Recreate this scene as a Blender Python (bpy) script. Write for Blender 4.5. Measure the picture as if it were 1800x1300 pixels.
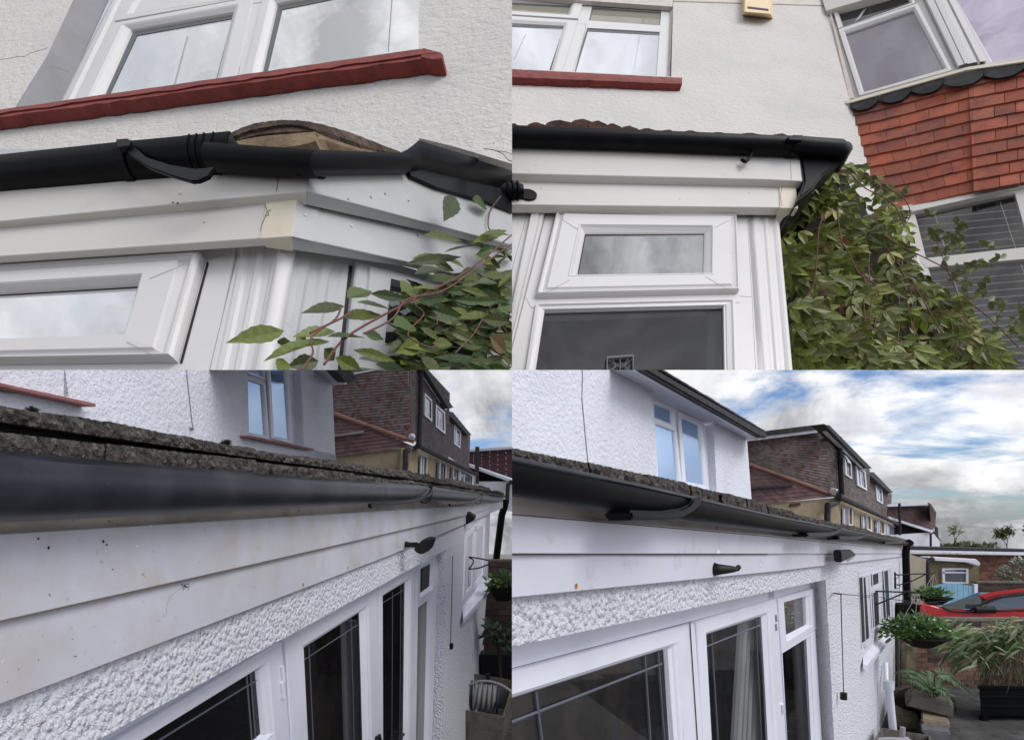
import bpy, bmesh, math, random
from mathutils import Vector, Matrix, noise

for o in list(bpy.data.objects):
    bpy.data.objects.remove(o)
scene = bpy.context.scene
COL = scene.collection
RAD = math.radians

# ------------------------------------------------------------------ camera
F, CX, CY, EYE = 1000.0, 900.0, 930.0, 2.7        # photo pixels (1800 x 1300), metres
cd = bpy.data.cameras.new("camera")
cam = bpy.data.objects.new("camera", cd)
COL.objects.link(cam)
cam.location = (0, 0, EYE)
cam.rotation_euler = (RAD(90), 0, 0)
cd.sensor_width = 36.0
cd.lens = 36.0 * F / 1800.0
cd.shift_y = (CY - 650.0) / 1800.0
cd.clip_start, cd.clip_end = 0.02, 3000.0
scene.camera = cam

# ------------------------------------------------------------------ sky, sun, exposure
sdir = Vector((0.75, -0.50, 0.90)).normalized()     # the sun stands high behind the viewer's right shoulder, veiled by cloud
GLOW = 1.5
SUN_EL, SUN_AZ = math.asin(sdir.z), math.atan2(sdir.x, sdir.y)
world = bpy.data.worlds.new("World")
scene.world = world
world.use_nodes = True
wt = world.node_tree
wt.nodes.clear()
def wn(t, **kw):
    n = wt.nodes.new(t)
    for k, v in kw.items():
        setattr(n, k, v)
    return n
wl = wt.links.new
w_out = wn('ShaderNodeOutputWorld')
w_bg = wn('ShaderNodeBackground')
w_bg.inputs['Strength'].default_value = 0.125
w_sky = wn('ShaderNodeTexSky', sky_type='NISHITA', sun_disc=False, sun_elevation=SUN_EL, sun_rotation=SUN_AZ)
w_tc = wn('ShaderNodeTexCoord')
w_sep = wn('ShaderNodeSeparateXYZ')
wl(w_tc.outputs['Generated'], w_sep.inputs[0])
def wmath(op, a, b=None, clamp=False):
    n = wn('ShaderNodeMath', operation=op, use_clamp=clamp)
    for i, v in enumerate((a, b)):
        if v is None: continue
        if isinstance(v, (int, float)): n.inputs[i].default_value = v
        else: wl(v, n.inputs[i])
    return n.outputs[0]
zc = wmath('MAXIMUM', w_sep.outputs[2], 0.0)
zd = wmath('ADD', zc, 0.16)
ux, uy = wmath('DIVIDE', w_sep.outputs[0], zd), wmath('DIVIDE', w_sep.outputs[1], zd)
w_cmb = wn('ShaderNodeCombineXYZ')
wl(ux, w_cmb.inputs[0]); wl(uy, w_cmb.inputs[1])
def wnoise(scale, detail, rough, off, dist=0.0):
    mp = wn('ShaderNodeMapping')
    mp.inputs['Location'].default_value = off
    wl(w_cmb.outputs[0], mp.inputs[0])
    n = wn('ShaderNodeTexNoise')
    n.inputs['Scale'].default_value = scale
    n.inputs['Detail'].default_value = detail
    n.inputs['Roughness'].default_value = rough
    n.inputs['Distortion'].default_value = dist
    wl(mp.outputs[0], n.inputs['Vector'])
    return n.outputs[0]
def wramp(fac, stops):
    r = wn('ShaderNodeValToRGB')
    el = r.color_ramp.elements
    while len(el) < len(stops): el.new(0.5)
    for e, (p, c) in zip(el, stops):
        e.position = p
        e.color = (c, c, c, 1) if not isinstance(c, tuple) else c + (1,)
    wl(fac, r.inputs[0])
    return r.outputs[0]
cover = wramp(wnoise(1.2, 9, 0.6, (9.2, 1.4, 0), 0.3), [(0.385, 0.0), (0.485, 1.0)])
billow = wramp(wnoise(1.5, 8, 0.6, (7.3, 1.9, 0.5), 0.4), [(0.30, (4.3, 4.5, 5.1)), (0.52, (6.6, 6.65, 6.9)), (0.70, (8.6, 8.5, 8.4))])
w_puff = wn('ShaderNodeTexNoise')
for k_, v_ in (('Scale', 4.2), ('Detail', 8), ('Roughness', 0.62), ('Distortion', 0.5)): w_puff.inputs[k_].default_value = v_
wl(w_tc.outputs['Generated'], w_puff.inputs['Vector'])
puff = wramp(w_puff.outputs[0], [(0.36, 0.42), (0.50, 0.95), (0.62, 1.30)])
w_dot = wn('ShaderNodeVectorMath', operation='DOT_PRODUCT')
wl(w_tc.outputs['Generated'], w_dot.inputs[0]); w_dot.inputs[1].default_value = sdir
glow = wmath('ADD', wmath('MULTIPLY', wmath('POWER', wmath('MULTIPLY', wmath('ADD', w_dot.outputs['Value'], 1.0), 0.5), 4.0), GLOW), 0.85)   # cloud is brighter round the hidden sun
w_gl = wn('ShaderNodeVectorMath', operation='SCALE')
wl(billow, w_gl.inputs[0]); wl(wmath('MULTIPLY', glow, puff), w_gl.inputs['Scale'])
billow = w_gl.outputs[0]
w_mix = wn('ShaderNodeMixRGB')
w_blue = wn('ShaderNodeMixRGB', blend_type='MULTIPLY')
w_blue.inputs[0].default_value = 1.0
w_blue.inputs[2].default_value = (0.70, 0.83, 1.06, 1)
wl(w_sky.outputs[0], w_blue.inputs[1])
wl(cover, w_mix.inputs[0]); wl(w_blue.outputs[0], w_mix.inputs[1]); wl(billow, w_mix.inputs[2])
w_low = wn('ShaderNodeMixRGB')                     # below the horizon: the dull ground's own light
w_low.inputs[2].default_value = (0.9, 0.9, 0.95, 1)
wl(wmath('LESS_THAN', w_sep.outputs[2], -0.07), w_low.inputs[0]); wl(w_mix.outputs[0], w_low.inputs[1])
wl(w_low.outputs[0], w_bg.inputs['Color'])
wl(w_bg.outputs[0], w_out.inputs[0])

sd = bpy.data.lights.new("sun", 'SUN')
sd.energy, sd.angle, sd.color = 1.5, RAD(30), (1.0, 0.96, 0.9)
sun = bpy.data.objects.new("sun", sd)
COL.objects.link(sun)
sun.rotation_euler = sdir.to_track_quat('Z', 'Y').to_euler()
sun.location = (0, 0, 30)

vs = scene.view_settings
vs.view_transform = 'Standard'
vs.look = 'None'
vs.exposure, vs.gamma = 0.0, 1.0
vs.use_curve_mapping = False
scene.cycles.max_bounces = 8
scene.cycles.transparent_max_bounces = 8

# ------------------------------------------------------------------ pixel <-> space helpers
CAM = Vector((0, 0, EYE))
RUN_ON = None
U = 1.0                       # metres per unit of moulding size, set for each house below
def ray(px, py):
    return Vector(((px - CX) / F, 1.0, -(py - CY) / F))
def at(px, py, depth):
    return CAM + ray(px, py) * depth
class Plane:
    """A flat face in the world; n points towards the viewer's side."""
    def __init__(s, n, p0):
        s.n = n.normalized(); s.p0 = p0.copy()
        if s.n.dot(CAM - s.p0) < 0: s.n = -s.n
    def pt(s, px, py, h=0.0):
        r = ray(px, py); q = s.p0 + s.n * (h * U)
        return CAM + r * (s.n.dot(q - CAM) / s.n.dot(r))
    def off(s, h):
        q = Plane(s.n, s.p0 + s.n * (h * U)); q.n = s.n.copy(); return q
def plane_vp(v1, v2, px, py, depth):
    return Plane(ray(*v1).cross(ray(*v2)), at(px, py, depth))
def plane_wall(vpx, px, py, depth):       # vertical wall running towards the vanishing point at column vpx
    return Plane(Vector(((vpx - CX) / F, 1, 0)).cross(Vector((0, 0, 1))), at(px, py, depth))
def plane_through(a, b, d):               # holds the line a-b and the direction d
    return Plane((b - a).cross(d), a)

# ------------------------------------------------------------------ each viewpoint's set is sawn off square at its own edge
CLIP = []
def set_clip(x0=None, x1=None, y0=None, y1=None):
    CLIP.clear()
    if x0 is not None: CLIP.append(-Vector((1, -(x0 - CX) / F, 0)))
    if x1 is not None: CLIP.append(Vector((1, -(x1 - CX) / F, 0)))
    if y0 is not None: CLIP.append(Vector((0, (y0 - CY) / F, 1)))
    if y1 is not None: CLIP.append(-Vector((0, (y1 - CY) / F, 1)))
def saw(bm):
    for n in CLIP:
        n = n.normalized()
        if not any((v.co - CAM).dot(n) > 1e-6 for v in bm.verts): continue
        r = bmesh.ops.bisect_plane(bm, geom=bm.verts[:] + bm.edges[:] + bm.faces[:], dist=1e-6,
                                   plane_co=CAM, plane_no=n, clear_outer=True)
        ed = [e for e in r['geom_cut'] if isinstance(e, bmesh.types.BMEdge) and e.is_valid and len(e.link_faces) == 1]
        if ed and len(ed) < 400:
            try: bmesh.ops.holes_fill(bm, edges=ed, sides=0)
            except Exception: pass

# ------------------------------------------------------------------ objects
def link_mesh(name, bm, mat, parent=None, smooth=False, cut=True):
    if cut and CLIP: saw(bm)
    me = bpy.data.meshes.new(name)
    bm.to_mesh(me); bm.free()
    for m in (mat if isinstance(mat, (list, tuple)) else [mat]): me.materials.append(m)
    if smooth:
        for p in me.polygons: p.use_smooth = True
        try: me.set_sharp_from_angle(angle=RAD(40))
        except Exception: pass
    o = bpy.data.objects.new(name, me)
    COL.objects.link(o)
    if parent is not None:
        o.parent = parent
        if parent.type == 'EMPTY': o.matrix_parent_inverse = Matrix.Translation(-parent.location)
    return o
def tag(o, label=None, cat=None, group=None, kind=None):
    for k, v in (('label', label), ('category', cat), ('group', group), ('kind', kind)):
        if v: o[k] = v
    return o
def thing(name, label, cat, loc, group=None):
    o = bpy.data.objects.new(name, None)
    o.empty_display_size = 0.05
    COL.objects.link(o); o.location = loc
    return tag(o, label, cat, group)

# ------------------------------------------------------------------ shapes (all add to a bmesh)
def NB(): return bmesh.new()
def face(bm, pts):
    try: return bm.faces.new([bm.verts.new(p) for p in pts])
    except ValueError: return None
def prism(bm, front, back):
    a = [bm.verts.new(p) for p in front]; b = [bm.verts.new(p) for p in back]
    n = len(a); fs = [bm.faces.new(a), bm.faces.new(b[::-1])]
    for i in range(n):
        j = (i + 1) % n
        fs.append(bm.faces.new([a[j], a[i], b[i], b[j]]))
    return fs
def slab(bm, pl, poly, t, h=0.0):
    """outline in photo pixels on plane pl lifted by h, thickness t going away from the viewer"""
    if RUN_ON is not None:                      # what leaves the view at the left really runs on past it
        q = []
        for k, (x, y) in enumerate(poly):
            if x < -50:
                nb_ = [p for p in (poly[k - 1], poly[(k + 1) % len(poly)]) if p[0] >= -50]
                if nb_: y, x = y + (y - nb_[0][1]) / (x - nb_[0][0]) * (RUN_ON - x), RUN_ON
            q.append((x, y))
        poly = q
    f = [pl.pt(x, y, h) for x, y in poly]
    return prism(bm, f, [p - pl.n * (t * U) for p in f])
def bevel(bm, w, seg=1):
    bmesh.ops.recalc_face_normals(bm, faces=bm.faces[:])
    ed = [e for e in bm.edges if len(e.link_faces) == 2 and e.calc_face_angle(0) > 0.5]
    bmesh.ops.bevel(bm, geom=ed, offset=w * U, segments=seg, affect='EDGES', clamp_overlap=True)
def ring(bm, pl, outer, inner, prof):
    """mitred frame between two outlines; prof = [(u from outer 0 to inner 1, height)]"""
    O = [pl.pt(*p) for p in outer]; I = [pl.pt(*p) for p in inner]
    loops = [[bm.verts.new(O[k].lerp(I[k], u) + pl.n * (h * U)) for k in range(len(O))] for u, h in prof]
    n = len(O)
    for a, b in zip(loops, loops[1:]):
        for k in range(n):
            j = (k + 1) % n
            bm.faces.new([a[k], a[j], b[j], b[k]])
def strip(bm, pl, l0, l1, r0, r1, prof):
    """moulding between a left line (l0 top, l1 bottom) and a right line; prof = [(u, h)]"""
    A, B, C, D = pl.pt(*l0), pl.pt(*l1), pl.pt(*r0), pl.pt(*r1)
    prev = None
    for u, h in prof:
        c = [bm.verts.new(A.lerp(C, u) + pl.n * (h * U)), bm.verts.new(B.lerp(D, u) + pl.n * (h * U))]
        if prev: bm.faces.new([prev[0], prev[1], c[1], c[0]])
        prev = c
def sweep(bm, path, prof, out, up=None, closed=False, caps=True, scale=None):
    """profile [(outward, up)] carried along a path of points"""
    rows = []
    for i, p in enumerate(path):
        a = (path[min(i + 1, len(path) - 1)] - path[max(i - 1, 0)]).normalized()
        o = out[i] if isinstance(out, list) else out
        o = (o - a * o.dot(a)).normalized()
        u = a.cross(o)
        ref = up if up is not None else Vector((0, 0, 1))
        if u.dot(ref) < 0: u = -u
        s = scale[i] if scale else 1.0
        rows.append([bm.verts.new(p + o * (x * s) + u * (y * s)) for x, y in prof])
    m = len(prof)
    for r, q in zip(rows, rows[1:]):
        for k in range(m if closed else m - 1):
            j = (k + 1) % m
            bm.faces.new([r[k], r[j], q[j], q[k]])
    if caps and closed:
        for r in (rows[0], rows[-1]):
            try: bm.faces.new(r)
            except ValueError: pass
    return rows
def tube(bm, pts, r, seg=8, r2=None, caps=True):
    rows = []
    n = len(pts); ref = None
    for i, p in enumerate(pts):
        a = (pts[min(i + 1, n - 1)] - pts[max(i - 1, 0)]).normalized()
        if ref is None:
            ref = Vector((0, 0, 1)) if abs(a.z) < 0.9 else Vector((1, 0, 0))
        x = (ref - a * ref.dot(a)).normalized(); ref = x; y = a.cross(x)
        rr = (r if r2 is None else r + (r2 - r) * i / max(n - 1, 1)) * U
        rows.append([bm.verts.new(p + (x * math.cos(2 * math.pi * k / seg) + y * math.sin(2 * math.pi * k / seg)) * rr) for k in range(seg)])
    for a, b in zip(rows, rows[1:]):
        for k in range(seg):
            j = (k + 1) % seg
            bm.faces.new([a[k], a[j], b[j], b[k]])
    if caps:
        for rw in (rows[0], rows[-1]): bm.faces.new(rw)
def box(bm, c, ax, ay, az):
    """box by centre and three half-axis vectors"""
    v = [bm.verts.new(c + ax * i + ay * j + az * k) for i in (-1, 1) for j in (-1, 1) for k in (-1, 1)]
    for q in ((0, 1, 3, 2), (4, 6, 7, 5), (0, 4, 5, 1), (2, 3, 7, 6), (0, 2, 6, 4), (1, 5, 7, 3)):
        bm.faces.new([v[i] for i in q])
def curve_pts(pts, n=8):
    """Catmull-Rom through points"""
    out = []
    P = [pts[0]] + list(pts) + [pts[-1]]
    for i in range(1, len(P) - 2):
        p0, p1, p2, p3 = P[i - 1], P[i], P[i + 1], P[i + 2]
        for k in range(n):
            t = k / n
            out.append(0.5 * ((2 * p1) + (p2 - p0) * t + (2 * p0 - 5 * p1 + 4 * p2 - p3) * t * t + (3 * p1 - p0 - 3 * p2 + p3) * t ** 3))
    out.append(P[-2].copy())
    return out
def lerp2(a, b, t): return (a[0] + (b[0] - a[0]) * t, a[1] + (b[1] - a[1]) * t)
def colour_faces(bm, fn, name='tint'):
    lay = bm.loops.layers.float_color.get(name) or bm.loops.layers.float_color.new(name)
    for f in bm.faces:
        c = fn(f)
        for l in f.loops: l[lay] = (c[0], c[1], c[2], 1)
HALF_DEEP = [(.52 * math.cos(-math.pi * k / 14), math.sin(-math.pi * k / 14)) for k in range(15)]
ROLL = [(.8 * (math.cos(a) - math.cos(RAD(40))), math.sin(a) - math.sin(RAD(40))) for a in [RAD(40 - 12 * k) for k in range(16)]]   # fat half-round, measured from its lip
HALF = [(math.cos(t) , math.sin(t)) for t in [math.pi * k / 14 for k in range(0, -15, -1)]]   # half-round, front lip -> bottom -> back lip

LEAF = [(0.0, 0.0), (0.10, 0.16), (0.22, 0.36), (0.30, 0.40), (0.38, 0.50), (0.46, 0.46), (0.55, 0.47), (0.63, 0.37), (0.72, 0.33), (0.80, 0.2), (0.9, 0.11), (1.0, 0.0)]
def leaf(bm, base, tip, width, nrm, fold=0.25, droop=0.15, tint=None, lay=None, coarse=False):
    """pointed toothed leaf blade folded along its midrib"""
    a = tip - base; L = a.length
    if L < 1e-6: return
    a = a / L
    s = a.cross(nrm)
    if s.length < 1e-4: s = a.cross(Vector((0.3, 0.2, 1)))
    s.normalize(); n = s.cross(a)
    prof = LEAF[::2] + [LEAF[-1]] if coarse else LEAF
    mid, lf, rt = [], [], []
    for t, w in prof:
        c = base + a * (t * L) - n * (droop * L * t * t)
        mid.append(bm.verts.new(c))
        if w > 0:
            e = n * (w * width * fold)
            lf.append(bm.verts.new(c + s * (w * width) + e)); rt.append(bm.verts.new(c - s * (w * width) + e))
        else:
            lf.append(None); rt.append(None)
    fs = []
    for i in range(len(prof) - 1):
        for side in (lf, rt):
            q = [mid[i], mid[i + 1]] + ([side[i + 1]] if side[i + 1] else []) + ([side[i]] if side[i] else [])
            if len(q) >= 3: fs.append(bm.faces.new(q))
    if lay is not None:
        for i, f in enumerate(fs):
            k = (1.10, .93, .90, 1.07)[i % 4]                       # paler ribs between the veins
            for l in f.loops: l[lay] = (tint[0] * k, tint[1] * k, tint[2] * k, 1)
    return fs

# ------------------------------------------------------------------ materials
TK = 1.0
def M(name, base, rough=0.5, metal=0.0, spec=0.5, var=None, bump=None, attr=None, coat=0.0, specks=None, trans=None, stain=None):
    """var=(colour2, scale, lo, hi[, detail]); bump=[(kind, scale, strength, dist)]; specks=(colour, scale, threshold)"""
    m = bpy.data.materials.new(name); m.use_nodes = True
    t = m.node_tree; nd = t.nodes; lk = t.links.new
    b = nd['Principled BSDF']
    b.inputs['Roughness'].default_value = rough
    b.inputs['Metallic'].default_value = metal
    b.inputs['Specular IOR Level'].default_value = spec
    b.inputs['Coat Weight'].default_value = coat
    tc = nd.new('ShaderNodeTexCoord').outputs['Object']
    if TK != 1.0:
        mk = nd.new('ShaderNodeMapping'); mk.inputs['Scale'].default_value = (TK, TK, TK); lk(tc, mk.inputs[0]); tc = mk.outputs[0]
    col = None
    if attr:
        at_ = nd.new('ShaderNodeAttribute'); at_.attribute_name = attr
        col = at_.outputs['Color']
    def noise_(scale, detail=6, rgh=0.6, dist=0.0, vec=None):
        n = nd.new('ShaderNodeTexNoise')
        n.inputs['Scale'].default_value = scale; n.inputs['Detail'].default_value = detail
        n.inputs['Roughness'].default_value = rgh; n.inputs['Distortion'].default_value = dist
        lk(vec or tc, n.inputs['Vector']); return n.outputs[0]
    def ramp_(fac, lo, hi):
        r = nd.new('ShaderNodeMapRange'); r.inputs[1].default_value = lo; r.inputs[2].default_value = hi
        lk(fac, r.inputs[0]); return r.outputs[0]
    def mix_(fac, a, c2, mode='MIX'):
        x = nd.new('ShaderNodeMixRGB'); x.blend_type = mode
        lk(fac, x.inputs[0])
        if isinstance(a, tuple): x.inputs[1].default_value = a + (1,)
        else: lk(a, x.inputs[1])
        if isinstance(c2, tuple): x.inputs[2].default_value = c2 + (1,)
        else: lk(c2, x.inputs[2])
        return x.outputs[0]
    cur = col if col is not None else base
    for v in ([var] if var and not isinstance(var, list) else var or []):
        cur = mix_(ramp_(noise_(v[1], v[4] if len(v) > 4 else 6), v[2], v[3]), cur, v[0])
    for sp in ([specks] if specks and not isinstance(specks, list) else specks or []):
        cur = mix_(ramp_(noise_(sp[1], 3, 0.5), sp[2], sp[2] + 0.03), cur, sp[0])
    if isinstance(cur, tuple): b.inputs['Base Color'].default_value = cur + (1,)
    else: lk(cur, b.inputs['Base Color'])
    prev = None
    for kind, scale, strength, dist in bump or []:
        if kind == 'noise': hgt = noise_(scale, 5, 0.6)
        elif kind == 'soft': hgt = noise_(scale, 1, 0.4)
        elif kind == 'drag':                        # render pulled sideways with a float
            mp = nd.new('ShaderNodeMapping'); mp.inputs['Scale'].default_value = (0.8, 0.8, 1.2)
            lk(tc, mp.inputs[0]); hgt = noise_(scale, 4, 0.55, 0.6, mp.outputs[0])
        elif kind == 'peb':
            vo = nd.new('ShaderNodeTexVoronoi'); vo.feature = 'SMOOTH_F1'; vo.inputs['Scale'].default_value = scale
            vo.inputs['Smoothness'].default_value = 0.6; vo.inputs['Randomness'].default_value = 1.0
            lk(tc, vo.inputs['Vector'])
            iv = nd.new('ShaderNodeMath'); iv.operation = 'SUBTRACT'; iv.inputs[0].default_value = 1.0
            lk(vo.outputs['Distance'], iv.inputs[1]); hgt = iv.outputs[0]
        bp = nd.new('ShaderNodeBump'); bp.inputs['Strength'].default_value = strength; bp.inputs['Distance'].default_value = dist / TK
        lk(hgt, bp.inputs['Height'])
        if prev: lk(prev, bp.inputs['Normal'])
        prev = bp.outputs[0]
    if prev: lk(prev, b.inputs['Normal'])
    if trans:
        tr = nd.new('ShaderNodeBsdfTranslucent'); tr.inputs[0].default_value = trans[0] + (1,)
        mx = nd.new('ShaderNodeMixShader'); mx.inputs[0].default_value = trans[1]
        if not isinstance(cur, tuple):
            lk(cur, tr.inputs[0])
        lk(b.outputs[0], mx.inputs[1]); lk(tr.outputs[0], mx.inputs[2])
        lk(mx.outputs[0], nd['Material Output'].inputs[0])
    return m
def glass_mat(name, base, mirror, rough=0.01, clear=0.0, wav=0.004, tint=(1, 1, 1)):
    """window glass: part mirror, part see-through, part the pale or dark room behind it"""
    m = bpy.data.materials.new(name); m.use_nodes = True
    t = m.node_tree; nd = t.nodes; lk = t.links.new
    nd.remove(nd['Principled BSDF'])
    d = nd.new('ShaderNodeBsdfDiffuse'); d.inputs[0].default_value = base + (1,)
    g = nd.new('ShaderNodeBsdfGlossy'); g.inputs['Roughness'].default_value = rough; g.inputs[0].default_value = tint + (1,)
    n = nd.new('ShaderNodeTexNoise'); n.inputs['Scale'].default_value = 1.6; n.inputs['Detail'].default_value = 1
    tc = nd.new('ShaderNodeTexCoord'); lk(tc.outputs['Object'], n.inputs['Vector'])
    bp = nd.new('ShaderNodeBump'); bp.inputs['Strength'].default_value = 0.5; bp.inputs['Distance'].default_value = wav
    lk(n.outputs[0], bp.inputs['Height']); lk(bp.outputs[0], g.inputs['Normal'])
    cur = d.outputs[0]
    if clear > 0:
        tr = nd.new('ShaderNodeBsdfTransparent'); mx = nd.new('ShaderNodeMixShader'); mx.inputs[0].default_value = clear
        lk(cur, mx.inputs[1]); lk(tr.outputs[0], mx.inputs[2]); cur = mx.outputs[0]
    mx = nd.new('ShaderNodeMixShader'); mx.inputs[0].default_value = mirror
    lk(cur, mx.inputs[1]); lk(g.outputs[0], mx.inputs[2])
    lk(mx.outputs[0], nd['Material Output'].inputs[0])
    return m

MT = {}
TK = 0.2
MT['render'] = M('white_render', (0.605, 0.58, 0.55), 0.95, spec=0.1, var=[((0.55, 0.53, 0.51), 2.2, 0.42, 0.72), ((0.56, 0.52, 0.45), 5.0, 0.62, 0.8), ((0.40, 0.38, 0.36), 60, 0.62, 0.72)],
                 bump=[('drag', 34, 0.42, 0.028), ('noise', 110, 0.4, 0.009)])
TK = 1.0
MT['render_cool'] = M('white_render_cool', (0.76, 0.785, 0.86), 0.92, spec=0.12, var=[((0.66, 0.68, 0.75), 1.5, 0.45, 0.75), ((0.5, 0.51, 0.55), 50, 0.60, 0.72)],
                 bump=[('noise', 26, 0.7, 0.03), ('noise', 80, 0.4, 0.012)])
MT['roughcast'] = M('roughcast', (0.67, 0.685, 0.75), 0.95, spec=0.15, var=[((0.6, 0.59, 0.58), 9, 0.58, 0.85)],
                 bump=[('peb', 60, 0.9, 0.02), ('noise', 130, 0.5, 0.01)], specks=((0.34, 0.33, 0.32), 70, 0.70))
TK = 0.2
MT['reveal'] = M('painted_reveal', (0.25, 0.25, 0.265), 0.85, spec=0.15, var=((0.21, 0.21, 0.22), 5, 0.4, 0.7), bump=[('noise', 40, 0.2, 0.01)])
MT['upvc'] = M('white_upvc', (0.61, 0.595, 0.59), 0.28, spec=0.45, var=[((0.58, 0.565, 0.55), 3, 0.45, 0.8), ((0.48, 0.46, 0.43), 20, 0.66, 0.85)], bump=[('soft', 8, 0.05, 0.01)])
TK = 1.0
MT['upvc_cool'] = M('white_upvc_cool', (0.72, 0.74, 0.835), 0.3, spec=0.45, var=[((0.62, 0.64, 0.74), 3, 0.45, 0.8), ((0.5, 0.5, 0.55), 22, 0.68, 0.85)])
TK = 0.2
MT['board'] = M('white_board', (0.57, 0.545, 0.515), 0.45, spec=0.4, var=[((0.54, 0.515, 0.48), 2.5, 0.42, 0.75), ((0.42, 0.38, 0.33), 14, 0.64, 0.8)], bump=[('soft', 6, 0.06, 0.01)])
MT['board_grey'] = M('shaded_board', (0.42, 0.425, 0.435), 0.5, spec=0.35, var=[((0.31, 0.31, 0.31), 3, 0.45, 0.8), ((0.24, 0.23, 0.21), 16, 0.66, 0.8)], bump=[('soft', 6, 0.06, 0.01)])  # copy of the white board with the return's shade put into its colour
TK = 1.0
MT['board_cool'] = M('white_board_cool', (0.61, 0.625, 0.72), 0.42, spec=0.35, var=[((0.55, 0.55, 0.61), 2.2, 0.4, 0.75), ((0.46, 0.44, 0.44), 9, 0.58, 0.78)],
                 specks=[((0.86, 0.87, 0.9), 9, 0.70)], bump=[('noise', 20, 0.12, 0.006)])
MT['board_dirty'] = M('grimy_white_board', (0.57, 0.575, 0.655), 0.5, spec=0.3, var=[((0.49, 0.485, 0.52), 2.0, 0.40, 0.66), ((0.47, 0.44, 0.43), 5.5, 0.47, 0.74), ((0.36, 0.33, 0.30), 30, 0.64, 0.76)],
                 specks=[((0.13, 0.12, 0.11), 60, 0.735), ((0.76, 0.77, 0.82), 26, 0.72)], bump=[('noise', 20, 0.15, 0.006)])
TK = 0.2
MT['cream'] = M('cream_board', (0.62, 0.565, 0.46), 0.5, spec=0.35, var=((0.53, 0.47, 0.37), 7, 0.5, 0.8))
MT['black'] = M('black_plastic', (0.0035, 0.004, 0.005), 0.36, spec=0.09, var=((0.009, 0.0095, 0.011), 7, 0.5, 0.8), bump=[('noise', 60, 0.06, 0.004)])
TK = 1.0
MT['black_old'] = M('dull_black_plastic', (0.015, 0.0175, 0.027), 0.36, spec=0.45, var=[((0.045, 0.048, 0.06), 5, 0.45, 0.75)],
                 specks=((0.30, 0.31, 0.34), 55, 0.735), bump=[('noise', 60, 0.1, 0.004)])
TK = 0.2
MT['gap'] = M('rubber_gasket', (0.01, 0.01, 0.011), 0.6, spec=0.3)
MT['red'] = M('red_paint', (0.215, 0.035, 0.028), 0.6, spec=0.35, var=[((0.12, 0.02, 0.018), 16, 0.42, 0.7), ((0.34, 0.16, 0.11), 40, 0.68, 0.74)], bump=[('noise', 28, 0.6, 0.01)])
MT['tile_old'] = M('lichen_tile', (0.075, 0.056, 0.046), 0.95, spec=0.15, var=[((0.16, 0.12, 0.09), 14, 0.45, 0.7), ((0.028, 0.022, 0.020), 30, 0.52, 0.7)],
                 bump=[('noise', 45, 1.0, 0.02), ('noise', 140, 0.6, 0.008)])
TK = 1.0
MT['tile_moss'] = M('mossy_concrete_tile', (0.105, 0.095, 0.090), 0.97, spec=0.1, var=[((0.24, 0.215, 0.19), 40, 0.5, 0.68), ((0.03, 0.028, 0.030), 22, 0.54, 0.70), ((0.16, 0.10, 0.06), 12, 0.66, 0.78)],
                 specks=((0.42, 0.40, 0.37), 120, 0.68), bump=[('noise', 60, 1.0, 0.03), ('noise', 180, 0.7, 0.01)])
TK = 0.2
MT['tile_pale'] = M('pale_tile_edge', (0.235, 0.175, 0.11), 0.95, spec=0.1, var=[((0.11, 0.08, 0.055), 10, 0.42, 0.66), ((0.30, 0.25, 0.19), 45, 0.62, 0.72)], bump=[('noise', 50, 0.7, 0.01)])
MT['brown_pale'] = M('worn_tile_edge', (0.125, 0.09, 0.068), 0.95, spec=0.1, var=[((0.05, 0.035, 0.03), 14, 0.42, 0.66), ((0.26, 0.21, 0.17), 50, 0.64, 0.72)], bump=[('noise', 60, 0.8, 0.01)])
MT['hung'] = M('hung_clay_tile', (0.35, 0.09, 0.05), 0.8, spec=0.25, attr='tint', var=[((0.13, 0.05, 0.042), 7, 0.46, 0.74), ((0.09, 0.045, 0.04), 26, 0.56, 0.78), ((0.13, 0.055, 0.045), 1.6, 0.5, 0.75)],
                 specks=((0.55, 0.45, 0.38), 38, 0.755), bump=[('noise', 60, 0.35, 0.006)])
TK = 1.0
MT['hung_far'] = M('brown_hung_tile', (0.14, 0.075, 0.07), 0.85, spec=0.2, attr='tint', var=[((0.10, 0.075, 0.075), 1.2, 0.5, 0.8)], bump=[('noise', 12, 0.3, 0.01)])
TK = 0.2
MT['lead'] = M('lead_flashing', (0.014, 0.015, 0.017), 0.6, spec=0.15, var=[((0.035, 0.035, 0.037), 14, 0.5, 0.75), ((0.5, 0.48, 0.46), 22, 0.70, 0.74)], bump=[('noise', 26, 0.5, 0.01)])
MT['leaf'] = M('leaf', (0.07, 0.10, 0.03), 0.42, spec=0.4, attr='tint', trans=((0.1, 0.14, 0.03), 0.22), bump=[('noise', 90, 0.25, 0.004)])
MT['stem'] = M('plant_stem', (0.13, 0.055, 0.05), 0.6, spec=0.3)
TK = 1.0
MT['stem_dark'] = M('dark_stem', (0.04, 0.028, 0.024), 0.7, spec=0.3)
MT['glass_sky'] = glass_mat('sky_glass', (0.42, 0.45, 0.45), 0.72)
MT['glass_bright'] = glass_mat('bright_sky_glass', (0.50, 0.53, 0.54), 0.70, tint=(.95, .96, .96))
MT['glass_mid'] = glass_mat('mid_glass', (0.10, 0.10, 0.11), 0.45)
MT['glass_dark'] = glass_mat('dark_glass', (0.018, 0.018, 0.02), 0.12)
MT['glass_clear'] = glass_mat('clear_glass', (0.01, 0.01, 0.012), 0.055, clear=0.95)
MT['glass_blue'] = glass_mat('frosted_blue_glass', (0.20, 0.30, 0.5), 0.55, rough=0.12, tint=(0.62, 0.78, 1.0))
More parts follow.
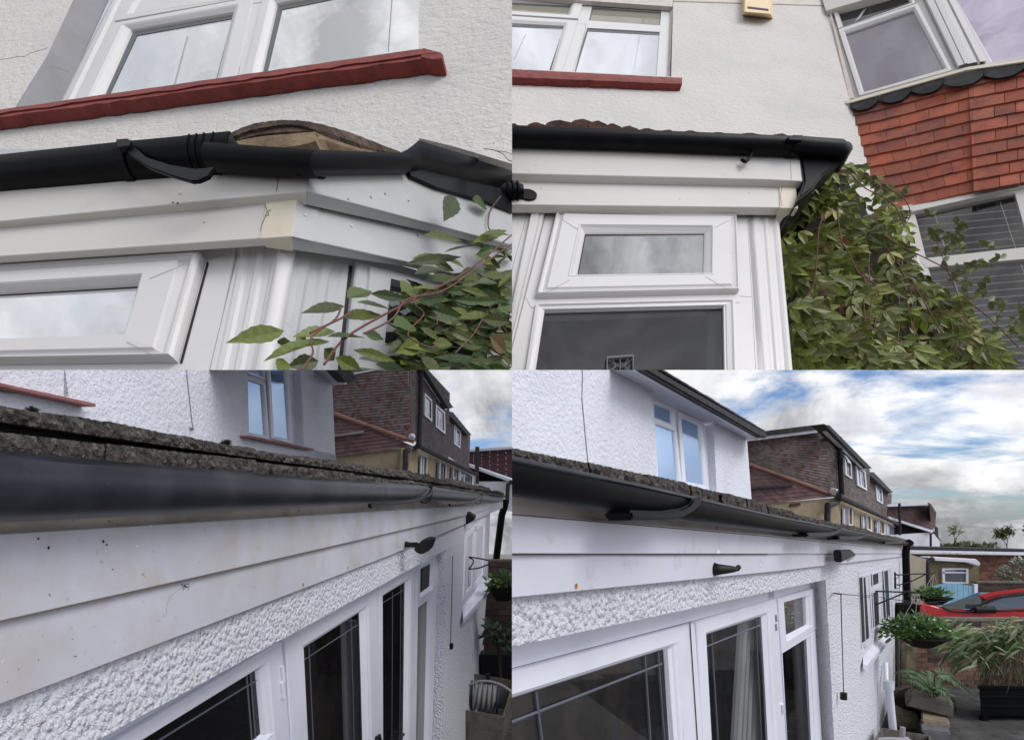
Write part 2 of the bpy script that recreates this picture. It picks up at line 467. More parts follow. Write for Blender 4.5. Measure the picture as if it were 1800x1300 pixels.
MT['room'] = M('dark_room', (0.014, 0.014, 0.017), 0.9, spec=0.1, var=[((.055, .042, .035), 1.1, .5, .62), ((.03, .035, .05), 2.3, .55, .62)])
MT['metal'] = M('grey_metal', (0.45, 0.45, 0.47), 0.35, metal=0.9)

# ------------------------------------------------------------------ shared builders
def rough_patch(bm, pl, tl, tr, br, bl, nu, nv, amp, scale, h=0.0, seed=0.0):
    """pebbledash: a fine grid of real lumps"""
    rows = []
    for j in range(nv + 1):
        row = []
        for i in range(nu + 1):
            a = lerp2(tl, tr, i / nu); b = lerp2(bl, br, i / nu)
            x, y = lerp2(a, b, j / nv)
            p = pl.pt(x, y, h)
            q = p * scale + Vector((seed, seed, seed))
            d = noise.voronoi(q)[0]
            k = (1.0 - min(1.0, 1.25 * d[0])) * (0.65 + .6 * noise.noise(q * .31)) + .45 * (1.0 - min(1.0, 1.3 * noise.voronoi(q * 2.1)[0][0])) + .30 * noise.noise(q * 3.3) + .5 * noise.noise(q * .12)
            row.append(bm.verts.new(p + pl.n * (amp * k)))
        rows.append(row)
    for a, b in zip(rows, rows[1:]):
        for i in range(nu):
            bm.faces.new([a[i], b[i], b[i + 1], a[i + 1]])
def tile_wall(bm, pl, q, nr, ncol, base, rn, depth=.012, brick=False, gap=.04, spread=.3, h=0.0, hot=None):
    """courses of separate tiles or bricks over a four-cornered face (TL, TR, BR, BL in photo pixels)"""
    lay = bm.loops.layers.float_color.get('tint') or bm.loops.layers.float_color.new('tint')
    P = [pl.pt(x, y, h) for x, y in q]
    def at_(u, v): return P[0].lerp(P[1], u).lerp(P[3].lerp(P[2], u), v)
    for r in range(nr):
        off = (r % 2) * .5 / ncol
        for c in range(-1, ncol + 1):
            u0, u1 = max(0, c / ncol + off + (gap / ncol if brick else gap / ncol * .3)), min(1, (c + 1) / ncol + off)
            if u1 - u0 < .15 / ncol: continue
            v0, v1 = r / nr + (gap * 2.2 / nr if brick else -.15 / nr), (r + 1) / nr
            v0 = max(v0, 0)
            k = 1 + rn.uniform(-spread, spread); col = (base[0] * k, base[1] * k, base[2] * k, 1)
            if hot and rn.random() < .12: col = tuple(x * k for x in hot) + (1,)
            n = pl.n
            if brick: f = [at_(u0, v0) + n * depth, at_(u1, v0) + n * depth, at_(u1, v1) + n * depth, at_(u0, v1) + n * depth]
            else: f = [at_(u0, v0) + n * depth * .2, at_(u1, v0) + n * depth * .2, at_(u1, v1) + n * depth, at_(u0, v1) + n * depth]
            for ff in prism(bm, f, [p - n * depth * .9 for p in f]):
                for l in ff.loops: l[lay] = col
def flat(name, pl, poly, mat, par, t=.05, h=0.0, bv=0.0):
    bm = NB(); slab(bm, pl, poly, t, h)
    if bv: bevel(bm, bv)
    return link_mesh(name, bm, mat, par)
def frontal(px, py, depth, yaw=0.0):
    return Plane(Vector((math.sin(yaw), -math.cos(yaw), 0)), at(px, py, depth))
def foliage(bm, lay, pts, n, size, rn, base, up=.5, flat_=.6, coarse=True, spread=.45, narrow=.5):
    """n leaves scattered in the blobs pts = [(centre, rx, ry, rz)]"""
    for k in range(n):
        c, rx, ry, rz = rn.choice(pts)
        v = Vector((rn.gauss(0, 1), rn.gauss(0, 1), rn.gauss(0, 1))); v = v / max(v.length, .01) * rn.random() ** .45
        p = c + Vector((v.x * rx, v.y * ry, v.z * rz))
        d = Vector((v.x + rn.uniform(-.6, .6), v.y + rn.uniform(-.6, .6), v.z * .6 + rn.uniform(-.5, .5) + up * .4)).normalized()
        s = size * rn.uniform(.6, 1.3); kk = 1 + rn.uniform(-spread, spread)
        leaf(bm, p, p + d * s, s * narrow, (Vector((0, -.5, 1)) + Vector((rn.uniform(-flat_, flat_), rn.uniform(-flat_, flat_), 0))).normalized(), .2, .15, (base[0] * kk, base[1] * kk, base[2] * kk, 1), lay, coarse)
def rough_course(bm, pl, top, bot, h, depth, rn, n=160, jit=.6, lumps=1.0, back=0.0):
    """weathered tile edge along a line, lumpy top and bottom"""
    def along(c, x):
        if x <= c[0][0]: i = 0
        else: i = max(k for k in range(len(c) - 1) if c[k][0] <= x)
        (xa, ya), (xb, yb) = c[i], c[i + 1]
        return ya + (yb - ya) * (x - xa) / (xb - xa)
    if RUN_ON is not None and top[0][0] < -50:
        (xa, ya), (xb, yb) = top[0], top[1]; top = [(RUN_ON, ya + (yb - ya) / (xb - xa) * (RUN_ON - xa))] + top
        (xa, ya), (xb, yb) = bot[0], bot[1]; bot = [(RUN_ON, ya + (yb - ya) / (xb - xa) * (RUN_ON - xa))] + bot
        n += 60
    x0, x1 = top[0][0], top[-1][0]
    rows = []
    run, last, tile, dy, dh = 0.0, None, -1, 0.0, 0.0
    for k in range(n + 1):
        x = x0 + (x1 - x0) * k / n
        yt, yb = along(top, x), along(bot, x)
        p_ = pl.pt(x, yt); run += (p_ - last).length if last else 0; last = p_
        joint = int(run / .30) != tile                       # one tile ends, the next begins
        if joint: tile = int(run / .30); dy, dh = rn.uniform(-1, 1) * jit * 2.2 * lumps, rn.uniform(-.014, .010)
        yt += dy + (jit * 1.3 if joint else 0); h_ = h + dh - (.007 if joint else 0)
        A = pl.pt(x, yt + rn.uniform(-jit, jit) * lumps, h_); E = pl.pt(x, yb + rn.uniform(-jit, jit) * .7, h_)
        m1 = A.lerp(E, .33) + pl.n * rn.uniform(-.004, .008); m2 = A.lerp(E, .66) + pl.n * rn.uniform(-.004, .008)
        rows.append([bm.verts.new(v) for v in (A - pl.n * depth + Vector((0, 0, back)), A, m1, m2, E, E - pl.n * depth)])
    for a, b in zip(rows, rows[1:]):
        for j in range(5): bm.faces.new([a[j], a[j + 1], b[j + 1], b[j]])
MT['mortar'] = M('mortar', (.17, .155, .14), .95, spec=.1, var=((.11, .10, .09), 8, .45, .7), bump=[('noise', 60, .5, .01)])
MT['brick'] = M('old_brick', (.16, .085, .06), .95, spec=.12, attr='tint', var=[((.06, .045, .04), 5, .5, .75)], bump=[('noise', 40, .6, .01)])
MT['pebble_beige'] = M('beige_pebbledash', (.40, .335, .235), .95, spec=.12, var=[((.30, .25, .18), 3, .45, .75)], bump=[('noise', 30, .8, .03)])
MT['slate_edge'] = M('dark_roof_edge', (.028, .028, .034), .7, spec=.3, var=((.06, .058, .062), 9, .5, .7), bump=[('noise', 30, .6, .01)])
MT['ridge'] = M('pink_ridge_tile', (.34, .19, .16), .9, spec=.15, var=((.22, .12, .10), 4, .45, .7))
MT['roof_red'] = M('red_brown_roof_tile', (.14, .05, .045), .9, spec=.2, attr='tint', var=((.08, .04, .04), 2, .5, .75))
MT['wood'] = M('weathered_wood', (.15, .135, .115), .9, spec=.15, var=[((.08, .075, .065), 6, .45, .7)], bump=[('noise', 40, .5, .01)])
MT['steel_black'] = M('black_iron', (.008, .008, .010), .5, spec=.3)
MT['soil'] = M('dark_soil', (.018, .015, .012), .95, spec=.1, bump=[('noise', 30, .9, .03)])
MT['win_far'] = glass_mat('distant_glass', (.16, .18, .22), .35, tint=(.85, .9, 1))
# ------------------------------------------------------------------ ground
bm = bmesh.new()
bmesh.ops.create_grid(bm, x_segments=1, y_segments=1, size=62)
MT['concrete'] = M('pale_bounce_ground', (.24, .23, .215), .9, spec=.2, var=[((.17, .16, .15), .6, .45, .7), ((.12, .115, .11), 3, .55, .75)], bump=[('noise', 9, .4, .02)])  # ground out of view made pale to bounce light onto the undersides
MT['ground'] = M('dark_paving', (0.055, 0.055, 0.055), 0.9, spec=0.2, var=[((.10, .10, .098), 1.6, .45, .7), ((.03, .03, .03), 5, .5, .7), ((.035, .045, .025), 3, .62, .75)], bump=[('noise', 9, .5, .02)])
g0 = link_mesh('ground', bm, MT['concrete'], cut=False)
tag(g0, kind='structure')
bm = bmesh.new()                                                # old flagstones of the yard, lying just above the pale bounce ground
for i in range(12):
    for j in range(12):
        x0, y0 = -2.6 + i * .9 + (j % 2) * .3, 4.6 + j * .75
        v = [bm.verts.new((x, y, .004)) for x, y in ((x0 + .008, y0 + .008), (x0 + .892, y0 + .008), (x0 + .892, y0 + .742), (x0 + .008, y0 + .742))]
        bm.faces.new(v)
p0 = link_mesh('paving', bm, MT['ground'], cut=False)
tag(p0, kind='structure')
# =================================================================== view one: sagging corner gutter, looking up
rnd = random.Random(11)
set_clip(x1=900, y1=650)
U, TK = 5.0, 0.2
V1, H1, R1 = (745, -950), (-3040, 640), (1487, 590)
E1 = plane_vp(H1, V1, 300, 500, 1.15 * U)
W1 = E1.off(-0.30)
def lw(p): return [p[k] for k in range(len(p))]

house = thing('rendered_house', 'white roughcast house wall with a long peeling red sill above the bent broken black gutter', 'house', W1.pt(450, 150))
bm = NB()
slab(bm, W1, [(-80, -80), (150, -80), (129, 0), (82, 100), (30, 184), (26, 196), (-80, 214)], 0.02)
slab(bm, W1, [(-80, 214), (26, 196), (736, 86), (960, 60), (960, 306), (900, 288), (800, 258), (738, 243), (690, 300), (-80, 420)], 0.02)
slab(bm, W1, [(736, -80), (960, -80), (960, 60), (736, 86)], 0.09)
for k in range(1):
    slab(bm, W1.off(-.5), [(700, 220), (960, 250), (960, 420), (700, 340)], .05)
link_mesh('wall', bm, MT['render'], house)
bm = NB()                                                       # smooth painted reveal of the window opening
face(bm, [W1.pt(150, -80, .001), W1.pt(129, 0, .001), W1.pt(82, 100, .001), W1.pt(30, 184, .001), W1.pt(20, 205, .001), W1.pt(104, 190, -.09), W1.pt(192, 0, -.09), W1.pt(225, -80, -.09)])
link_mesh('window_reveal', bm, MT['reveal'], house)
bm = NB()                                                       # cracks in the render
tube(bm, [W1.pt(x, y, .0005) for x, y in ((-20, 106), (10, 104), (30, 100), (43, 100), (52, 94), (70, 89), (84, 84))], 0.0011, 5)
tube(bm, [W1.pt(x, y, -.02) for x, y in ((79, 113), (95, 118), (122, 126))], 0.0007, 5)
link_mesh('render_crack', bm, MT['reveal'], house)

WP = W1.off(-0.09)
bm = NB()                                                       # outer frame and trims of the window
strip(bm, WP, (212, -30), (100, 190), (236, -30), (134, 190), [(0, 0), (.3, .012), (.6, .013), (.75, .004), (1, .002)])
strip(bm, WP, (234, -30), (132, 190), (262, -30), (150, 190), [(0, .0), (.05, .014), (1, .016)])
slab(bm, WP, [(205, 47), (458, 4), (470, -3), (700, -48), (700, -90), (250, -90), (236, -20)], .03, .014)      # transom
slab(bm, WP, [(445, -20), (475, -20), (440, 160), (415, 160)], .03, .012)                                      # mullion
win = link_mesh('window', bm, MT['upvc'], house)
bm = NB()
PB = [(0, 0), (0.02, .022), (.60, .024), (.72, .020), (.95, .006), (1, -.010)]
ring(bm, WP, [(203, 50), (449, 5), (417, 160), (128, 205)], [(233, 55), (410, 25), (378, 155), (170, 196)], PB)
link_mesh('casement_frame', bm, MT['upvc'], win)
bm = NB()
ring(bm, WP, [(468, 0), (770, -60), (770, 130), (428, 165)], [(488, 9), (752, -42), (748, 110), (456, 150)], PB)
ring(bm, WP, [(236, -30), (460, -75), (455, 3), (207, 46)], [(262, 0), (440, -30), (436, 5), (243, 28)], PB)
link_mesh('casement_frame', bm, MT['upvc'], win)
bm = NB()
for q in ([(233, 55), (410, 25), (378, 155), (170, 196)], [(488, 9), (752, -42), (748, 110), (456, 150)]):
    slab(bm, WP, [lerp2((sum(p[0] for p in q) / 4, sum(p[1] for p in q) / 4), p, 1.05) for p in q], .004, -.006)
link_mesh('glass_pane', bm, MT['glass_bright'], win)
bm = NB()
slab(bm, WP, [(258, 0), (445, -35), (440, 6), (240, 30)], .004, -.006)
link_mesh('glass_pane', bm, MT['glass_mid'], win)
bm = NB()
for q in ([(233, 55), (410, 25), (378, 155), (170, 196)], [(488, 9), (752, -42), (748, 110), (456, 150)], [(262, 0), (440, -30), (436, 5), (243, 28)]):
    c = (sum(p[0] for p in q) / 4, sum(p[1] for p in q) / 4)
    ring(bm, WP, q, [lerp2(p, (p[0] + (7 if p[0] < c[0] else -3), p[1] + (6 if p[1] < c[1] else -2)), 1) for p in q], [(0, -.004), (1, -.004)])
link_mesh('glazing_gasket', bm, M('pane_shadow_gasket', (0.10, 0.11, 0.11), 0.6), win)
bm = NB()                                                       # blind beads hanging inside
for a, b in (((329, 65), (306, 150)), ((690, -20), (682, 92))):
    n = 26
    for k in range(n):
        p = WP.pt(*lerp2(a, b, k / n), -.003)
        box(bm, p, Vector((.0016 * U, 0, 0)), Vector((0, .001 * U, 0)), Vector((0, 0, .0026 * U)))
link_mesh('blind_chain', bm, MT['reveal'], win)
bm = NB()                                                       # red sill, planks of peeling wood
for (ya, yb, ha, n) in ((0, 5.5, .050, 40), (6, 13.0, .046, 40)):
    top = [lerp2((-90, 206 + ya), (746, 85 + ya), k / n) for k in range(n + 1)]
    bot = [lerp2((-90, 206 + yb), (775, 86 + yb), k / n) for k in range(n + 1)]
    F_, B_ = [], []
    for k in range(n + 1):
        j = rnd.uniform(-.8, .8)
        F_.append([bm.verts.new(W1.pt(top[k][0], top[k][1] + j * .5, ha)), bm.verts.new(W1.pt(bot[k][0], bot[k][1] + j * 1.1 + rnd.uniform(-.8, .8), ha + .003))])
        B_.append([bm.verts.new(v.co - W1.n * ((ha - .001) * U)) for v in F_[-1]])
    for k in range(n):
        bm.faces.new([F_[k][0], F_[k][1], F_[k + 1][1], F_[k + 1][0]])
        bm.faces.new([F_[k][1], B_[k][1], B_[k + 1][1], F_[k + 1][1]])
        bm.faces.new([F_[k][0], F_[k + 1][0], B_[k + 1][0], B_[k][0]])
    bm.faces.new([F_[-1][0], F_[-1][1], B_[-1][1], B_[-1][0]])
slab(bm, W1, [(744, 84.5), (778, 95), (777, 103), (760, 104), (740, 100)], .05, .052)
link_mesh('window_sill', bm, MT['red'], house)

# ---- the extension under it
ext = thing('house_extension', 'white boarded corner of an extension under a sagging black gutter with an exposed tile stack', 'extension', E1.pt(500, 450))
HB, HT = .046, .063
cU0, cU1 = E1.pt(548, 270, HT), E1.pt(540, 335, HT)
cL0, cL1 = E1.pt(524, 346, HB), E1.pt(513, 415, HB)
dR = ray(*R1)
def board(front, ret, h, c0, c1, mats, t=.017):
    q = plane_through(c0, c1, dR); q.p0 = q.p0 + q.n * (.0006 * U)
    bm = NB(); f = [E1.pt(x, y, h) for x, y in front]
    prism(bm, f, [p - E1.n * (t * U) - (q.n * (t * U) if k in (1, 2) and MITRE else Vector()) for k, p in enumerate(f)]); bevel(bm, .0012); link_mesh('fascia_board', bm, mats[0], ext)
    bm = NB(); f = [q.pt(x, y) for x, y in ret]
    prism(bm, f, [p - q.n * (t * U) - (E1.n * (t * U) if k in (0, len(f) - 1) else Vector()) for k, p in enumerate(f)]); bevel(bm, .0012); link_mesh('fascia_board', bm, mats[1], ext)
    return q
MITRE = True
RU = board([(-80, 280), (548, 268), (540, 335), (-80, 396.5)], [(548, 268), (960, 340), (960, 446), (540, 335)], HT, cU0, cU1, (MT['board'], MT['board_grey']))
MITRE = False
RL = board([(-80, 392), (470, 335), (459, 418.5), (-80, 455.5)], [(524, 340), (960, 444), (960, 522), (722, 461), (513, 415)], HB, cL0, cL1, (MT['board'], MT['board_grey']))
bm = NB(); f = [E1.pt(x, y, HB + .003) for x, y in ((470, 335), (526, 330), (513, 415), (457, 419))]
prism(bm, f, [p - E1.n * (.020 * U) - (RL.n * (.017 * U) if k in (1, 2) else Vector()) for k, p in enumerate(f)]); bevel(bm, .001)
link_mesh('corner_cap', bm, MT['cream'], ext)
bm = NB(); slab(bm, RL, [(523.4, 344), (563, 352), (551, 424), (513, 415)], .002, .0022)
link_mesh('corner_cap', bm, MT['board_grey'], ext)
bm = NB()
for pts, pl, h in (([(465, 358), (470, 370), (466, 380), (472, 378), (471, 372), (476, 368)], E1, HB + .004), ([(466, 381), (460, 395), (458, 404)], E1, HB + .004), ([(492, 285), (486, 336)], E1, HT + .0008)):
    tube(bm, [pl.pt(x, y, h) for x, y in pts], .0006, 5)
link_mesh('board_crack', bm, M('crack_dirt_shade', (0.16, 0.13, 0.10), 0.9), ext)
bm = NB()                                                       # screw caps and nail holes
for pl, h, x, y in ((RL, .003, 537, 378), (RL, .001, 618, 397), (E1, HT + .001, 317, 339), (E1, HB + .001, 360, 389)):
    p = pl.pt(x, y, h)
    tube(bm, [p, p + pl.n * (.0016 * U)], .0035, 8, .0018)
link_mesh('screw_cap', bm, MT['upvc'], ext)
bm = NB()
for pl, h, x, y in ((RL, .0003, 712, 402), (RL, .0003, 565, 367), (RL, .0003, 734, 414), (E1, HT + .0003, 312, 357), (E1, HT + .0003, 304, 356), (RU, .0003, 652, 347), (RU, .0003, 718, 353), (RU, .0003, 677, 341), (RU, .0003, 612, 350)):
    p = pl.pt(x, y, h)
    tube(bm, [p, p + pl.n * (.0004 * U)], .0018 + rnd.random() * .001, 6)
link_mesh('nail_hole', bm, MT['gap'], ext)

bm = NB()                                                       # fixed frame of the side window
slab(bm, E1, [(-80, 430), (420, 415), (417, 447), (366, 665), (-80, 668)], .05, 0)
frm = link_mesh('window_frame', bm, MT['upvc'], ext)
cas_o, cas_i = [(-260, 494), (362, 457), (314, 638), (-260, 645)], [(-260, 533), (250, 503), (224, 598.5), (-260, 613)]
bm = NB()
ring(bm, E1, cas_o, cas_i, [(0, .001), (0.0, .016), (.03, .022), (.08, .0225), (.10, .017), (.20, .013), (.32, .016), (.34, .021), (.86, .023), (.9, .02), (.97, .006), (1, .0025)])
cas = link_mesh('casement_window', bm, MT['upvc'], ext)
bm = NB(); slab(bm, E1, [(-270, 528), (256, 498), (228, 604), (-270, 618)], .0015, .0022)
link_mesh('glass_pane', bm, MT['glass_bright'], cas)
bm = NB()
tube(bm, [E1.pt(-260, 534.5, .002), E1.pt(250, 504.7, .002)], .0022, 6)
slab(bm, E1, [(364, 458.5), (366, 462), (319, 638), (316, 637)], .002, .0022)
link_mesh('glazing_gasket', bm, MT['gap'], cas)
bm = NB()                                                       # mitre joints
MJ = [((262, 490), (325, 464)), ((223, 600), (277, 629))]
for a, b in MJ: tube(bm, [E1.pt(*a, .0228), E1.pt(*b, .0228)], .00045, 4)
tube(bm, [E1.pt(366, 456, .0004), E1.pt(396, 447, .0004)], .00045, 4)
tube(bm, [E1.pt(418, 446, .0004), E1.pt(368, 650, .0004)], .0006, 4)
link_mesh('mitre_joint', bm, M('joint_line', (0.30, 0.28, 0.27), 0.8), cas)
bm = NB()
FL = [(0, 0), (.10, 0), (.16, .002), (.26, .002), (.32, -.002), (.44, -.002), (.50, .0026), (.60, .0026), (.66, -.001), (.78, -.001), (.84, .0024), (1, .0024)]
strip(bm, E1, (419, 420), (367, 665), (503, 415), (458, 665), FL)
link_mesh('corner_trim', bm, MT['upvc'], ext, smooth=False)
bm = NB(); tube(bm, [E1.pt(509, 415, -.004), E1.pt(462, 670, -.004)], .0165, 20)
post = link_mesh('corner_post', bm, MT['upvc'], ext, smooth=True)
RF = plane_through(E1.pt(520, 430, -.012), E1.pt(480, 650, -.012), dR)
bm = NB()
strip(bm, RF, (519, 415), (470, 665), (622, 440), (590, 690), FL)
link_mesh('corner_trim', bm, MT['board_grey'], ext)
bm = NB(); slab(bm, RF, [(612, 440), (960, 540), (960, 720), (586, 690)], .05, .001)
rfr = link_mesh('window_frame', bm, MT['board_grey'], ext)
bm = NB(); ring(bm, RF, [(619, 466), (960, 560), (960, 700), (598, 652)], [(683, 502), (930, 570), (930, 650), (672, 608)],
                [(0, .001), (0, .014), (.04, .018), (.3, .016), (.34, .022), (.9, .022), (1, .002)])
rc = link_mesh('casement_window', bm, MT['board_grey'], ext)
bm = NB(); slab(bm, RF, [(680, 500), (935, 568), (935, 655), (668, 610)], .0015, .0026)
link_mesh('glass_pane', bm, MT['glass_dark'], rc)
bm = NB(); slab(bm, RF, [(614, 466), (619.5, 467.5), (600, 652), (594, 652)], .002, .004)
link_mesh('glazing_gasket', bm, MT['gap'], rc)
bm = NB()                                                       # soffit strip closing the boards to the wall plate
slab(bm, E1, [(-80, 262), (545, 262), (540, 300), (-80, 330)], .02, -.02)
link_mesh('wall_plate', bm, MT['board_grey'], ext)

# ---- gutter
def gut(path, r, out, prof=HALF, th=.0025, scale=None):
    bm = NB()
    pr = [(x, y) for x, y in prof] 
    inn = [(x * (1 - th / r), y * (1 - th / r)) for x, y in prof[::-1]]
    sweep(bm, path, [(a * r * U, b * r * U) for a, b in pr + inn], out, closed=True, scale=scale)
    return bm
g = link_mesh('gutter', gut([E1.pt(x, y, .118) - E1.n * (.048 * U) for x, y in ((-90, 281), (205, 249.5), (404, 231))], .048, E1.n), MT['black'], ext, smooth=True)
# socket of the joint, four raised ribs
bm = gut([E1.pt(x, y, .118) - E1.n * (.048 * U) for x, y in ((322, 239), (404, 231))], .0488, E1.n)
for t in (0.14, 0.30, 0.46, 0.66):
    c = E1.pt(*lerp2((322, 239), (404, 231), t), .118) - E1.n * (.048 * U)
    d = (E1.pt(404, 231, .118) - E1.pt(322, 239, .118)).normalized()
    b2 = gut([c - d * (.002 * U), c + d * (.002 * U)], .0508, E1.n); me = bpy.data.meshes.new('t'); b2.to_mesh(me); b2.free(); bm.from_mesh(me); bpy.data.meshes.remove(me)
slab(bm, E1, [(392, 233), (405, 231), (412, 246), (423, 256), (392, 262)], .006, .108)
link_mesh('gutter_joint', bm, MT['black'], g, smooth=True)
# clip holding the gutter up, with its tapering arm back to the board
bm = gut([E1.pt(x, y, .122) - E1.n * (.051 * U) for x, y in ((205, 246), (222, 244.5))], .0515, E1.n, th=.004)
slab(bm, E1, [(206, 247), (231, 245), (237, 258), (256, 275), (300, 289), (345, 296), (377, 293), (366, 309), (348, 317), (335, 318), (300, 308), (262, 294), (232, 275), (214, 259)], .008, .1192); bevel(bm, .002, 2)
slab(bm, E1, [(204, 245), (224, 243.5), (231, 249), (226, 256), (206, 258)], .012, .126)
link_mesh('gutter_bracket', bm, MT['black'], g, smooth=False)
# angle piece, dropped out of line: a low lip running round the corner
P0 = RU.off(.048)
path, dirs = [], []
for (x, y), k in zip([(360, 251), (450, 257), (520, 260), (552, 262)], (0, 0, 0, .08)):
    d = (E1.n * (1 - k) + RU.n * k).normalized(); path.append(E1.pt(x, y, .118) - d * (.027 * U)); dirs.append(d)
link_mesh('gutter_angle', gut(path, .044, dirs, scale=[.66, .64, .60, .58]), MT['black'], g, smooth=True)
r1 = .026
link_mesh('gutter', gut([P0.pt(x, y) - RU.n * (r1 * U) for x, y in ((536, 262), (620, 265.5), (720, 270))], r1, RU.n), MT['black'], ext, smooth=True)
lip = [(704, 268, .30), (715, 263, .50), (726, 255, .78), (735, 246.5, 1), (800, 266, 1), (900, 297, 1), (990, 326, 1)]
r2 = .057
b2 = gut([P0.pt(x, y) - RU.n * (r2 * k * U) for x, y, k in lip], r2, RU.n, scale=[k for _, _, k in lip])
link_mesh('gutter', b2, MT['black'], ext, smooth=True)
bm = NB(); slab(bm, P0, [(715, 285), (760, 285), (960, 345), (960, 394), (860, 355), (767, 328), (722, 308)], .01, -.035)
link_mesh('gutter_apron', bm, MT['black'], ext)

# ---- worn tile stack poking out over the corner
TP = E1.off(.055); TR_ = RU.off(-.012)
def tp_pt(x, y, h): return TP.pt(x, y, h) if x <= 556 else TR_.pt(x, y, h)
def arc_band(top, bot, depth, mat, h, seed, jit=.7):
    r_ = random.Random(seed); bm = NB()
    n = 44
    def along(c, t):
        s = t * (len(c) - 1); i = min(int(s), len(c) - 2); f = s - i
        p = [c[max(i - 1, 0)], c[i], c[i + 1], c[min(i + 2, len(c) - 1)]]
        return tuple(0.5 * (2 * p[1][a] + (p[2][a] - p[0][a]) * f + (2 * p[0][a] - 5 * p[1][a] + 4 * p[2][a] - p[3][a]) * f * f + (3 * p[1][a] - p[0][a] - 3 * p[2][a] + p[3][a]) * f ** 3) for a in (0, 1))
    A, B, C, D = [], [], [], []
    for k in range(n + 1):
        t = k / n
        a, b = along(top, t), along(bot, t)
        A.append(bm.verts.new(tp_pt(a[0], a[1] + r_.uniform(-jit, jit), h))); B.append(bm.verts.new(tp_pt(b[0], b[1] + r_.uniform(-jit, jit), h)))
        C.append(bm.verts.new(A[-1].co - TP.n * (depth * U))); D.append(bm.verts.new(B[-1].co - TP.n * (depth * U)))
    for k in range(n):
        bm.faces.new([A[k], B[k], B[k + 1], A[k + 1]]); bm.faces.new([A[k], A[k + 1], C[k + 1], C[k]]); bm.faces.new([B[k], D[k], D[k + 1], B[k + 1]])
    return link_mesh('roof_tile', bm, mat, ext)
arc_band([(404, 234), (440, 219), (475, 213), (512, 211), (545, 214), (600, 228), (650, 246), (704, 267)],
         [(404, 242), (440, 229), (478, 222), (512, 219), (542, 224), (596, 240), (644, 257), (704, 270)], .03, MT['tile_old'], 0, 1)
arc_band([(420, 241), (450, 230), (490, 223.5), (520, 222), (545, 225), (596, 241), (640, 256), (704, 270)],
         [(416, 246), (450, 238), (490, 233), (525, 231), (548, 232), (600, 249), (640, 262), (704, 272)], .03, MT['brown_pale'], -.006, 2, .4)
arc_band([(408, 250), (450, 241), (500, 236), (552, 232), (560, 235), (600, 250), (640, 262), (702, 272)],
         [(420, 262), (460, 262), (510, 258), (552, 249), (562, 244), (600, 256), (640, 266), (702, 274)], .03, MT['tile_pale'], -.004, 3, .4)

# ---- the creeper at the right
crp = thing('climbing_plant', 'leafy green creeper with long arching shoots at the right of the sagging gutter corner', 'creeper', E1.pt(800, 600, .1))
def leafcol(r, base=(0.080, 0.115, 0.030)):
    k = r.uniform(.5, 1.55); y = r.uniform(-.015, .045)
    if r.random() < .02: return (.16 * k, .10 * k, .04 * k, 1)
    return ((base[0] + y) * k, (base[1] + y * .6) * k, base[2] * k, 1)
bm = NB(); lay = bm.loops.layers.float_color.new('tint')
LP = RF.off(.10)
hand = [((500, 581), (402, 598), 26), ((606, 538), (531, 546), 22), ((610, 524), (655, 508), 34), ((626, 531), (690, 540), 20), ((650, 516), (718, 524), 20),
        ((598, 558), (678, 549), 24), ((590, 582), (514, 588), 26), ((556, 598), (462, 628), 26), ((575, 592), (645, 588), 20), ((580, 600), (512, 607), 22), ((640, 586), (676, 596), 22),
        ((500, 592), (502, 612), 22), ((520, 590), (540, 602), 20), ((560, 634), (505, 644), 26), ((570, 612), (588, 634), 26), ((498, 630), (494, 660), 22), ((620, 615), (700, 634), 20), ((588, 628), (640, 655), 26),
        ((720, 498), (706, 512), 30), ((712, 464), (820, 446), 24), ((780, 444), (853, 420), 26), ((745, 412), (818, 420), 24), ((728, 482), (782, 468), 28), ((724, 455), (792, 450), 22),
        ((830, 426), (900, 400), 26), ((840, 490), (846, 530), 46), ((846, 486), (900, 480), 24), ((738, 492), (822, 486), 26), ((790, 506), (830, 540), 52), ((735, 530), (790, 520), 30),
        ((728, 536), (748, 552), 24), ((770, 565), (830, 556), 22), ((775, 572), (800, 600), 34), ((690, 570), (735, 574), 40), ((800, 345), (782, 386), 46), ((830, 350), (860, 366), 40),
        ((700, 610), (780, 618), 24), ((760, 628), (880, 636), 26), ((660, 640), (720, 652), 26), ((845, 560), (900, 566), 30), ((860, 590), (892, 620), 46), ((850, 412), (900, 408), 30), ((740, 610), (830, 606), 24)]
vd = -ray(700, 520).normalized()
for b, t, w in hand:
    d = rnd.uniform(0, .06)
    pb, ptip = LP.pt(*b, d), LP.pt(*t, d + rnd.uniform(-.02, .02))
    wid = w / 1000 * 1.05 * U
    leaf(bm, pb, ptip, wid, (vd + Vector((rnd.uniform(-.5, .5), 0, rnd.uniform(.1, .9)))).normalized(), .3, .06, leafcol(rnd, (.058, .095, .024)), lay)
for k in range(430):
    x = rnd.uniform(690, 915); y = rnd.uniform(430, 665)
    if y < 625 - (x - 640) * .95 or (x < 735 and (y < 600 or rnd.random() < (735 - x) / 45)): continue
    d = rnd.uniform(-.06, .05)
    a = rnd.uniform(-.5, .7) + (math.pi if rnd.random() < .35 else 0); L = rnd.uniform(30, 62)
    leaf(bm, LP.pt(x, y, d), LP.pt(x + math.cos(a) * L, y + math.sin(a) * L, d + rnd.uniform(-.03, .03)), rnd.uniform(16, 34) / 950 * U,
         (vd + Vector((rnd.uniform(-.6, .6), 0, rnd.uniform(-.2, 1)))).normalized(), .3, .1, leafcol(rnd, (.062, .096, .024)), lay)
link_mesh('leaves', bm, MT['leaf'], crp, smooth=False)
bm = NB()
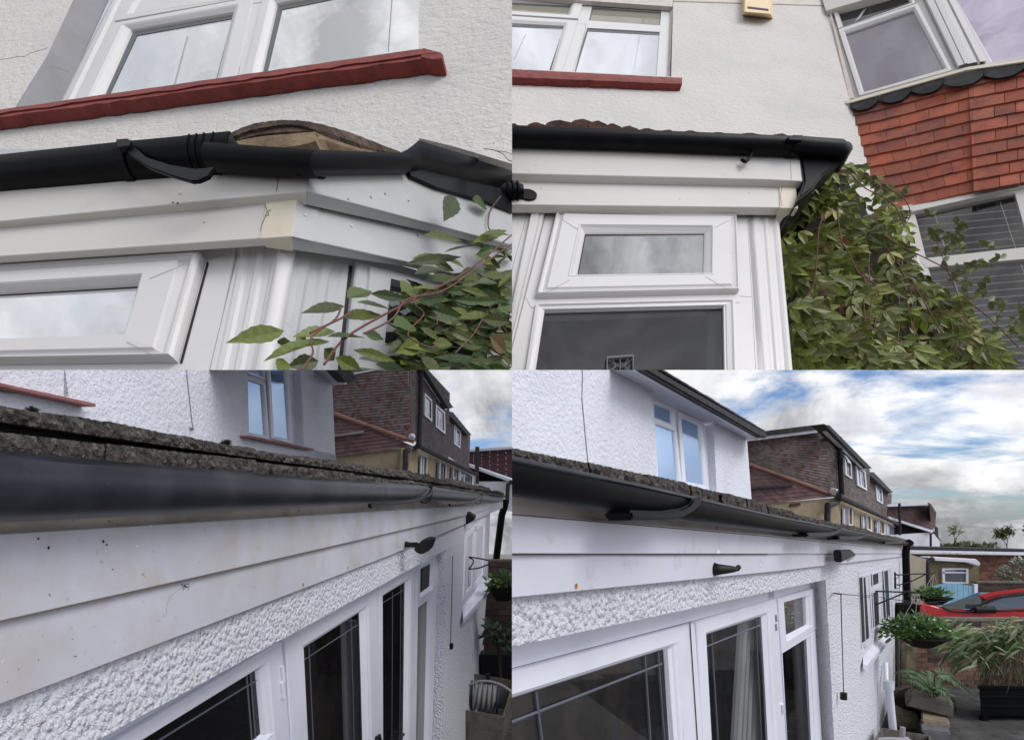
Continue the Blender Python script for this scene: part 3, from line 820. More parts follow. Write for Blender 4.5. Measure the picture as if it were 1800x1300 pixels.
for pts, r, d in (([(905, 408), (830, 470), (760, 510), (700, 540), (612, 590), (570, 640)], .0022, .05), ([(905, 425), (840, 470), (780, 510), (716, 526), (690, 560), (640, 586)], .0018, .06),
                  ([(730, 515), (730, 535), (745, 552), (720, 580), (722, 595), (755, 610), (770, 605)], .0013, .07), ([(770, 553), (768, 570)], .0012, .07),
                  ([(600, 536), (590, 560), (548, 592), (550, 620), (530, 650)], .0016, .06), ([(880, 345), (862, 370), (858, 395), (862, 405)], .0022, .0), ([(905, 600), (860, 555), (830, 590), (800, 620)], .0014, .05), ([(620, 545), (606, 556), (545, 585)], .0018, .06)):
    tube(bm, curve_pts([LP.pt(x, y, d) for x, y in pts], 6), r, 6)
link_mesh('stem', bm, MT['stem'], crp, smooth=True)
bm = NB(); tube(bm, curve_pts([W1.pt(x, y, .10) for x, y in ((850, 261.5), (868, 264), (884, 271), (893, 281), (905, 285))], 5), .0009, 5)
tube(bm, curve_pts([W1.pt(x, y, .10) for x, y in ((875, 266), (888, 267), (902, 272))], 5), .0007, 5)
link_mesh('tendril', bm, MT['stem_dark'], crp, smooth=True)
# =================================================================== view two: front of the extension, bay and creeper
rnd = random.Random(22)
set_clip(x0=850, y1=650)
U, TK = 5.0, 0.2
V2, H2 = (1265, -750), (6200, 425)
E2 = plane_vp(H2, V2, 1150, 450, 1.9 * U)
W2 = E2.off(-0.72)
IN2 = -E2.n
house = thing('bay_house', 'white roughcast house front beside a red tile-hung bay, cropped window over a dark red sill', 'house', W2.pt(1300, 100))
bm = NB()
slab(bm, W2, [(820, 116), (1180, 135), (1498, 170), (1520, 250), (1600, 480), (820, 480)], .06)
slab(bm, W2, [(1185, -60), (1460, -60), (1455, 20), (1498, 170), (1180, 135)], .06)
link_mesh('wall', bm, MT['render'], house)
bm = NB()
face(bm, [W2.pt(1185.5, -50, .001), W2.pt(1177, 137, .001), W2.pt(1173, 137, -.03), W2.pt(1180, -50, -.03)])
slab(bm, W2, [(820, -30), (1186, -30), (1182, 12), (1025, 1), (820, -14)], .03, .004)
slab(bm, W2, [(1184, -60), (1500, -60), (1452, 10), (1425, 9), (1184, 2)], .01, .006)
link_mesh('soffit', bm, M('buff_soffit', (0.55, 0.50, 0.46), 0.7, spec=.25, var=((.42, .38, .34), 9, .5, .75)), house)
WP = W2.off(-.035)
bm = NB()
slab(bm, WP, [(800, -12), (1040, 1), (1181, 11), (1174, 150), (800, 140)], .02, -.025)
slab(bm, WP, [(1013, 38), (1030, 40), (1030, 47), (1004, 140), (982, 140), (1014, 44)], .02, .002)
slab(bm, WP, [(1030, 36), (1172, 46), (1171, 57), (1028, 49)], .02, .002)
slab(bm, WP, [(1024, 0), (1043, 2), (1034, 42), (1014, 42)], .02, .003)
slab(bm, WP, [(1163, 10), (1181, 11), (1175, 150), (1153, 150)], .02, .0035)
slab(bm, WP, [(1040, 1), (1170, 10), (1168, 21), (1040, 12)], .02, .0015)
slab(bm, WP, [(1034, 45), (1030, 50), (1004, 150), (1000, 150), (1016, 90)], .02, .004)
win = link_mesh('window', bm, MT['upvc'], house)
PB = [(0, 0), (0.03, .018), (.62, .020), (.75, .017), (.96, .004), (1, -.010)]
bm = NB()
ring(bm, WP, [(820, -14), (1026, 3), (1016, 38), (820, 26)], [(820, 0), (1003, 10), (997, 29), (820, 17)], PB)
ring(bm, WP, [(820, 28), (1015, 41), (985, 140), (800, 140)], [(820, 38), (990, 47), (960, 150), (800, 150)], PB)
link_mesh('casement_frame', bm, MT['upvc'], win)
bm = NB()
slab(bm, WP, [(820, 36), (992, 45), (960, 140), (800, 140)], .003, -.006)
slab(bm, WP, [(1030, 47), (1166, 56), (1158, 145), (1000, 145)], .003, -.006)
link_mesh('glass_pane', bm, glass_mat('cloud_glass', (.34, .35, .36), .42, tint=(.92, .94, 1)), win)
bm = NB()
slab(bm, WP, [(820, -2), (1006, 9), (998, 31), (820, 18)], .003, -.006)
slab(bm, WP, [(1040, 10), (1168, 18), (1165, 48), (1032, 40)], .003, -.006)
link_mesh('glass_pane', bm, glass_mat('olive_glass', (0.25, 0.24, 0.19), 0.12), win)
bm = NB()
for q, wv in (([(1031, 49), (1163, 56), (1154, 140), (1005, 140)], (3, 5)), ([(1041, 12), (1166, 19), (1164, 46), (1033, 38)], (3, 4)), ([(820, 40), (991, 46), (960, 150), (800, 150)], (0, 3)), ([(820, 0), (1004, 9), (998, 29), (820, 18)], (0, 3))):
    inn = [(q[0][0] + wv[0], q[0][1] + wv[1]), (q[1][0] - 1, q[1][1] + wv[1]), (q[2][0] - 1, q[2][1]), (q[3][0] + wv[0], q[3][1])]
    ring(bm, WP, q, inn, [(0, -.0045), (1, -.0045)])
link_mesh('glazing_gasket', bm, bpy.data.materials['pane_shadow_gasket'], win)
bm = NB()
for a, b in (((924, 60), (903, 105)), ((1124, 64), (1115, 120)), ((1131, 27), (1130, 45)), ((941, 12), (939, 24))):
    tube(bm, [WP.pt(*a, -.003), WP.pt(*b, -.003)], .0009, 5)
link_mesh('blind_cord', bm, MT['reveal'], win)
bm = NB()
n = 30; R0 = []
for k in range(n + 1):
    t = k / n; j = rnd.uniform(-.5, .5)
    x = 820 + (1199 - 820) * t
    R0.append([bm.verts.new(W2.pt(x, 117.5 + 19.5 * t + j * .4, .05)), bm.verts.new(W2.pt(x, 125 + 18.5 * t + j, .051)), bm.verts.new(W2.pt(x + .3, 132.5 + 15 * t + j, .047)),
               bm.verts.new(W2.pt(x, 132.5 + 15 * t + j, .047) + IN2 * (.046 * U)), bm.verts.new(W2.pt(x, 117.5 + 19.5 * t, .05) + IN2 * (.05 * U))])
for a, b in zip(R0, R0[1:]):
    for k in range(4): bm.faces.new([a[k], a[k + 1], b[k + 1], b[k]])
bm.faces.new(R0[-1])
link_mesh('window_sill', bm, MT['red'], house)

# bay: two faces meeting at the corner post
RT2 = (E2.pt(1600, 100) - E2.pt(1400, 96)).normalized()
B1 = plane_through(W2.pt(1455, 20), W2.pt(1500, 176), RT2 * .8 + W2.n * .6)
c_top, c_bot = B1.pt(1625, -40), B1.pt(1700, 120)
B2 = plane_through(c_top, c_bot, RT2 * .86 + W2.n * .5)
bay = []
bm = NB()
slab(bm, B1, [(1444, -30), (1458, 20), (1500, 176), (1700, 118), (1625, -40)], .05, -.02)
slab(bm, B2, [(1625, -60), (1700, 120), (1900, 88), (1900, -60)], .05, -.02)
bw = link_mesh('bay_window', bm, MT['upvc'], house)
PB2 = [(0, 0), (0.03, .016), (.6, .018), (.75, .014), (.96, .002), (1, -.016)]
bm = NB()
ring(bm, B1, [(1474, 55), (1613, 10), (1674, 128), (1511, 172)], [(1487, 60), (1605, 19), (1660, 123), (1520, 164)], PB2)
ring(bm, B1, [(1463, 16), (1600, -32), (1609, 10), (1474, 54)], [(1475, 23), (1592, -18), (1600, 9), (1484, 51)], PB2)
ring(bm, B2, [(1652, -34), (1842, -60), (1842, 100), (1732, 118)], [(1672, -16), (1830, -44), (1830, 98), (1747, 112)], PB2)
strip(bm, B1, (1606, -40), (1684, 122), (1632, -40), (1703, 116), [(0, 0), (0.05, .02), (.55, .022), (.6, .012), (.66, .022), (1, .022)])
strip(bm, B2, (1625, -40), (1700, 119), (1655, -40), (1734, 113), [(0, .022), (.25, .024), (.5, .024), (.55, .004), (.62, .004), (.66, .022), (1, .02)])
link_mesh('casement_frame', bm, MT['upvc'], bw)
bm = NB(); slab(bm, B1, [(1485, 56), (1609, 14), (1664, 128), (1517, 168)], .003, -.010)
link_mesh('glass_pane', bm, glass_mat('mauve_glass', (0.17, 0.155, 0.185), 0.12), bw)
bm = NB(); slab(bm, B2, [(1668, -22), (1840, -50), (1840, 104), (1742, 118)], .003, -.010)
link_mesh('glass_pane', bm, glass_mat('violet_glass', (0.10, 0.085, 0.13), 0.36, tint=(.86, .80, .95)), bw)
bm = NB(); slab(bm, B1, [(1472, 20), (1596, -24), (1604, 13), (1482, 55)], .003, -.010)
link_mesh('glass_pane', bm, MT['glass_dark'], bw)
bm = NB(); tube(bm, curve_pts([B1.pt(x, y, -.007) for x, y in ((1527, 8), (1530, 22), (1533, 34), (1524, 36))], 4), .0012, 5)
slab(bm, B1, [(1517, 18), (1524, 14), (1512, 32), (1502, 40)], .002, -.006)
link_mesh('blind_cord', bm, MT['metal'], bw)
bm = NB()                                                       # stained trim where bay meets wall
strip(bm, B1, (1446, -30), (1492, 180), (1460, 20), (1503, 176), [(0, 0), (.2, .02), (.8, .022), (1, 0)])
link_mesh('edge_trim', bm, M('rust_stained_trim', (.66, .57, .51), .6, var=((.55, .40, .32), 6, .5, .75)), bw)
bm = NB()
slab(bm, B1, [(1436, -30), (1452, 19), (1560, -12), (1640, -40)], .06, .05)
link_mesh('soffit', bm, MT['board'], house)
bm = NB()                                                       # pale projecting sill
def bay_pt(x, y, h): return B1.pt(x, y, h) if x <= 1700 else B2.pt(x, y, h)
top = [(1472, 181.5), (1500, 174), (1600, 146), (1700, 118), (1760, 109), (1850, 95)]
bot = [(1478, 183.5), (1500, 179), (1600, 151), (1700, 123), (1760, 114.5), (1850, 101)]
r0 = []
for a, b in zip(top, bot):
    p, q = bay_pt(*a, .055), bay_pt(*b, .055); nn = (B1.n if a[0] < 1700 else B2.n)
    r0.append([bm.verts.new(v) for v in (p, q, q - nn * (.07 * U), p - nn * (.07 * U))])
for a, b in zip(r0, r0[1:]):
    for k in range(4): bm.faces.new([a[k], a[(k + 1) % 4], b[(k + 1) % 4], b[k]])
bm.faces.new(r0[0])
link_mesh('bay_sill', bm, MT['cream'], bw)

# tile-hung apron: real overlapping tiles over both faces
def bez(a, b, t): return lerp2(a, b, t)
L0, L1 = (1484, 192), (1563, 360)
cB = (1702, 128), (1706, 337)
Rr = (1860, 100), (1860, 306)
def rowpt(u, v, h):
    """u 0..1 left face, 1..2 right face; v down the rows"""
    # the hanging curves outwards at its left edge
    lx = [(1484, 190), (1490, 205), (1492, 222), (1494, 240), (1499, 258), (1505, 277), (1513, 296), (1524, 315), (1538, 333), (1553, 350), (1566, 368)]
    s = min(max(v, 0), .9999) * 10; i = int(s); l = lerp2(lx[i], lx[i + 1], s - i)
    c = lerp2((1702, 130), (1712, 336), v); r = lerp2((1860, 100), (1860, 309), v)
    if u <= 1: x, y = lerp2(l, c, u)
    else: x, y = lerp2(c, r, u - 1)
    y += 3 * math.sin(math.pi * min(u, 1)) * (1 - u if u < 1 else 0)
    return (B1 if u <= 1 else B2).pt(x, y, h)
bm = NB(); tints = {}
NR = 10
lay = bm.loops.layers.float_color.new('tint')
for r in range(NR):
    v0, v1 = r / NR - .03, (r + 1) / NR
    v0 = max(v0, 0)
    tw = .245 + .0 * r
    u = -.30 + (tw / 2 if r % 2 else 0) + rnd.uniform(-.02, .02)
    while u < 2.0:
        ua, ub = max(u, 0), min(u + tw * (1 if u < 1 else .98), 2.0)
        u += tw
        if ub - ua < .02: continue
        if ua < 1 < ub: segs = [(ua, 1.0), (1.0001, ub)]
        else: segs = [(ua, ub)]
        k = rnd.uniform(.8, 1.2); w = rnd.random()
        c = (.30 * k, (.072 + .02 * w) * k, (.040 + .012 * w) * k, 1)
        if rnd.random() < .07: c = (.21 * k, .062 * k, .042 * k, 1)
        lift = rnd.uniform(-.0012, .0012)
        for a, b in segs:
            if b - a < .01: continue
            g = .0017 if a == ua else 0
            hb, ht = .027 + lift, .012
            j1, j2 = rnd.uniform(-.003, .003), rnd.uniform(-.003, .003)
            f = [rowpt(a + g, v0, ht), rowpt(b - g, v0, ht), rowpt(b - g, v1 + j1, hb), rowpt(a + g, v1 + j2, hb)]
            nn = B1.n if b <= 1 else B2.n
            for ff in prism(bm, f, [p - nn * (.012 * U) for p in f]):
                for l in ff.loops: l[lay] = c
bmesh.ops.recalc_face_normals(bm, faces=bm.faces[:])
link_mesh('tile_cladding', bm, MT['hung'], house)
bm = NB()                                                       # wall behind the tiles
face(bm, [rowpt(0, 0, .002), rowpt(1, 0, .002), rowpt(1, .99, .002), rowpt(0, .99, .002)])
face(bm, [rowpt(1.001, 0, .002), rowpt(2, 0, .002), rowpt(2, .99, .002), rowpt(1.001, .99, .002)])
link_mesh('wall', bm, MT['gap'], house)
bm = NB()                                                       # scalloped lead apron
sc = [((1494, 188), (1543, 176), (1510, 193), (1528, 192)), ((1548, 177), (1600, 160), (1566, 180), (1590, 176)), ((1602, 161), (1658, 146), (1622, 165), (1646, 160)), ((1660, 149), (1728, 132), (1686, 151), (1714, 147)), ((1730, 133), (1801, 118), (1754, 137), (1784, 133)), ((1803, 119), (1870, 104), (1830, 122), (1850, 120))]
for a, b, c, d in sc:
    pl = B1 if b[0] < 1705 else B2
    arc = []
    for k in range(9):
        t = k / 8
        arc.append(tuple((1 - t) ** 3 * a[i] + 3 * t * (1 - t) ** 2 * (c[i] + (4 if i else 0)) + 3 * t * t * (1 - t) * (d[i] + (4 if i else 0)) + t ** 3 * b[i] for i in (0, 1)))
    up = [(b[0] + 1, b[1] - 12), (a[0] - 1, a[1] - 13)]
    ring_ = [pl.pt(x, y, .046 + .004 * math.sin(k * 1.1)) for k, (x, y) in enumerate(arc)] + [pl.pt(x, y, .047) for x, y in up]
    prism(bm, ring_, [p - pl.n * (.006 * U) for p in ring_])
link_mesh('lead_flashing', bm, MT['lead'], house)
# lower bay window, blinds within
LB = Plane(B1.n * .62 + B2.n * .38, B1.pt(1650, 330, .0))
bm = NB()
slab(bm, LB, [(1585, 362), (1860, 312), (1860, 322), (1800, 328), (1592, 374)], .05, .020)
ring(bm, LB, [(1570, 360), (1860, 314), (1860, 760), (1668, 760)], [(1607, 366), (1845, 331), (1845, 740), (1700, 740)], [(0, 0), (.02, .012), (.5, .014), (.6, .006), (.95, .003), (1, -.012)])
slab(bm, LB, [(1616, 455), (1860, 428), (1860, 447), (1800, 455), (1628, 470)], .03, .006)
slab(bm, LB, [(1784, 338), (1800, 335), (1830, 437), (1812, 440)], .03, .004)
lbw = link_mesh('bay_window', bm, MT['cream'] if False else MT['board'], house)
bm = NB(); slab(bm, LB, [(1600, 360), (1850, 325), (1850, 745), (1690, 745)], .003, -.008)
link_mesh('glass_pane', bm, glass_mat('streaked_glass', (.02, .02, .022), .045, clear=.85, tint=(.8, .8, .8)), lbw)
bm = NB()
for k in range(26):
    y = 376 + k * 12.2
    if 449 < y < 470: continue
    a, b = (1590, y + 12), (1850, y - 14 + k * .6)
    p = [LB.pt(*a, -.05), LB.pt(*b, -.05)]
    tube(bm, p, .0021, 5)
o = link_mesh('venetian_blind', bm, MT['board'], lbw)
bm = NB()
for a, b in (((1640, 365), (1712, 610)), ((1758, 355), (1800, 480))): tube(bm, [LB.pt(*a, -.042), LB.pt(*b, -.042)], .0018, 5)
link_mesh('blind_ladder', bm, MT['board'], lbw)
bm = NB(); slab(bm, LB, [(1540, 340), (1900, 290), (1900, 800), (1640, 800)], .02, -.16)
link_mesh('room', bm, MT['room'], lbw)

# cream box on the wall at the eaves
ab = thing('alarm_box', 'cream plastic box with a black slot on the white wall at the top edge', 'alarm box', W2.pt(1331, 20))
bm = NB()
f = [W2.pt(x, y, .075) for x, y in ((1309, -40), (1353, -36), (1354, 25), (1309, 21))]
b = [W2.pt(x, y, 0) for x, y in ((1303, -40), (1356, -38), (1359, 34), (1305, 28))]
prism(bm, f, b); bevel(bm, .004, 2)
link_mesh('case', bm, M('cream_plastic', (.72, .55, .34), .45, spec=.4), ab)
bm = NB(); slab(bm, W2, [(1314, 11.5), (1351, 16), (1351, 19.5), (1314, 15)], .003, .0765)
link_mesh('slot', bm, MT['gap'], ab)

# ---- extension
ext = thing('house_extension', 'white boarded extension front with a small fanlight above a dark pane beside the creeper', 'extension', E2.pt(1150, 500))
bm = NB(); slab(bm, E2, [(820, 240), (1410, 262), (1417, 318.5), (1350, 315), (820, 302.5)], .03, .075); bevel(bm, .0015); link_mesh('fascia_board', bm, MT['board'], ext)
bm = NB(); slab(bm, E2, [(820, 300), (1371, 312), (1373, 364.5), (820, 358)], .03, .046); bevel(bm, .0015); link_mesh('fascia_board', bm, MT['board'], ext)
bm = NB(); slab(bm, E2, [(1369, 312), (1398, 314), (1403, 366), (1371.5, 365)], .03, .050); bevel(bm, .001); link_mesh('corner_cap', bm, MT['cream'], ext)
bm = NB(); face(bm, [E2.pt(1403, 366, .049), E2.pt(1371, 365, .049), E2.pt(1362, 388, .0), E2.pt(1364, 391, .0)]); slab(bm, E2, [(1378, 330), (1402, 330), (1402, 366), (1386, 366)], .2, .02)
link_mesh('fascia_board', bm, MT['board'], ext)
bm = NB()
tube(bm, [E2.pt(1388, 262, .0755), E2.pt(1391, 316, .0755)], .0006, 4); tube(bm, curve_pts([E2.pt(x, y, .0505) for x, y in ((1371, 315), (1374, 330), (1372, 345), (1375, 362))], 4), .0007, 4)
link_mesh('board_crack', bm, bpy.data.materials['crack_dirt_shade'], ext)
for x, y, h in ((942, 291, .0755), (1300, 300, .0755), (951, 331, .0465), (1317, 339, .0465), (1195, 350, .0465)):
    bm = NB(); p = E2.pt(x, y, h); tube(bm, [p, p + E2.n * (.001 * U)], .003, 8, .0016); link_mesh('screw_cap', bm, MT['board_grey'], ext)
bm = NB(); slab(bm, E2, [(820, 244), (1380, 262), (1380, 290), (820, 280)], .02, .03); link_mesh('wall_plate', bm, MT['gap'], ext)
bm = NB()
slab(bm, E2, [(820, 350), (1332, 360), (1334, 390), (1338, 531), (820, 545)], .05, 0)
slab(bm, E2, [(1272, 531), (1338, 531), (1352, 720), (1275, 720)], .05, 0)
slab(bm, E2, [(820, 545), (958, 541), (931, 720), (820, 720)], .05, 0)
frm = link_mesh('window_frame', bm, MT['upvc'], ext)
bm = NB()
strip(bm, E2, (937, 360), (868, 690), (962, 360), (880, 690), [(0, 0), (.02, .014), (.55, .016), (.62, .010), (.78, .014), (.9, .010), (1, 0)])
link_mesh('door_post', bm, MT['upvc'], ext)
bm = NB(); tube(bm, [E2.pt(962, 366, .0), E2.pt(880, 690, .0)], .0022, 5)
tube(bm, [E2.pt(928, 370, .0), E2.pt(850, 660, .0)], .001, 5)
link_mesh('glazing_gasket', bm, bpy.data.materials['joint_line'], ext)
bm = NB()
ring(bm, E2, [(977, 377), (1291, 386), (1295, 517), (941, 526)], [(1028, 413), (1237, 412.5), (1235, 484), (1014, 487)],
     [(0, .001), (0, .016), (.03, .022), (.05, .0225), (.08, .017), (.15, .014), (.22, .018), (.25, .022), (.74, .022), (.76, .0235), (.80, .0235), (.84, .018), (.97, .006), (1, .002)])
cas = link_mesh('fanlight', bm, MT['upvc'], ext)
bm = NB(); slab(bm, E2, [(1026, 411), (1240, 410), (1238, 487), (1011, 490)], .0012, .0018); link_mesh('glass_pane', bm, glass_mat('grey_sky_glass', (.03, .03, .03), .34, tint=(.8, .8, .8)), cas)
bm = NB(); ring(bm, E2, [(1027, 412), (1238, 411.5), (1236, 485), (1013, 488)], [(1029.5, 415.5), (1236.2, 414.5), (1234.6, 483.7), (1016, 486.4)], [(0, .0022), (1, .0022)])
ring(bm, E2, [(976, 376), (1292, 385), (1296.5, 519), (940, 528)], [(978, 378), (1291, 387), (1294, 517), (943, 525)], [(0, .001), (1, .001)])
link_mesh('glazing_gasket', bm, MT['gap'], cas)
bm = NB()
ring(bm, E2, [(940, 537), (1291, 529), (1296, 700), (915, 700)], [(957, 546), (1273, 538), (1276, 700), (930, 700)], [(0, 0), (.08, .010), (.3, .011), (.45, .006), (.85, .003), (1, -.010)])
slab(bm, E2, [(925, 523), (1298, 516), (1300, 531), (934, 540)], .01, .0015)
low = link_mesh('pane_bead', bm, MT['upvc'], ext)
bm = NB(); slab(bm, E2, [(952, 541), (1277, 533), (1280, 720), (924, 720)], .003, -.009); link_mesh('glass_pane', bm, glass_mat('grey_reflecting_glass', (.016, .016, .017), .03, clear=.6), low)
bm = NB(); slab(bm, E2, [(930, 520), (1330, 515), (1330, 760), (890, 760)], .02, -.5); link_mesh('room', bm, M('grey_room', (.035, .035, .035), .9), low)
bm = NB()
slab(bm, E2, [(1246, 540), (1273, 539), (1275, 720), (1244, 720)], .02, -.03); link_mesh('curtain', bm, M('olive_curtain', (.16, .16, .14), .9), low)
bm = NB(); tube(bm, [E2.pt(957, 546, -.004), E2.pt(1273, 538, -.004), E2.pt(1276, 700, -.004)], .0018, 5); tube(bm, [E2.pt(957, 546, -.004), E2.pt(930, 700, -.004)], .0024, 5)
link_mesh('glazing_gasket', bm, MT['gap'], low)
for pts, h in (([(1018, 405), (977, 379)], .0226), ([(1247, 405), (1282, 387)], .0226), ([(1001, 492), (944, 523)], .0226), ([(1240, 486), (1285, 512)], .0226), ([(1313, 374), (1322, 522), (1330, 680)], .0004), ([(1296, 520), (1321, 522)], .0004)):
    bm = NB(); tube(bm, [E2.pt(x, y, h) for x, y in pts], .0005, 4); link_mesh('mitre_joint', bm, bpy.data.materials['joint_line'], ext)
bm = NB()
strip(bm, E2, (1314, 372), (1335, 690), (1366, 372), (1394, 690), [(0, 0), (.16, 0), (.2, .002), (.36, .002), (.42, -.0015), (.5, -.0015), (.56, .0025), (.66, .0025), (.72, -.001), (.82, -.001), (.88, .003), (1, .002)])
link_mesh('corner_trim', bm, MT['upvc'], ext)
bm = NB(); tube(bm, [E2.pt(1361, 370, -.008), E2.pt(1388, 690, -.008)], .013, 14); link_mesh('corner_post', bm, MT['upvc'], ext, smooth=True)

# gutter
GP = [E2.pt(x, y, .142) - E2.n * (.0 * U) for x, y in ((820, 217), (1100, 227), (1398, 240))]
r = .034
ctr = [p - E2.n * (r * U) for p in GP]
g = link_mesh('gutter', gut(ctr, r, E2.n, scale=[1, 1.0, 1.06]), MT['black'], ext, smooth=True)
dG = (GP[-1] - GP[0]).normalized()
bm = gut([ctr[-1] - dG * (.014 * U), ctr[-1] + dG * (.028 * U)], r * 1.15, E2.n, th=.004)
slab(bm, E2, [(1387, 238), (1410, 239), (1410, 246), (1387, 245)], .01, .15)
link_mesh('gutter_joint', bm, MT['black'], g, smooth=True)
bm = NB()                                                        # small hooked clip
tube(bm, curve_pts([E2.pt(x, y, h) for x, y, h in ((1322, 268, .10), (1318, 276, .10), (1311, 284, .10), (1304, 281, .09))], 4), .006, 8)
link_mesh('gutter_bracket', bm, MT['black'], g, smooth=True)
cor = E2.pt(1487, 246, .142)
path = [ctr[-1] + dG * (.02 * U), cor - E2.n * (r * U) - dG * (.012 * U), cor - E2.n * (r * U), cor - E2.n * ((r + .02) * U), cor + IN2 * (.20 * U), cor + IN2 * (.60 * U)]
dd = [E2.n, E2.n, (E2.n + dG).normalized(), dG, dG, dG]
link_mesh('gutter_angle', gut(path, r * 1.1, dd), MT['black'], g, smooth=True)
bm = NB(); slab(bm, E2, [(1408, 241), (1478, 244), (1496, 249), (1502, 257), (1494, 271), (1472, 289), (1448, 306), (1430, 330), (1402, 352), (1414, 318), (1409, 280)], .2, .085)
bevel(bm, .006, 2)
link_mesh('gutter_apron', bm, MT['black'], ext)
# tile ends peeping over
pk = [(905, 217, 14), (945, 215, 20), (985, 211, 26), (1025, 209, 22), (1052, 212, 17), (1078, 217, 16), (1107, 221, 18), (1140, 225, 20), (1177, 228, 22), (1217, 229, 24), (1267, 232, 26), (1322, 233, 28), (1376, 235, 26)]
bm = NB()
for x, y, w in pk:
    top = []
    for k in range(11):
        a = math.pi * k / 10
        top.append((x - math.cos(a) * w, y + 9 - math.sin(a) * 9 + rnd.uniform(-.5, .5) + (2 if k > 5 else 0)))
    slab(bm, E2, top + [(x + w, y + 26), (x - w, y + 26)], .15, .085 + rnd.uniform(-.01, .0))
link_mesh('roof_tiles', bm, M('red_brown_tile', (.085, .04, .03), .95, spec=.12, var=[((.03, .02, .018), 25, .42, .65), ((.15, .09, .07), 60, .6, .75)], bump=[('noise', 60, .9, .02)]), ext)

# black lamp on the board at the left edge
lp = thing('wall_lamp', 'black rounded lamp fixed to the white board above the door post', 'lamp', E2.pt(905, 335, .05))
bm = NB()
pts = [(905, 336, .047, .024), (905, 336, .056, .026), (903, 336, .075, .024), (900, 335, .10, .021), (897, 335, .12, .016)]
base = E2.pt(928, 344, .047)
tube(bm, [base, base + E2.n * (.006 * U)], .030, 20); link_mesh('base_plate', bm, MT['black'], lp, smooth=True)
bm = NB(); a = E2.pt(905, 337, .06); tube(bm, [a - dG * (.06 * U), a - dG * (.02 * U), a + dG * (.014 * U), a + dG * (.026 * U)], .030, 18, .022)
for t in (-.03, -.012, .004): tube(bm, [a + dG * (t * U), a + dG * ((t + .006) * U)], .032, 18)
link_mesh('lamp_body', bm, MT['black'], lp, smooth=True)

# small ornamental silver plaque seen in the dark pane
pq = thing('letter_plate', 'ornate silver rectangular plaque low in the dark pane', 'plaque', E2.pt(1090, 640))
bm = NB(); ring(bm, E2, [(1066, 626), (1114, 622), (1115, 662), (1065, 662)], [(1069, 631), (1111, 628), (1112, 662), (1068, 662)], [(0, -.005), (.2, .002), (.8, .002), (1, -.005)])
DM = M('dim_silver', (.10, .10, .10), .6, metal=.2)
link_mesh('frame', bm, DM, pq)
bm = NB()
for pts in ([(1068, 632), (1090, 645), (1112, 630)], [(1068, 655), (1090, 640), (1112, 655)], [(1090, 629), (1090, 660)], [(1076, 632), (1082, 642), (1076, 652)], [(1104, 631), (1098, 642), (1104, 652)]):
    tube(bm, curve_pts([E2.pt(x, y, -.003) for x, y in pts], 5), .0016, 5)
link_mesh('scrollwork', bm, DM, pq)

# ---- creeper: a deep bulging mass of pointed leaflets
crp = thing('climbing_plant', 'dense green creeper mass hanging between the white extension corner and the bay window', 'creeper', E2.pt(1500, 600, -.2))
edge_l = [(290, 1470), (330, 1420), (370, 1392), (420, 1374), (520, 1380), (600, 1390), (680, 1396)]
edge_r = [(290, 1512), (320, 1545), (350, 1568), (400, 1590), (450, 1600), (490, 1632), (530, 1690), (560, 1712), (600, 1745), (680, 1790)]
def ev(t, y):
    for (a, xa), (b, xb) in zip(t, t[1:]):
        if a <= y <= b: return xa + (xb - xa) * (y - a) / (b - a)
    return t[0][1] if y < t[0][0] else t[-1][1]
vd2 = -ray(1560, 480).normalized()
dep0 = (E2.pt(1420, 480) - CAM).y
def ivy_pt(x, y, d):
    l, r = ev(edge_l, y), ev(edge_r, y)
    u = max(0, min(1, (x - l) / max(r - l, 1)))
    base = dep0 * (1.10 + .22 * u) * (1 + (480 - y) * .00045)
    return at(x, y, base - d * U)
bm = NB(); lay = bm.loops.layers.float_color.new('tint')
cl = 0
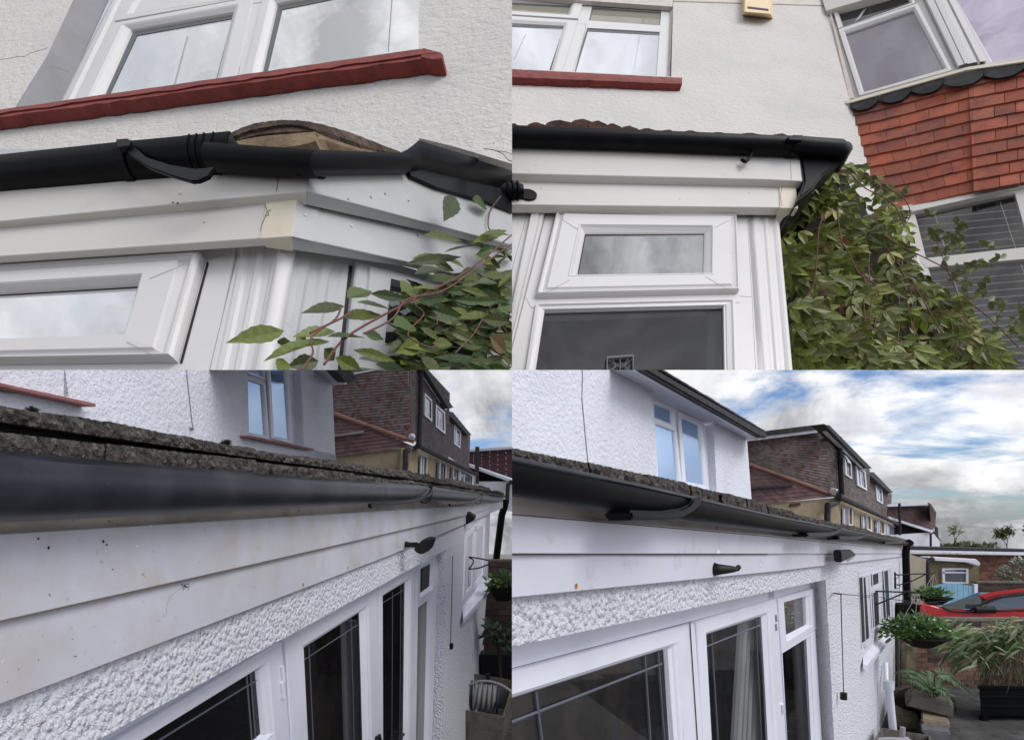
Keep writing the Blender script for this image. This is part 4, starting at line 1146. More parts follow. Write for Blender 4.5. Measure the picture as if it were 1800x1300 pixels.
while cl < 1080:
    y = 290 + 400 * rnd.random() ** .85
    l, r = ev(edge_l, y), ev(edge_r, y)
    x = rnd.uniform(l - 2, r + 3)
    u = (x - l) / max(r - l, 1)
    gapn = noise.noise(Vector((x * .016, y * .02, 3.1)))
    if gapn < -.18 and rnd.random() < .88: continue
    cl += 1
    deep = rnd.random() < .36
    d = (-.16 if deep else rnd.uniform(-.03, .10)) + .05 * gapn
    c = ivy_pt(x, y, d)
    n5 = rnd.choice((3, 3, 5, 5)); base_a = rnd.uniform(-.9, .9) + math.pi / 2 + (.35 if u > .5 else -.25)
    S = U * rnd.uniform(.055, .108) * (.8 if y < 360 else 1)
    nrm = (vd2 + Vector((rnd.uniform(-.6, .6), rnd.uniform(-.3, .3), rnd.uniform(.0, 1.2)))).normalized()
    ax = Vector((1, 0, 0)); ax = (ax - nrm * ax.dot(nrm)).normalized(); ay = nrm.cross(ax)
    if ay.z < 0: ay = -ay
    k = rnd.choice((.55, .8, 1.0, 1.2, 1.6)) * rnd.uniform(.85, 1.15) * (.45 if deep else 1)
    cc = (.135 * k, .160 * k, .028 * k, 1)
    if rnd.random() < .05: cc = (.19 * k, .17 * k, .045 * k, 1)
    if rnd.random() < .012: cc = (.16 * k, .07 * k, .04 * k, 1)
    for q in range(n5):
        a = -base_a + (q - (n5 - 1) / 2) * (1.15 if n5 == 3 else .78) + rnd.uniform(-.15, .15)
        dirv = (ax * math.cos(a) + ay * math.sin(a))
        dirv = (dirv + Vector((0, 0, -.25))).normalized()
        s = S * (1.0 - .13 * abs(q - (n5 - 1) / 2)) * rnd.uniform(.85, 1.1)
        kk = rnd.uniform(.85, 1.15)
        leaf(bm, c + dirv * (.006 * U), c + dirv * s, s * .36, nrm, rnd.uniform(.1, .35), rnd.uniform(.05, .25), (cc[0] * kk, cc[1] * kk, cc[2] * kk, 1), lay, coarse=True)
# looser sprays over the bay window
for k in range(46):
    t = rnd.random(); p = lerp2((1560, 335), (1740, 480), t) if k % 2 else lerp2((1640, 440), (1810, 590), t)
    x, y = p[0] + rnd.uniform(-25, 25), p[1] + rnd.uniform(-30, 22)
    if x > 1690 and y < 400: continue
    c = at(x, y, dep0 * 1.2)
    a = rnd.uniform(0, 6.28)
    for q in range(3):
        dv = Vector((math.cos(a + q * 1.1), rnd.uniform(-.2, .2), math.sin(a + q * 1.1) * .7 - .2)).normalized(); s = rnd.uniform(.025, .05) * U
        kk = rnd.uniform(.8, 1.4)
        leaf(bm, c, c + dv * s, s * .5, vd2, .2, .1, (.10 * kk, .115 * kk, .035 * kk, 1), lay, coarse=True)
for b, t, w in (((1396, 573), (1358, 570), 16), ((1398, 572), (1432, 576), 16), ((1395, 574), (1402, 588), 18), ((1390, 515), (1366, 530), 14), ((1790, 560), (1815, 555), 24), ((1790, 566), (1800, 590), 22), ((1500, 291), (1522, 294), 8), ((1504, 297), (1520, 288), 6)):
    leaf(bm, at(*b, dep0 * 1.08), at(*t, dep0 * 1.06), w / 620 * U, vd2, .2, .1, (.12, .13, .04, 1), lay)
link_mesh('leaves', bm, MT['leaf'], crp)
bm = NB()
for pts, r_ in (([(1452, 372), (1440, 400), (1436, 450), (1430, 500), (1412, 530), (1398, 572)], .0028), ([(1472, 365), (1478, 420), (1492, 445), (1510, 480), (1540, 500)], .0028), ([(1560, 330), (1590, 350), (1600, 380), (1580, 405)], .0018), ([(1550, 410), (1580, 430), (1640, 460), (1700, 490)], .002),
               ([(1518, 525), (1520, 560), (1524, 600), (1520, 655)], .003), ([(1532, 525), (1528, 560), (1524, 575)], .0022), ([(1525, 575), (1560, 590), (1590, 600)], .0022), ([(1390, 588), (1370, 610), (1345, 648)], .0018), ([(1430, 478), (1440, 500), (1455, 520)], .002), ([(1440, 595), (1442, 630), (1446, 655)], .0022), ([(1690, 520), (1740, 560), (1790, 610)], .0018), ([(1490, 300), (1520, 330), (1550, 345), (1575, 365), (1590, 400)], .002), ([(1640, 410), (1660, 460), (1700, 560)], .0014), ([(1505, 300), (1535, 318), (1562, 338)], .0016)):
    tube(bm, curve_pts([at(x, y, dep0 * 1.06) for x, y in pts], 5), r_, 6)
for k in range(34):
    y = rnd.uniform(320, 560); x = rnd.uniform(ev(edge_l, y) + 8, ev(edge_r, y) - 8); L = rnd.uniform(50, 150); a = rnd.uniform(-.5, .5) + .35
    pts = [(x + math.sin(a) * L * t + rnd.uniform(-5, 5), y + math.cos(a) * L * t) for t in (0, .35, .7, 1)]
    tube(bm, curve_pts([ivy_pt(px_, min(py_, 690), .075 + .03 * math.sin(k + px_ * .05)) for px_, py_ in pts], 4), rnd.uniform(.0012, .0024), 5)
link_mesh('stem', bm, MT['stem'], crp, smooth=True)
bm = NB()                                                        # dark sheet behind the leaves; shade among them is put into its colour
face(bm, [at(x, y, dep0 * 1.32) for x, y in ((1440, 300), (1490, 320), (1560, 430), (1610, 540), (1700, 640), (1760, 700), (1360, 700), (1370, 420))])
link_mesh('shade_backing', bm, M('leaf_gap_shade', (.035, .03, .026), .9), ext)
# =================================================================== view three: along the gutter from a ladder
rnd = random.Random(33)
set_clip(x1=1150, y0=650)
U, TK = 1.0, 1.0
RUN_ON = -700.0
A3 = plane_wall(955, 0, 1000, 1.0)
AX3 = Vector((.055, 1, 0)).normalized()
W3 = A3.off(-2.0)
D3 = A3.off(-.15)
house = thing('rendered_house', 'white house wall with a thin hanging cable and two windows behind the mossy roof edge', 'house', W3.pt(330, 720))
bm = NB()
slab(bm, W3, [(-80, 560), (0, 560), (113, 640), (121, 697), (0, 690), (-80, 680)], .02)
slab(bm, W3, [(112, 600), (430, 600), (434, 650), (438, 765), (438, 870), (112, 830)], .12)
slab(bm, W3, [(-80, 674), (112, 700), (112, 830), (-80, 800)], .12)
slab(bm, W3, [(438, 766), (555, 791), (590, 800), (596, 880), (438, 870)], .12)
slab(bm, W3, [(524, 600), (583, 600), (584, 676), (590, 812), (540, 800), (534, 784), (529, 650)], .10)
link_mesh('wall', bm, MT['render_cool'], house)
bm = NB(); face(bm, [W3.pt(529, 640, -.001), W3.pt(534, 790, -.001), W3.pt(534, 790, -.10) , W3.pt(529, 640, -.10)]); slab(bm, W3, [(86, 640), (114, 640), (122, 698), (86, 690)], .02, -.03)
link_mesh('window_reveal', bm, M('cool_reveal', (.60, .62, .69), .85), house)
bm = NB(); tube(bm, [W3.pt(x, y, .004) for x, y in ((326, 600), (329, 665), (333, 700), (336, 728), (339, 752))], .0045, 6); tube(bm, [W3.pt(x, y, .004) for x, y in ((333, 752), (339, 753))], .012, 6)
link_mesh('cable', bm, MT['reveal'], house)
WP = W3.off(-.085)
def sill(pl, a, b, th, hh, par, mat=MT['red'], n=24):
    bm = NB(); R = []
    for k in range(n + 1):
        x, y = lerp2(a, b, k / n); j = rnd.uniform(-.3, .3)
        R.append([bm.verts.new(v) for v in (pl.pt(x, y + j, hh), pl.pt(x, y + th + j, hh), pl.pt(x, y + th + j, hh) - pl.n * hh, pl.pt(x, y + j, hh) - pl.n * hh)])
    for p, q in zip(R, R[1:]):
        for k in range(4): bm.faces.new([p[k], p[(k + 1) % 4], q[(k + 1) % 4], q[k]])
    bm.faces.new(R[0]); bm.faces.new(R[-1])
    return link_mesh('window_sill', bm, mat, par)
SILL3 = M('faded_red_sill', (.30, .12, .12), .6, spec=.3, var=((.20, .08, .085), 8, .45, .7))
sill(W3, (-80, 655), (168, 709), 5.5, .10, house, SILL3)
sill(W3, (437, 765), (552, 788), 3.2, .09, house, SILL3)
PBs = [(0, 0), (.05, .02), (.6, .022), (.8, .014), (1, -.01)]
bm = NB()
ring(bm, WP, [(-80, 560), (78, 610), (86, 690), (-80, 655)], [(-80, 570), (50, 600), (55, 668), (-80, 636)], PBs); slab(bm, WP, [(44, 600), (58, 600), (60, 676), (48, 676)], .02, .01)
w1 = link_mesh('window', bm, MT['upvc_cool'], house)
flat('glass_pane', WP, [(-80, 560), (62, 590), (64, 675), (-80, 650)], MT['glass_sky'], w1, .003, -.006)
bm = NB()
slab(bm, WP, [(420, 600), (535, 600), (535, 800), (420, 770)], .01, -.012)
ring(bm, WP, [(430, 664), (464, 676), (471, 772), (432, 764)], [(433, 668), (459, 677), (465, 765), (436, 759)], PBs)
ring(bm, WP, [(430, 625), (461, 636), (464, 668), (431, 656)], [(433, 632), (457, 640), (459, 661), (434, 652)], PBs)
ring(bm, WP, [(466, 620), (503, 630), (513, 780), (474, 770)], [(474, 634), (498, 640), (507, 771), (481, 766)], PBs)
w2 = link_mesh('window', bm, MT['upvc_cool'], house)
bm = NB(); slab(bm, WP, [(431, 664), (461, 676), (467, 768), (434, 762)], .003, -.004); slab(bm, WP, [(472, 630), (500, 636), (509, 774), (480, 768)], .003, -.004); slab(bm, WP, [(431, 628), (459, 638), (461, 664), (432, 654)], .003, -.004)
link_mesh('glass_pane', bm, MT['glass_blue'], w2)
bm = NB(); f = [W3.pt(530, 632, .0), W3.pt(584, 676, .0), W3.pt(609, 675, .30), W3.pt(556, 636, .30)]; prism(bm, f, [p + Vector((0, 0, .03)) for p in f]); link_mesh('soffit', bm, MT['board_cool'], house)
bm = NB(); slab(bm, W3, [(548, 628), (609, 675.5), (610, 671), (562, 628)], .02, .31); link_mesh('fascia_board', bm, MT['upvc_cool'], house)
bm = NB(); slab(bm, W3, [(562, 622), (607, 671), (614, 672), (629, 667), (622, 655), (600, 630), (590, 615)], .12, .40); bevel(bm, .01, 2); link_mesh('roof_edge', bm, MT['slate_edge'], house)

# ---- extension below: tiles, gutter, boards, roughcast, doors
ext = thing('house_extension', 'long white boarded extension under a mossy tile edge and large dull dark gutter', 'extension', at(450, 1100, 3))
G3 = A3.off(.085)
bm = NB(); rough_course(bm, G3, [(-60, 748), (0, 758), (450, 810), (700, 843), (890, 869)], [(-60, 784), (0, 796), (450, 836), (760, 858), (890, 874)], 0, .3, rnd, 300, .9); link_mesh('roof_tiles', bm, MT['tile_moss'], ext)
bm = NB(); rough_course(bm, G3, [(-60, 708), (0, 716), (60, 724), (150, 737), (300, 767), (450, 792), (550, 808), (690, 828), (830, 853), (886, 866)], [(-60, 731), (0, 741), (450, 805), (700, 838), (886, 867)], -.03, .3, rnd, 300, .9); link_mesh('roof_tiles', bm, MT['tile_moss'], ext)
bm = NB(); rough_course(bm, G3, [(-60, 700), (0, 711), (60, 721), (150, 733), (300, 763), (380, 777), (450, 788), (550, 804), (690, 823), (830, 849), (886, 864)], [(-60, 731), (0, 741), (450, 805), (700, 838), (886, 867)], -.10, .3, rnd, 240, 1.2); link_mesh('roof_tiles', bm, MT['tile_moss'], ext)
bm = NB(); slab(bm, G3, [(-60, 716), (450, 798), (886, 866), (886, 874), (450, 836), (-60, 790)], .02, -.09); link_mesh('roof_tiles', bm, MT['gap'], ext)
L3 = A3.off(.112)
gp = [(-700, 718, .069), (-300, 760.3, .069), (-70, 784.5, .069), (0, 791.5, .069), (200, 810, .068), (450, 831, .067), (620, 843.5, .067), (760, 854.5, .068), (884, 875, .045)]
ctr = [L3.pt(x, y) for x, y, r in gp]
g = link_mesh('gutter', gut(ctr, .06, L3.n, ROLL, scale=[r / .06 for _, _, r in gp]), MT['black_old'], ext, smooth=True)
for x, y, wd in ((757, 855.2, .03), (846, 869.5, .05)):
    c = L3.pt(x, y); dv = AX3
    bm = gut([c - dv * wd * .5, c + dv * wd * .5], .076, L3.n, ROLL, th=.006)
    box(bm, L3.pt(x, y, .004) + Vector((0, 0, .004)), dv * wd * .6, L3.n * .012, Vector((0, 0, .006)))
    link_mesh('gutter_bracket', bm, MT['black'], g, smooth=True)
    bm = NB()
    k = 1.0 if x < 800 else .52
    arc = [(x + 2, y), (x - 1 * k, y + 9 * k), (x - 10 * k, y + 17 * k), (x - 28 * k, y + 24 * k), (x - 66 * k, y + 29 * k), (x - 104 * k, y + 31.5 * k), (x - 105 * k, y + 35 * k)]
    tube(bm, curve_pts([L3.pt(px_, py_, .035) for px_, py_ in arc], 4), .0095, 6)
    link_mesh('gutter_bracket', bm, MT['black'], g)
SOF = M('dirty_soffit_board', (.40, .37, .34), .7, spec=.25, var=[((.28, .24, .20), 4, .45, .7), ((.20, .12, .08), 13, .62, .74)], specks=((.06, .05, .045), 40, .73))
flat('fascia_board', A3, [(-80, 880), (450, 878), (884, 874), (884, 884), (812, 893), (450, 916), (-80, 948)], SOF, ext, .03, -.004)
bm = NB(); slab(bm, A3, [(-80, 943), (450, 911), (812, 889), (884, 882), (884, 887), (812, 907), (450, 990), (0, 1091), (-80, 1110)], .02, .010); bevel(bm, .0015); link_mesh('fascia_board', bm, MT['board_dirty'], ext)
bm = NB(); slab(bm, A3, [(-80, 1105), (0, 1086), (450, 985), (812, 903), (884, 885), (884, 892), (850, 907), (687, 975), (450, 1066), (0, 1237), (-80, 1267)], .02, -.004); bevel(bm, .0015); link_mesh('fascia_board', bm, MT['board_dirty'], ext)
bm = NB()
tube(bm, [A3.pt(x, y, .008) for x, y in ((-80, 1110.5), (0, 1092), (450, 991), (812, 908))], .0016, 5)
link_mesh('board_shadow_gap', bm, bpy.data.materials['crack_dirt_shade'], ext)  # dark bead along the overlap; the upper board's shade put into colour
for nm, mt, lst in (('rust_spot', M('rust_stain', (.50, .22, .03), .8, var=((.12, .05, .02), 90, .5, .6)), [(533, 1027, .011), (611, 998, .010)]),
                ('dirt_mark', MT['soil'], [(104, 1070, .0018), (68, 1159, .0016), (33, 1175, .0015), (162, 1157, .0013), (198, 1000, .0022), (411, 993, .0024), (182, 951, .0042), (188, 957, .003), (86, 962, .004), (192, 916, .0035), (206, 921, .002), (36, 1118, .001), (345, 1096, .0012), (75, 1117, .0012), (166, 1100, .0012), (320, 1005, .0014), (404, 900, .003), (68, 946, .003)])):
    for x, y, r in lst:
        r *= .62
        bm = NB(); hh = .0115 if y < 1091 - .2244 * x else -.003
        c = A3.pt(x, y, hh); k0 = rnd.random() * 6
        face(bm, [c + AX3 * (r * math.cos(a) * (1 + .3 * math.sin(3 * a + k0))) + Vector((0, 0, r * math.sin(a) * (1.2 + .3 * math.cos(2 * a + k0)))) for a in [k * .628 for k in range(10)]])
        link_mesh(nm, bm, mt, ext)
bm = NB()                                                       # old cobweb scrap and its thread
for k in range(16):
    x, y = 328 + rnd.gauss(0, 6), 1030 + rnd.gauss(0, 3.5)
    c = A3.pt(x, y, -.0025); a = rnd.uniform(0, 6.3); s = rnd.uniform(.002, .006)
    tube(bm, [c, c + AX3 * math.cos(a) * s + Vector((0, 0, math.sin(a) * s * .6))], .0011, 4)
tube(bm, curve_pts([A3.pt(x, y, -.003) for x, y in ((322, 1030), (300, 1048), (294, 1062), (293, 1078))], 4), .0002, 4)
link_mesh('cobweb_scrap', bm, MT['soil'], ext)

bm = NB(); rough_patch(bm, A3, (-60, 1255), (860, 897), (790, 962), (-60, 1425), 820, 84, .0042, 150, -.028); slab(bm, A3, [(-59, 1255), (-58, 1424), (-80, 1437), (-80, 1264)], .05, -.028); link_mesh('wall', bm, MT['roughcast'], ext)
bm = NB()
slab(bm, A3, [(786, 945), (862, 890), (858, 1010), (851, 1100), (846, 1300), (843, 1500), (770, 1700), (778, 1300)], .15, -.03)
link_mesh('wall', bm, MT['roughcast'], ext)
bm = NB(); face(bm, [A3.pt(787, 950, -.031), A3.pt(778, 1300, -.031), A3.pt(770, 1690, -.031), A3.pt(743, 1690, -.16), A3.pt(751, 1300, -.16), A3.pt(768, 955, -.16)])
link_mesh('door_reveal', bm, M('grey_roughcast', (.52, .53, .57), .95, bump=[('peb', 60, .6, .02)]), ext)
# head of the door frame
fr = link_mesh('door_frame', (lambda b: (slab(b, D3, [(-90, 1420), (152, 1297), (497, 1117), (715, 995), (768, 962), (766, 985), (715, 1012), (497, 1138), (152, 1322), (-90, 1460)], .05, .0), b)[1])(NB()), MT['upvc_cool'], ext)
PD = [(0, .001), (0, .022), (.03, .026), (.70, .028), (.76, .022), (.82, .020), (.86, .012), (1, -.004)]
def leaf_door(name, o, i, pane, par=ext, mat=MT['glass_clear']):
    bm = NB(); ring(bm, D3, o, i, PD)
    d = link_mesh(name, bm, MT['upvc_cool'], par)
    flat('glass_pane', D3, pane, mat, d, .003, -.003)
    bm = NB(); ring(bm, D3, i, pane, [(0, -.002), (.6, -.002)]); 
    return d
dA = leaf_door('window', [(-90, 1462), (485, 1128), (503, 1335), (-90, 1790)], [(-90, 1505), (449, 1176), (459, 1289), (-90, 1745)], [(-100, 1500), (453, 1170), (463, 1292), (-100, 1760)])
bm = NB(); strip(bm, D3, (449, 1178), (459, 1290), (470, 1160), (478, 1280), [(0, -.002), (.05, .01), (.9, .012), (1, .026)]); strip(bm, D3, (459, 1289), (300, 1420), (478, 1279), (320, 1440), [(0, -.002), (1, .026)])
link_mesh('glazing_bead', bm, MT['upvc_cool'], dA)
LEADM = M('grey_lead_strip', (.10, .105, .135), .45, metal=.2, spec=.4)
def leads(par, segs, r=.0035):
    bm = NB()
    for a, b in segs: tube(bm, [D3.pt(*a, -.001), D3.pt(*b, -.001)], r, 4)
    link_mesh('lead_strip', bm, LEADM, par)
leads(dA, [((433, 1180), (443, 1305)), ((440, 1176), (449, 1296)), ((280, 1300), (452, 1194))])
dB = leaf_door('door', [(491, 1122), (657, 1032), (667, 1400), (528, 1700)], [(533, 1139), (632, 1076), (640, 1380), (556, 1640)], [(529, 1134), (634, 1072), (644, 1390), (552, 1660)])
leads(dB, [((543, 1134), (556, 1420)), ((533, 1160), (628, 1098)), ((617, 1086), (625, 1390))], .003)
for yy in (1184, 1212):
    bm = NB(); tube(bm, [D3.pt(495, yy - 14, .03), D3.pt(498, yy + 13, .03)], .010, 10); link_mesh('hinge', bm, MT['upvc_cool'], dB)
dC = leaf_door('door', [(659, 1032), (727, 990), (723, 1500), (668, 1620)], [(668, 1050), (712, 1023), (707, 1480), (667, 1580)], [(666, 1046), (713, 1019), (709, 1485), (664, 1590)])
leads(dC, [((668, 1062), (708, 1037)), ((705, 1028), (701, 1470)), ((690, 1040), (688, 1470))], .003)
bm = NB(); tube(bm, [D3.pt(x, y, .04) for x, y in ((662, 1296), (667, 1292), (668, 1300))], .012, 8); tube(bm, [D3.pt(x, y, .04) for x, y in ((700, 1300), (706, 1292), (709, 1290))], .012, 8)
link_mesh('handle', bm, MT['steel_black'], dC)
sl = leaf_door('window', [(728, 990), (766, 967), (764, 1040), (727, 1062)], [(736, 1000), (757, 987), (755, 1030), (735, 1045)], [(734, 997), (759, 983), (757, 1034), (733, 1049)])
sl2 = leaf_door('window', [(727, 1060), (764, 1038), (748, 1500), (720, 1550)], [(730, 1070), (751, 1053), (741, 1480), (722, 1520)], [(728, 1066), (753, 1048), (743, 1490), (720, 1530)], mat=glass_mat('pale_grey_glass', (.22, .225, .24), .15))
bm = NB(); slab(bm, D3, [(-120, 1420), (790, 930), (790, 1900), (-120, 2400)], .02, -.9); slab(bm, A3, [(762, 940), (768, 940), (752, 1900), (745, 1900)], .02, -.2); link_mesh('room', bm, MT['room'], ext)
bm = NB()                                                       # curtain folds just inside
for x in (604, 610, 616, 622): tube(bm, [D3.pt(x, 1090, -.12), D3.pt(x + 8, 1420, -.12)], .02, 8)
link_mesh('curtain', bm, M('grey_curtain', (.10, .10, .115), .9), ext)
# far window and sill, downpipe
ws = A3.off(-.035)
bm = NB(); ring(bm, ws, [(816, 938), (852, 908), (849, 1016), (812, 1054)], [(821, 944), (849, 921), (846, 1008), (817, 1040)], [(0, 0), (.1, .02), (.9, .02), (1, -.01)])
slab(bm, ws, [(834, 925), (838, 922), (834, 1030), (830, 1034)], .02, .02)
w3 = link_mesh('window', bm, MT['upvc_cool'], ext)
flat('glass_pane', ws, [(819, 942), (851, 917), (848, 1012), (815, 1045)], MT['glass_mid'], w3, .003, .001)
bm = NB(); f = [A3.pt(812, 1052, -.02), A3.pt(849, 1015, -.02), A3.pt(868, 1016, .13), A3.pt(850, 1046, .13), A3.pt(826, 1074, .13)]
f = [at(812, 1052, 7.1), at(849, 1015, 9.4), at(871, 1016, 9.4), at(851, 1046, 7.9), at(814, 1088, 6.7)]
prism(bm, f, [p - Vector((0, 0, .06)) for p in f]); link_mesh('window_sill', bm, MT['upvc_cool'], w3)
bm = NB(); tube(bm, [at(889, 878, 13.6), at(887, 890, 13.6), at(882, 905, 13.6), at(872, 985, 13.6), at(870, 1010, 13.6)], .085, 12); link_mesh('downpipe', bm, MT['black'], ext, smooth=True)
bm = NB(); tube(bm, [at(838, 1117, 8.6), at(836, 1122, 8.6), at(833, 1190, 8.6)], .038, 12); tube(bm, [at(838, 1113, 8.6), at(837, 1124, 8.6)], .055, 12); link_mesh('waste_pipe', bm, MT['upvc_cool'], ext, smooth=True)

# two spotlights on the boards
def spot(label, base, tipc, arm, head, dep, grp):
    t = thing('spotlight', label, 'spotlight', at(*base[0], dep), grp)
    bm = NB(); a, b = at(*base[0], dep), at(*base[1], dep - .10)
    tube(bm, [a, a.lerp(b, .3), b], base[2] * dep / 1000, 14, base[3] * dep / 1000); link_mesh('base', bm, MT['steel_black'], t, smooth=True)
    bm = NB(); tube(bm, [b, at(*arm, dep - .13)], .018, 8); link_mesh('arm', bm, MT['steel_black'], t)
    bm = NB(); f = [at(x, y, dep - .16) for x, y in head]; prism(bm, f, [p + Vector((.03, .10, .02)) for p in f]); bevel(bm, .008, 2); link_mesh('lamp_head', bm, MT['steel_black'], t)
    return t
spot('black double-jointed spotlight on the white boards above the glazed doors', [(705, 956), (724, 957), 8, 4], None, (733, 957), [(726, 963), (744, 947), (757, 949), (750, 967), (741, 975), (729, 970)], 4.0, 'spotlights on the extension')
spot('smaller black spotlight farther along the boards, near the far end of the gutter', [(815, 909), (820, 908), 5, 4], None, (822, 908), [(813, 904), (820, 900), (833, 908), (829, 916), (815, 924)], 7.2, 'spotlights on the extension')
# pull cord and bracket wires
cd_ = thing('pull_cord', 'thin dark hanging cord ending in a black knob beside the glazed doors', 'cord', at(793, 1136, 6))
bm = NB(); tube(bm, [at(796, 976, 6), at(794, 1050, 6), at(792, 1132, 6)], .004, 5); link_mesh('cord', bm, MT['steel_black'], cd_)
bm = NB(); tube(bm, [at(792, 1130, 6), at(792.5, 1135, 6), at(793, 1140, 6)], .030, 10, .022); link_mesh('knob', bm, MT['steel_black'], cd_, smooth=True)
bw_ = thing('basket_bracket', 'thin black iron bracket with a scrolled wire arm beside the small far window', 'bracket', at(823, 1000, 7.5))
bm = NB(); tube(bm, [at(821, 945, 7.5), at(823, 1030, 7.5)], .012, 6); link_mesh('back_bar', bm, MT['steel_black'], bw_)
bm = NB()
for pts in ([(796, 977), (830, 979), (858, 984)], [(820, 1000), (840, 998), (860, 991)], [(822, 978), (832, 984), (828, 995), (822, 999)]): tube(bm, curve_pts([at(x, y, 7.5) for x, y in pts], 4), .009, 6)
link_mesh('arm', bm, MT['steel_black'], bw_)
# moss tufts on the roof edge
for x, y, r, lb in ((57, 719, 11, 'largest spiky dark moss tuft, on the near end of the roof edge'), (140, 733, 9, 'small flat dark moss tuft on the roof edge right of the spiky one'), (398, 777, 11, 'rounded dark moss cushion on the roof edge below the cable')):
    t = thing('moss_tuft', lb, 'moss', G3.pt(x, y, -.05), 'moss tufts on the roof edge')
    bm = NB(); c = G3.pt(x, y + 3, -.04); s = r * c.y / 1000
    for k in range(120):
        a, e = rnd.uniform(0, 6.28), rnd.uniform(.1, 1.5)
        v = Vector((math.cos(a) * math.cos(e) * 1.1, math.sin(a) * math.cos(e) * 1.1, math.sin(e) * (.8 if r > 10 else .45))) * s * rnd.uniform(.6, 1)
        p = c + v * .15; tube(bm, [p, p + v * .9], s * .09, 4, s * .03)
    link_mesh('moss', bm, M('moss_dark', (.018, .02, .014), .95, var=((.05, .05, .035), 60, .5, .7)) if 'moss_dark' not in bpy.data.materials else bpy.data.materials['moss_dark'], t)

# ---- neighbours
S1 = frontal(650, 720, 15.5, .10); F1 = Plane(A3.n, S1.pt(717, 720))
nb = thing('terraced_house', 'neighbouring house with a brown tile-hung dormer and beige rendered gable beside the white corner', 'house', S1.pt(660, 840))
bm = NB(); tile_wall(bm, S1, [(572, 620), (716, 612), (722, 775), (572, 790)], 34, 26, (.185, .148, .155), rnd, .03, spread=.22, hot=(.17, .08, .075)); link_mesh('dormer_cladding', bm, MT['hung_far'], nb)
bm = NB(); tile_wall(bm, F1, [(717, 612), (790, 690), (787, 808), (722, 772)], 34, 20, (.178, .148, .155), rnd, .03, spread=.2); link_mesh('dormer_cladding', bm, MT['hung_far'], nb)
F1b = F1.off(-.4)
bm = NB(); tile_wall(bm, F1b, [(786, 722), (826, 762), (824, 826), (784, 800)], 22, 12, (.17, .142, .152), rnd, .03, spread=.2); link_mesh('dormer_cladding', bm, MT['hung_far'], nb)
S2 = S1.off(.5)
bm = NB(); tile_wall(bm, S2, [(570, 720), (588, 727), (727, 784), (570, 806)], 12, 20, (.19, .122, .128), rnd, .03, spread=.2); link_mesh('roof', bm, MT['roof_red'], nb)
bm = NB(); tube(bm, [S2.pt(x, y, .04) for x, y in ((580, 724), (650, 749), (728, 776))], .055, 8); link_mesh('ridge_tiles', bm, MT['ridge'], nb)
bm = NB(); tube(bm, [S2.pt(580, 767, .1), S2.pt(640, 759, .1)], .04, 8); link_mesh('vent_pipe', bm, MT['metal'], nb)
flat('wall', S2, [(570, 802), (588, 802), (724, 785), (712, 860), (570, 850)], MT['pebble_beige'], nb, .1, -.05)
F2 = F1.off(.3)
flat('wall', F1, [(712, 785), (740, 785), (836, 832), (836, 870), (706, 870)], MT['pebble_beige'], nb, .1, .05)
bm = NB(); tube(bm, [F2.pt(x, y) for x, y in ((735, 782), (790, 810), (838, 834))], .09, 8); tube(bm, [F1.pt(x, y, .12) for x, y in ((740, 640), (739, 720), (737, 782), (722, 790), (713, 792), (712, 850))], .07, 8); link_mesh('gutter', bm, MT['slate_edge'], nb)
bm = NB(); slab(bm, F1, [(740, 640), (748, 642), (797, 716), (789, 718)], .3, .25); slab(bm, F1b, [(783, 721), (796, 724), (829, 764), (823, 765)], .3, .25); link_mesh('roof', bm, MT['slate_edge'], nb)
bm = NB(); slab(bm, S1, [(600, 640), (736, 600), (738, 648), (716, 622), (668, 648), (615, 655)], .2, .05) if False else None
slab(bm, S1, [(612, 656), (662, 648), (664, 650), (615, 659)], .1, .05); slab(bm, F1, [(742, 652), (786, 718), (784, 721), (741, 657)], .05, .1); link_mesh('fascia_board', bm, MT['upvc_cool'], nb)
def win3(pl, q, h=.04, par=nb, mat=None, bars=1):
    c = (sum(p[0] for p in q) / 4, sum(p[1] for p in q) / 4)
    bm = NB(); inn = [lerp2(c, p, .80) for p in q]; ring(bm, pl, q, inn, [(0, 0), (0, h + .03), (.9, h + .03), (1, h)])
    for k in range(bars):
        t = (k + 1) / (bars + 1); a, b = lerp2(inn[0], inn[1], t), lerp2(inn[3], inn[2], t)
        slab(bm, pl, [(a[0] - .8, a[1]), (a[0] + .8, a[1]), (b[0] + .8, b[1]), (b[0] - .8, b[1])], .02, h + .02)
    w = link_mesh('window', bm, MT['upvc_cool'], par); flat('glass_pane', pl, [lerp2(c, p, .84) for p in q], mat or MT['win_far'], w, .01, h + .005)
win3(F1, [(743, 690), (756, 703), (756, 741), (743, 730)]); win3(F1, [(763, 710), (779, 724), (780, 763), (763, 750)]); win3(F1b, [(796, 746), (808, 757), (807, 788), (796, 780)])
for q in ([(738, 797), (745, 800), (743, 850), (736, 850)], [(768, 808), (780, 814), (778, 850), (767, 850)], [(792, 818), (803, 824), (802, 856), (791, 852)], [(804, 824), (829, 836), (828, 860), (803, 856)]): win3(F1, q, .10)
bm = NB(); c = S2.pt(724, 767, .1); tube(bm, [c, c + Vector((.0, 0, .0)) + Vector((.02, -.12, .02))], .09, 12, .02); link_mesh('satellite_dish', bm, MT['upvc_cool'], nb)
S3 = frontal(860, 820, 33, .0)
fh = thing('far_house', 'distant purple-brown tiled house with white eaves line at the right edge of the gutter picture', 'house', S3.pt(860, 860))
bm = NB(); tile_wall(bm, S3, [(818, 793), (1160, 770), (1160, 930), (818, 812)], 10, 12, (.115, .06, .075), rnd, .05, spread=.12); link_mesh('wall', bm, MT['hung_far'], fh)
flat('fascia_board', S3, [(816, 790), (1160, 768), (1160, 772), (816, 794)], MT['upvc_cool'], fh, .2, .2)
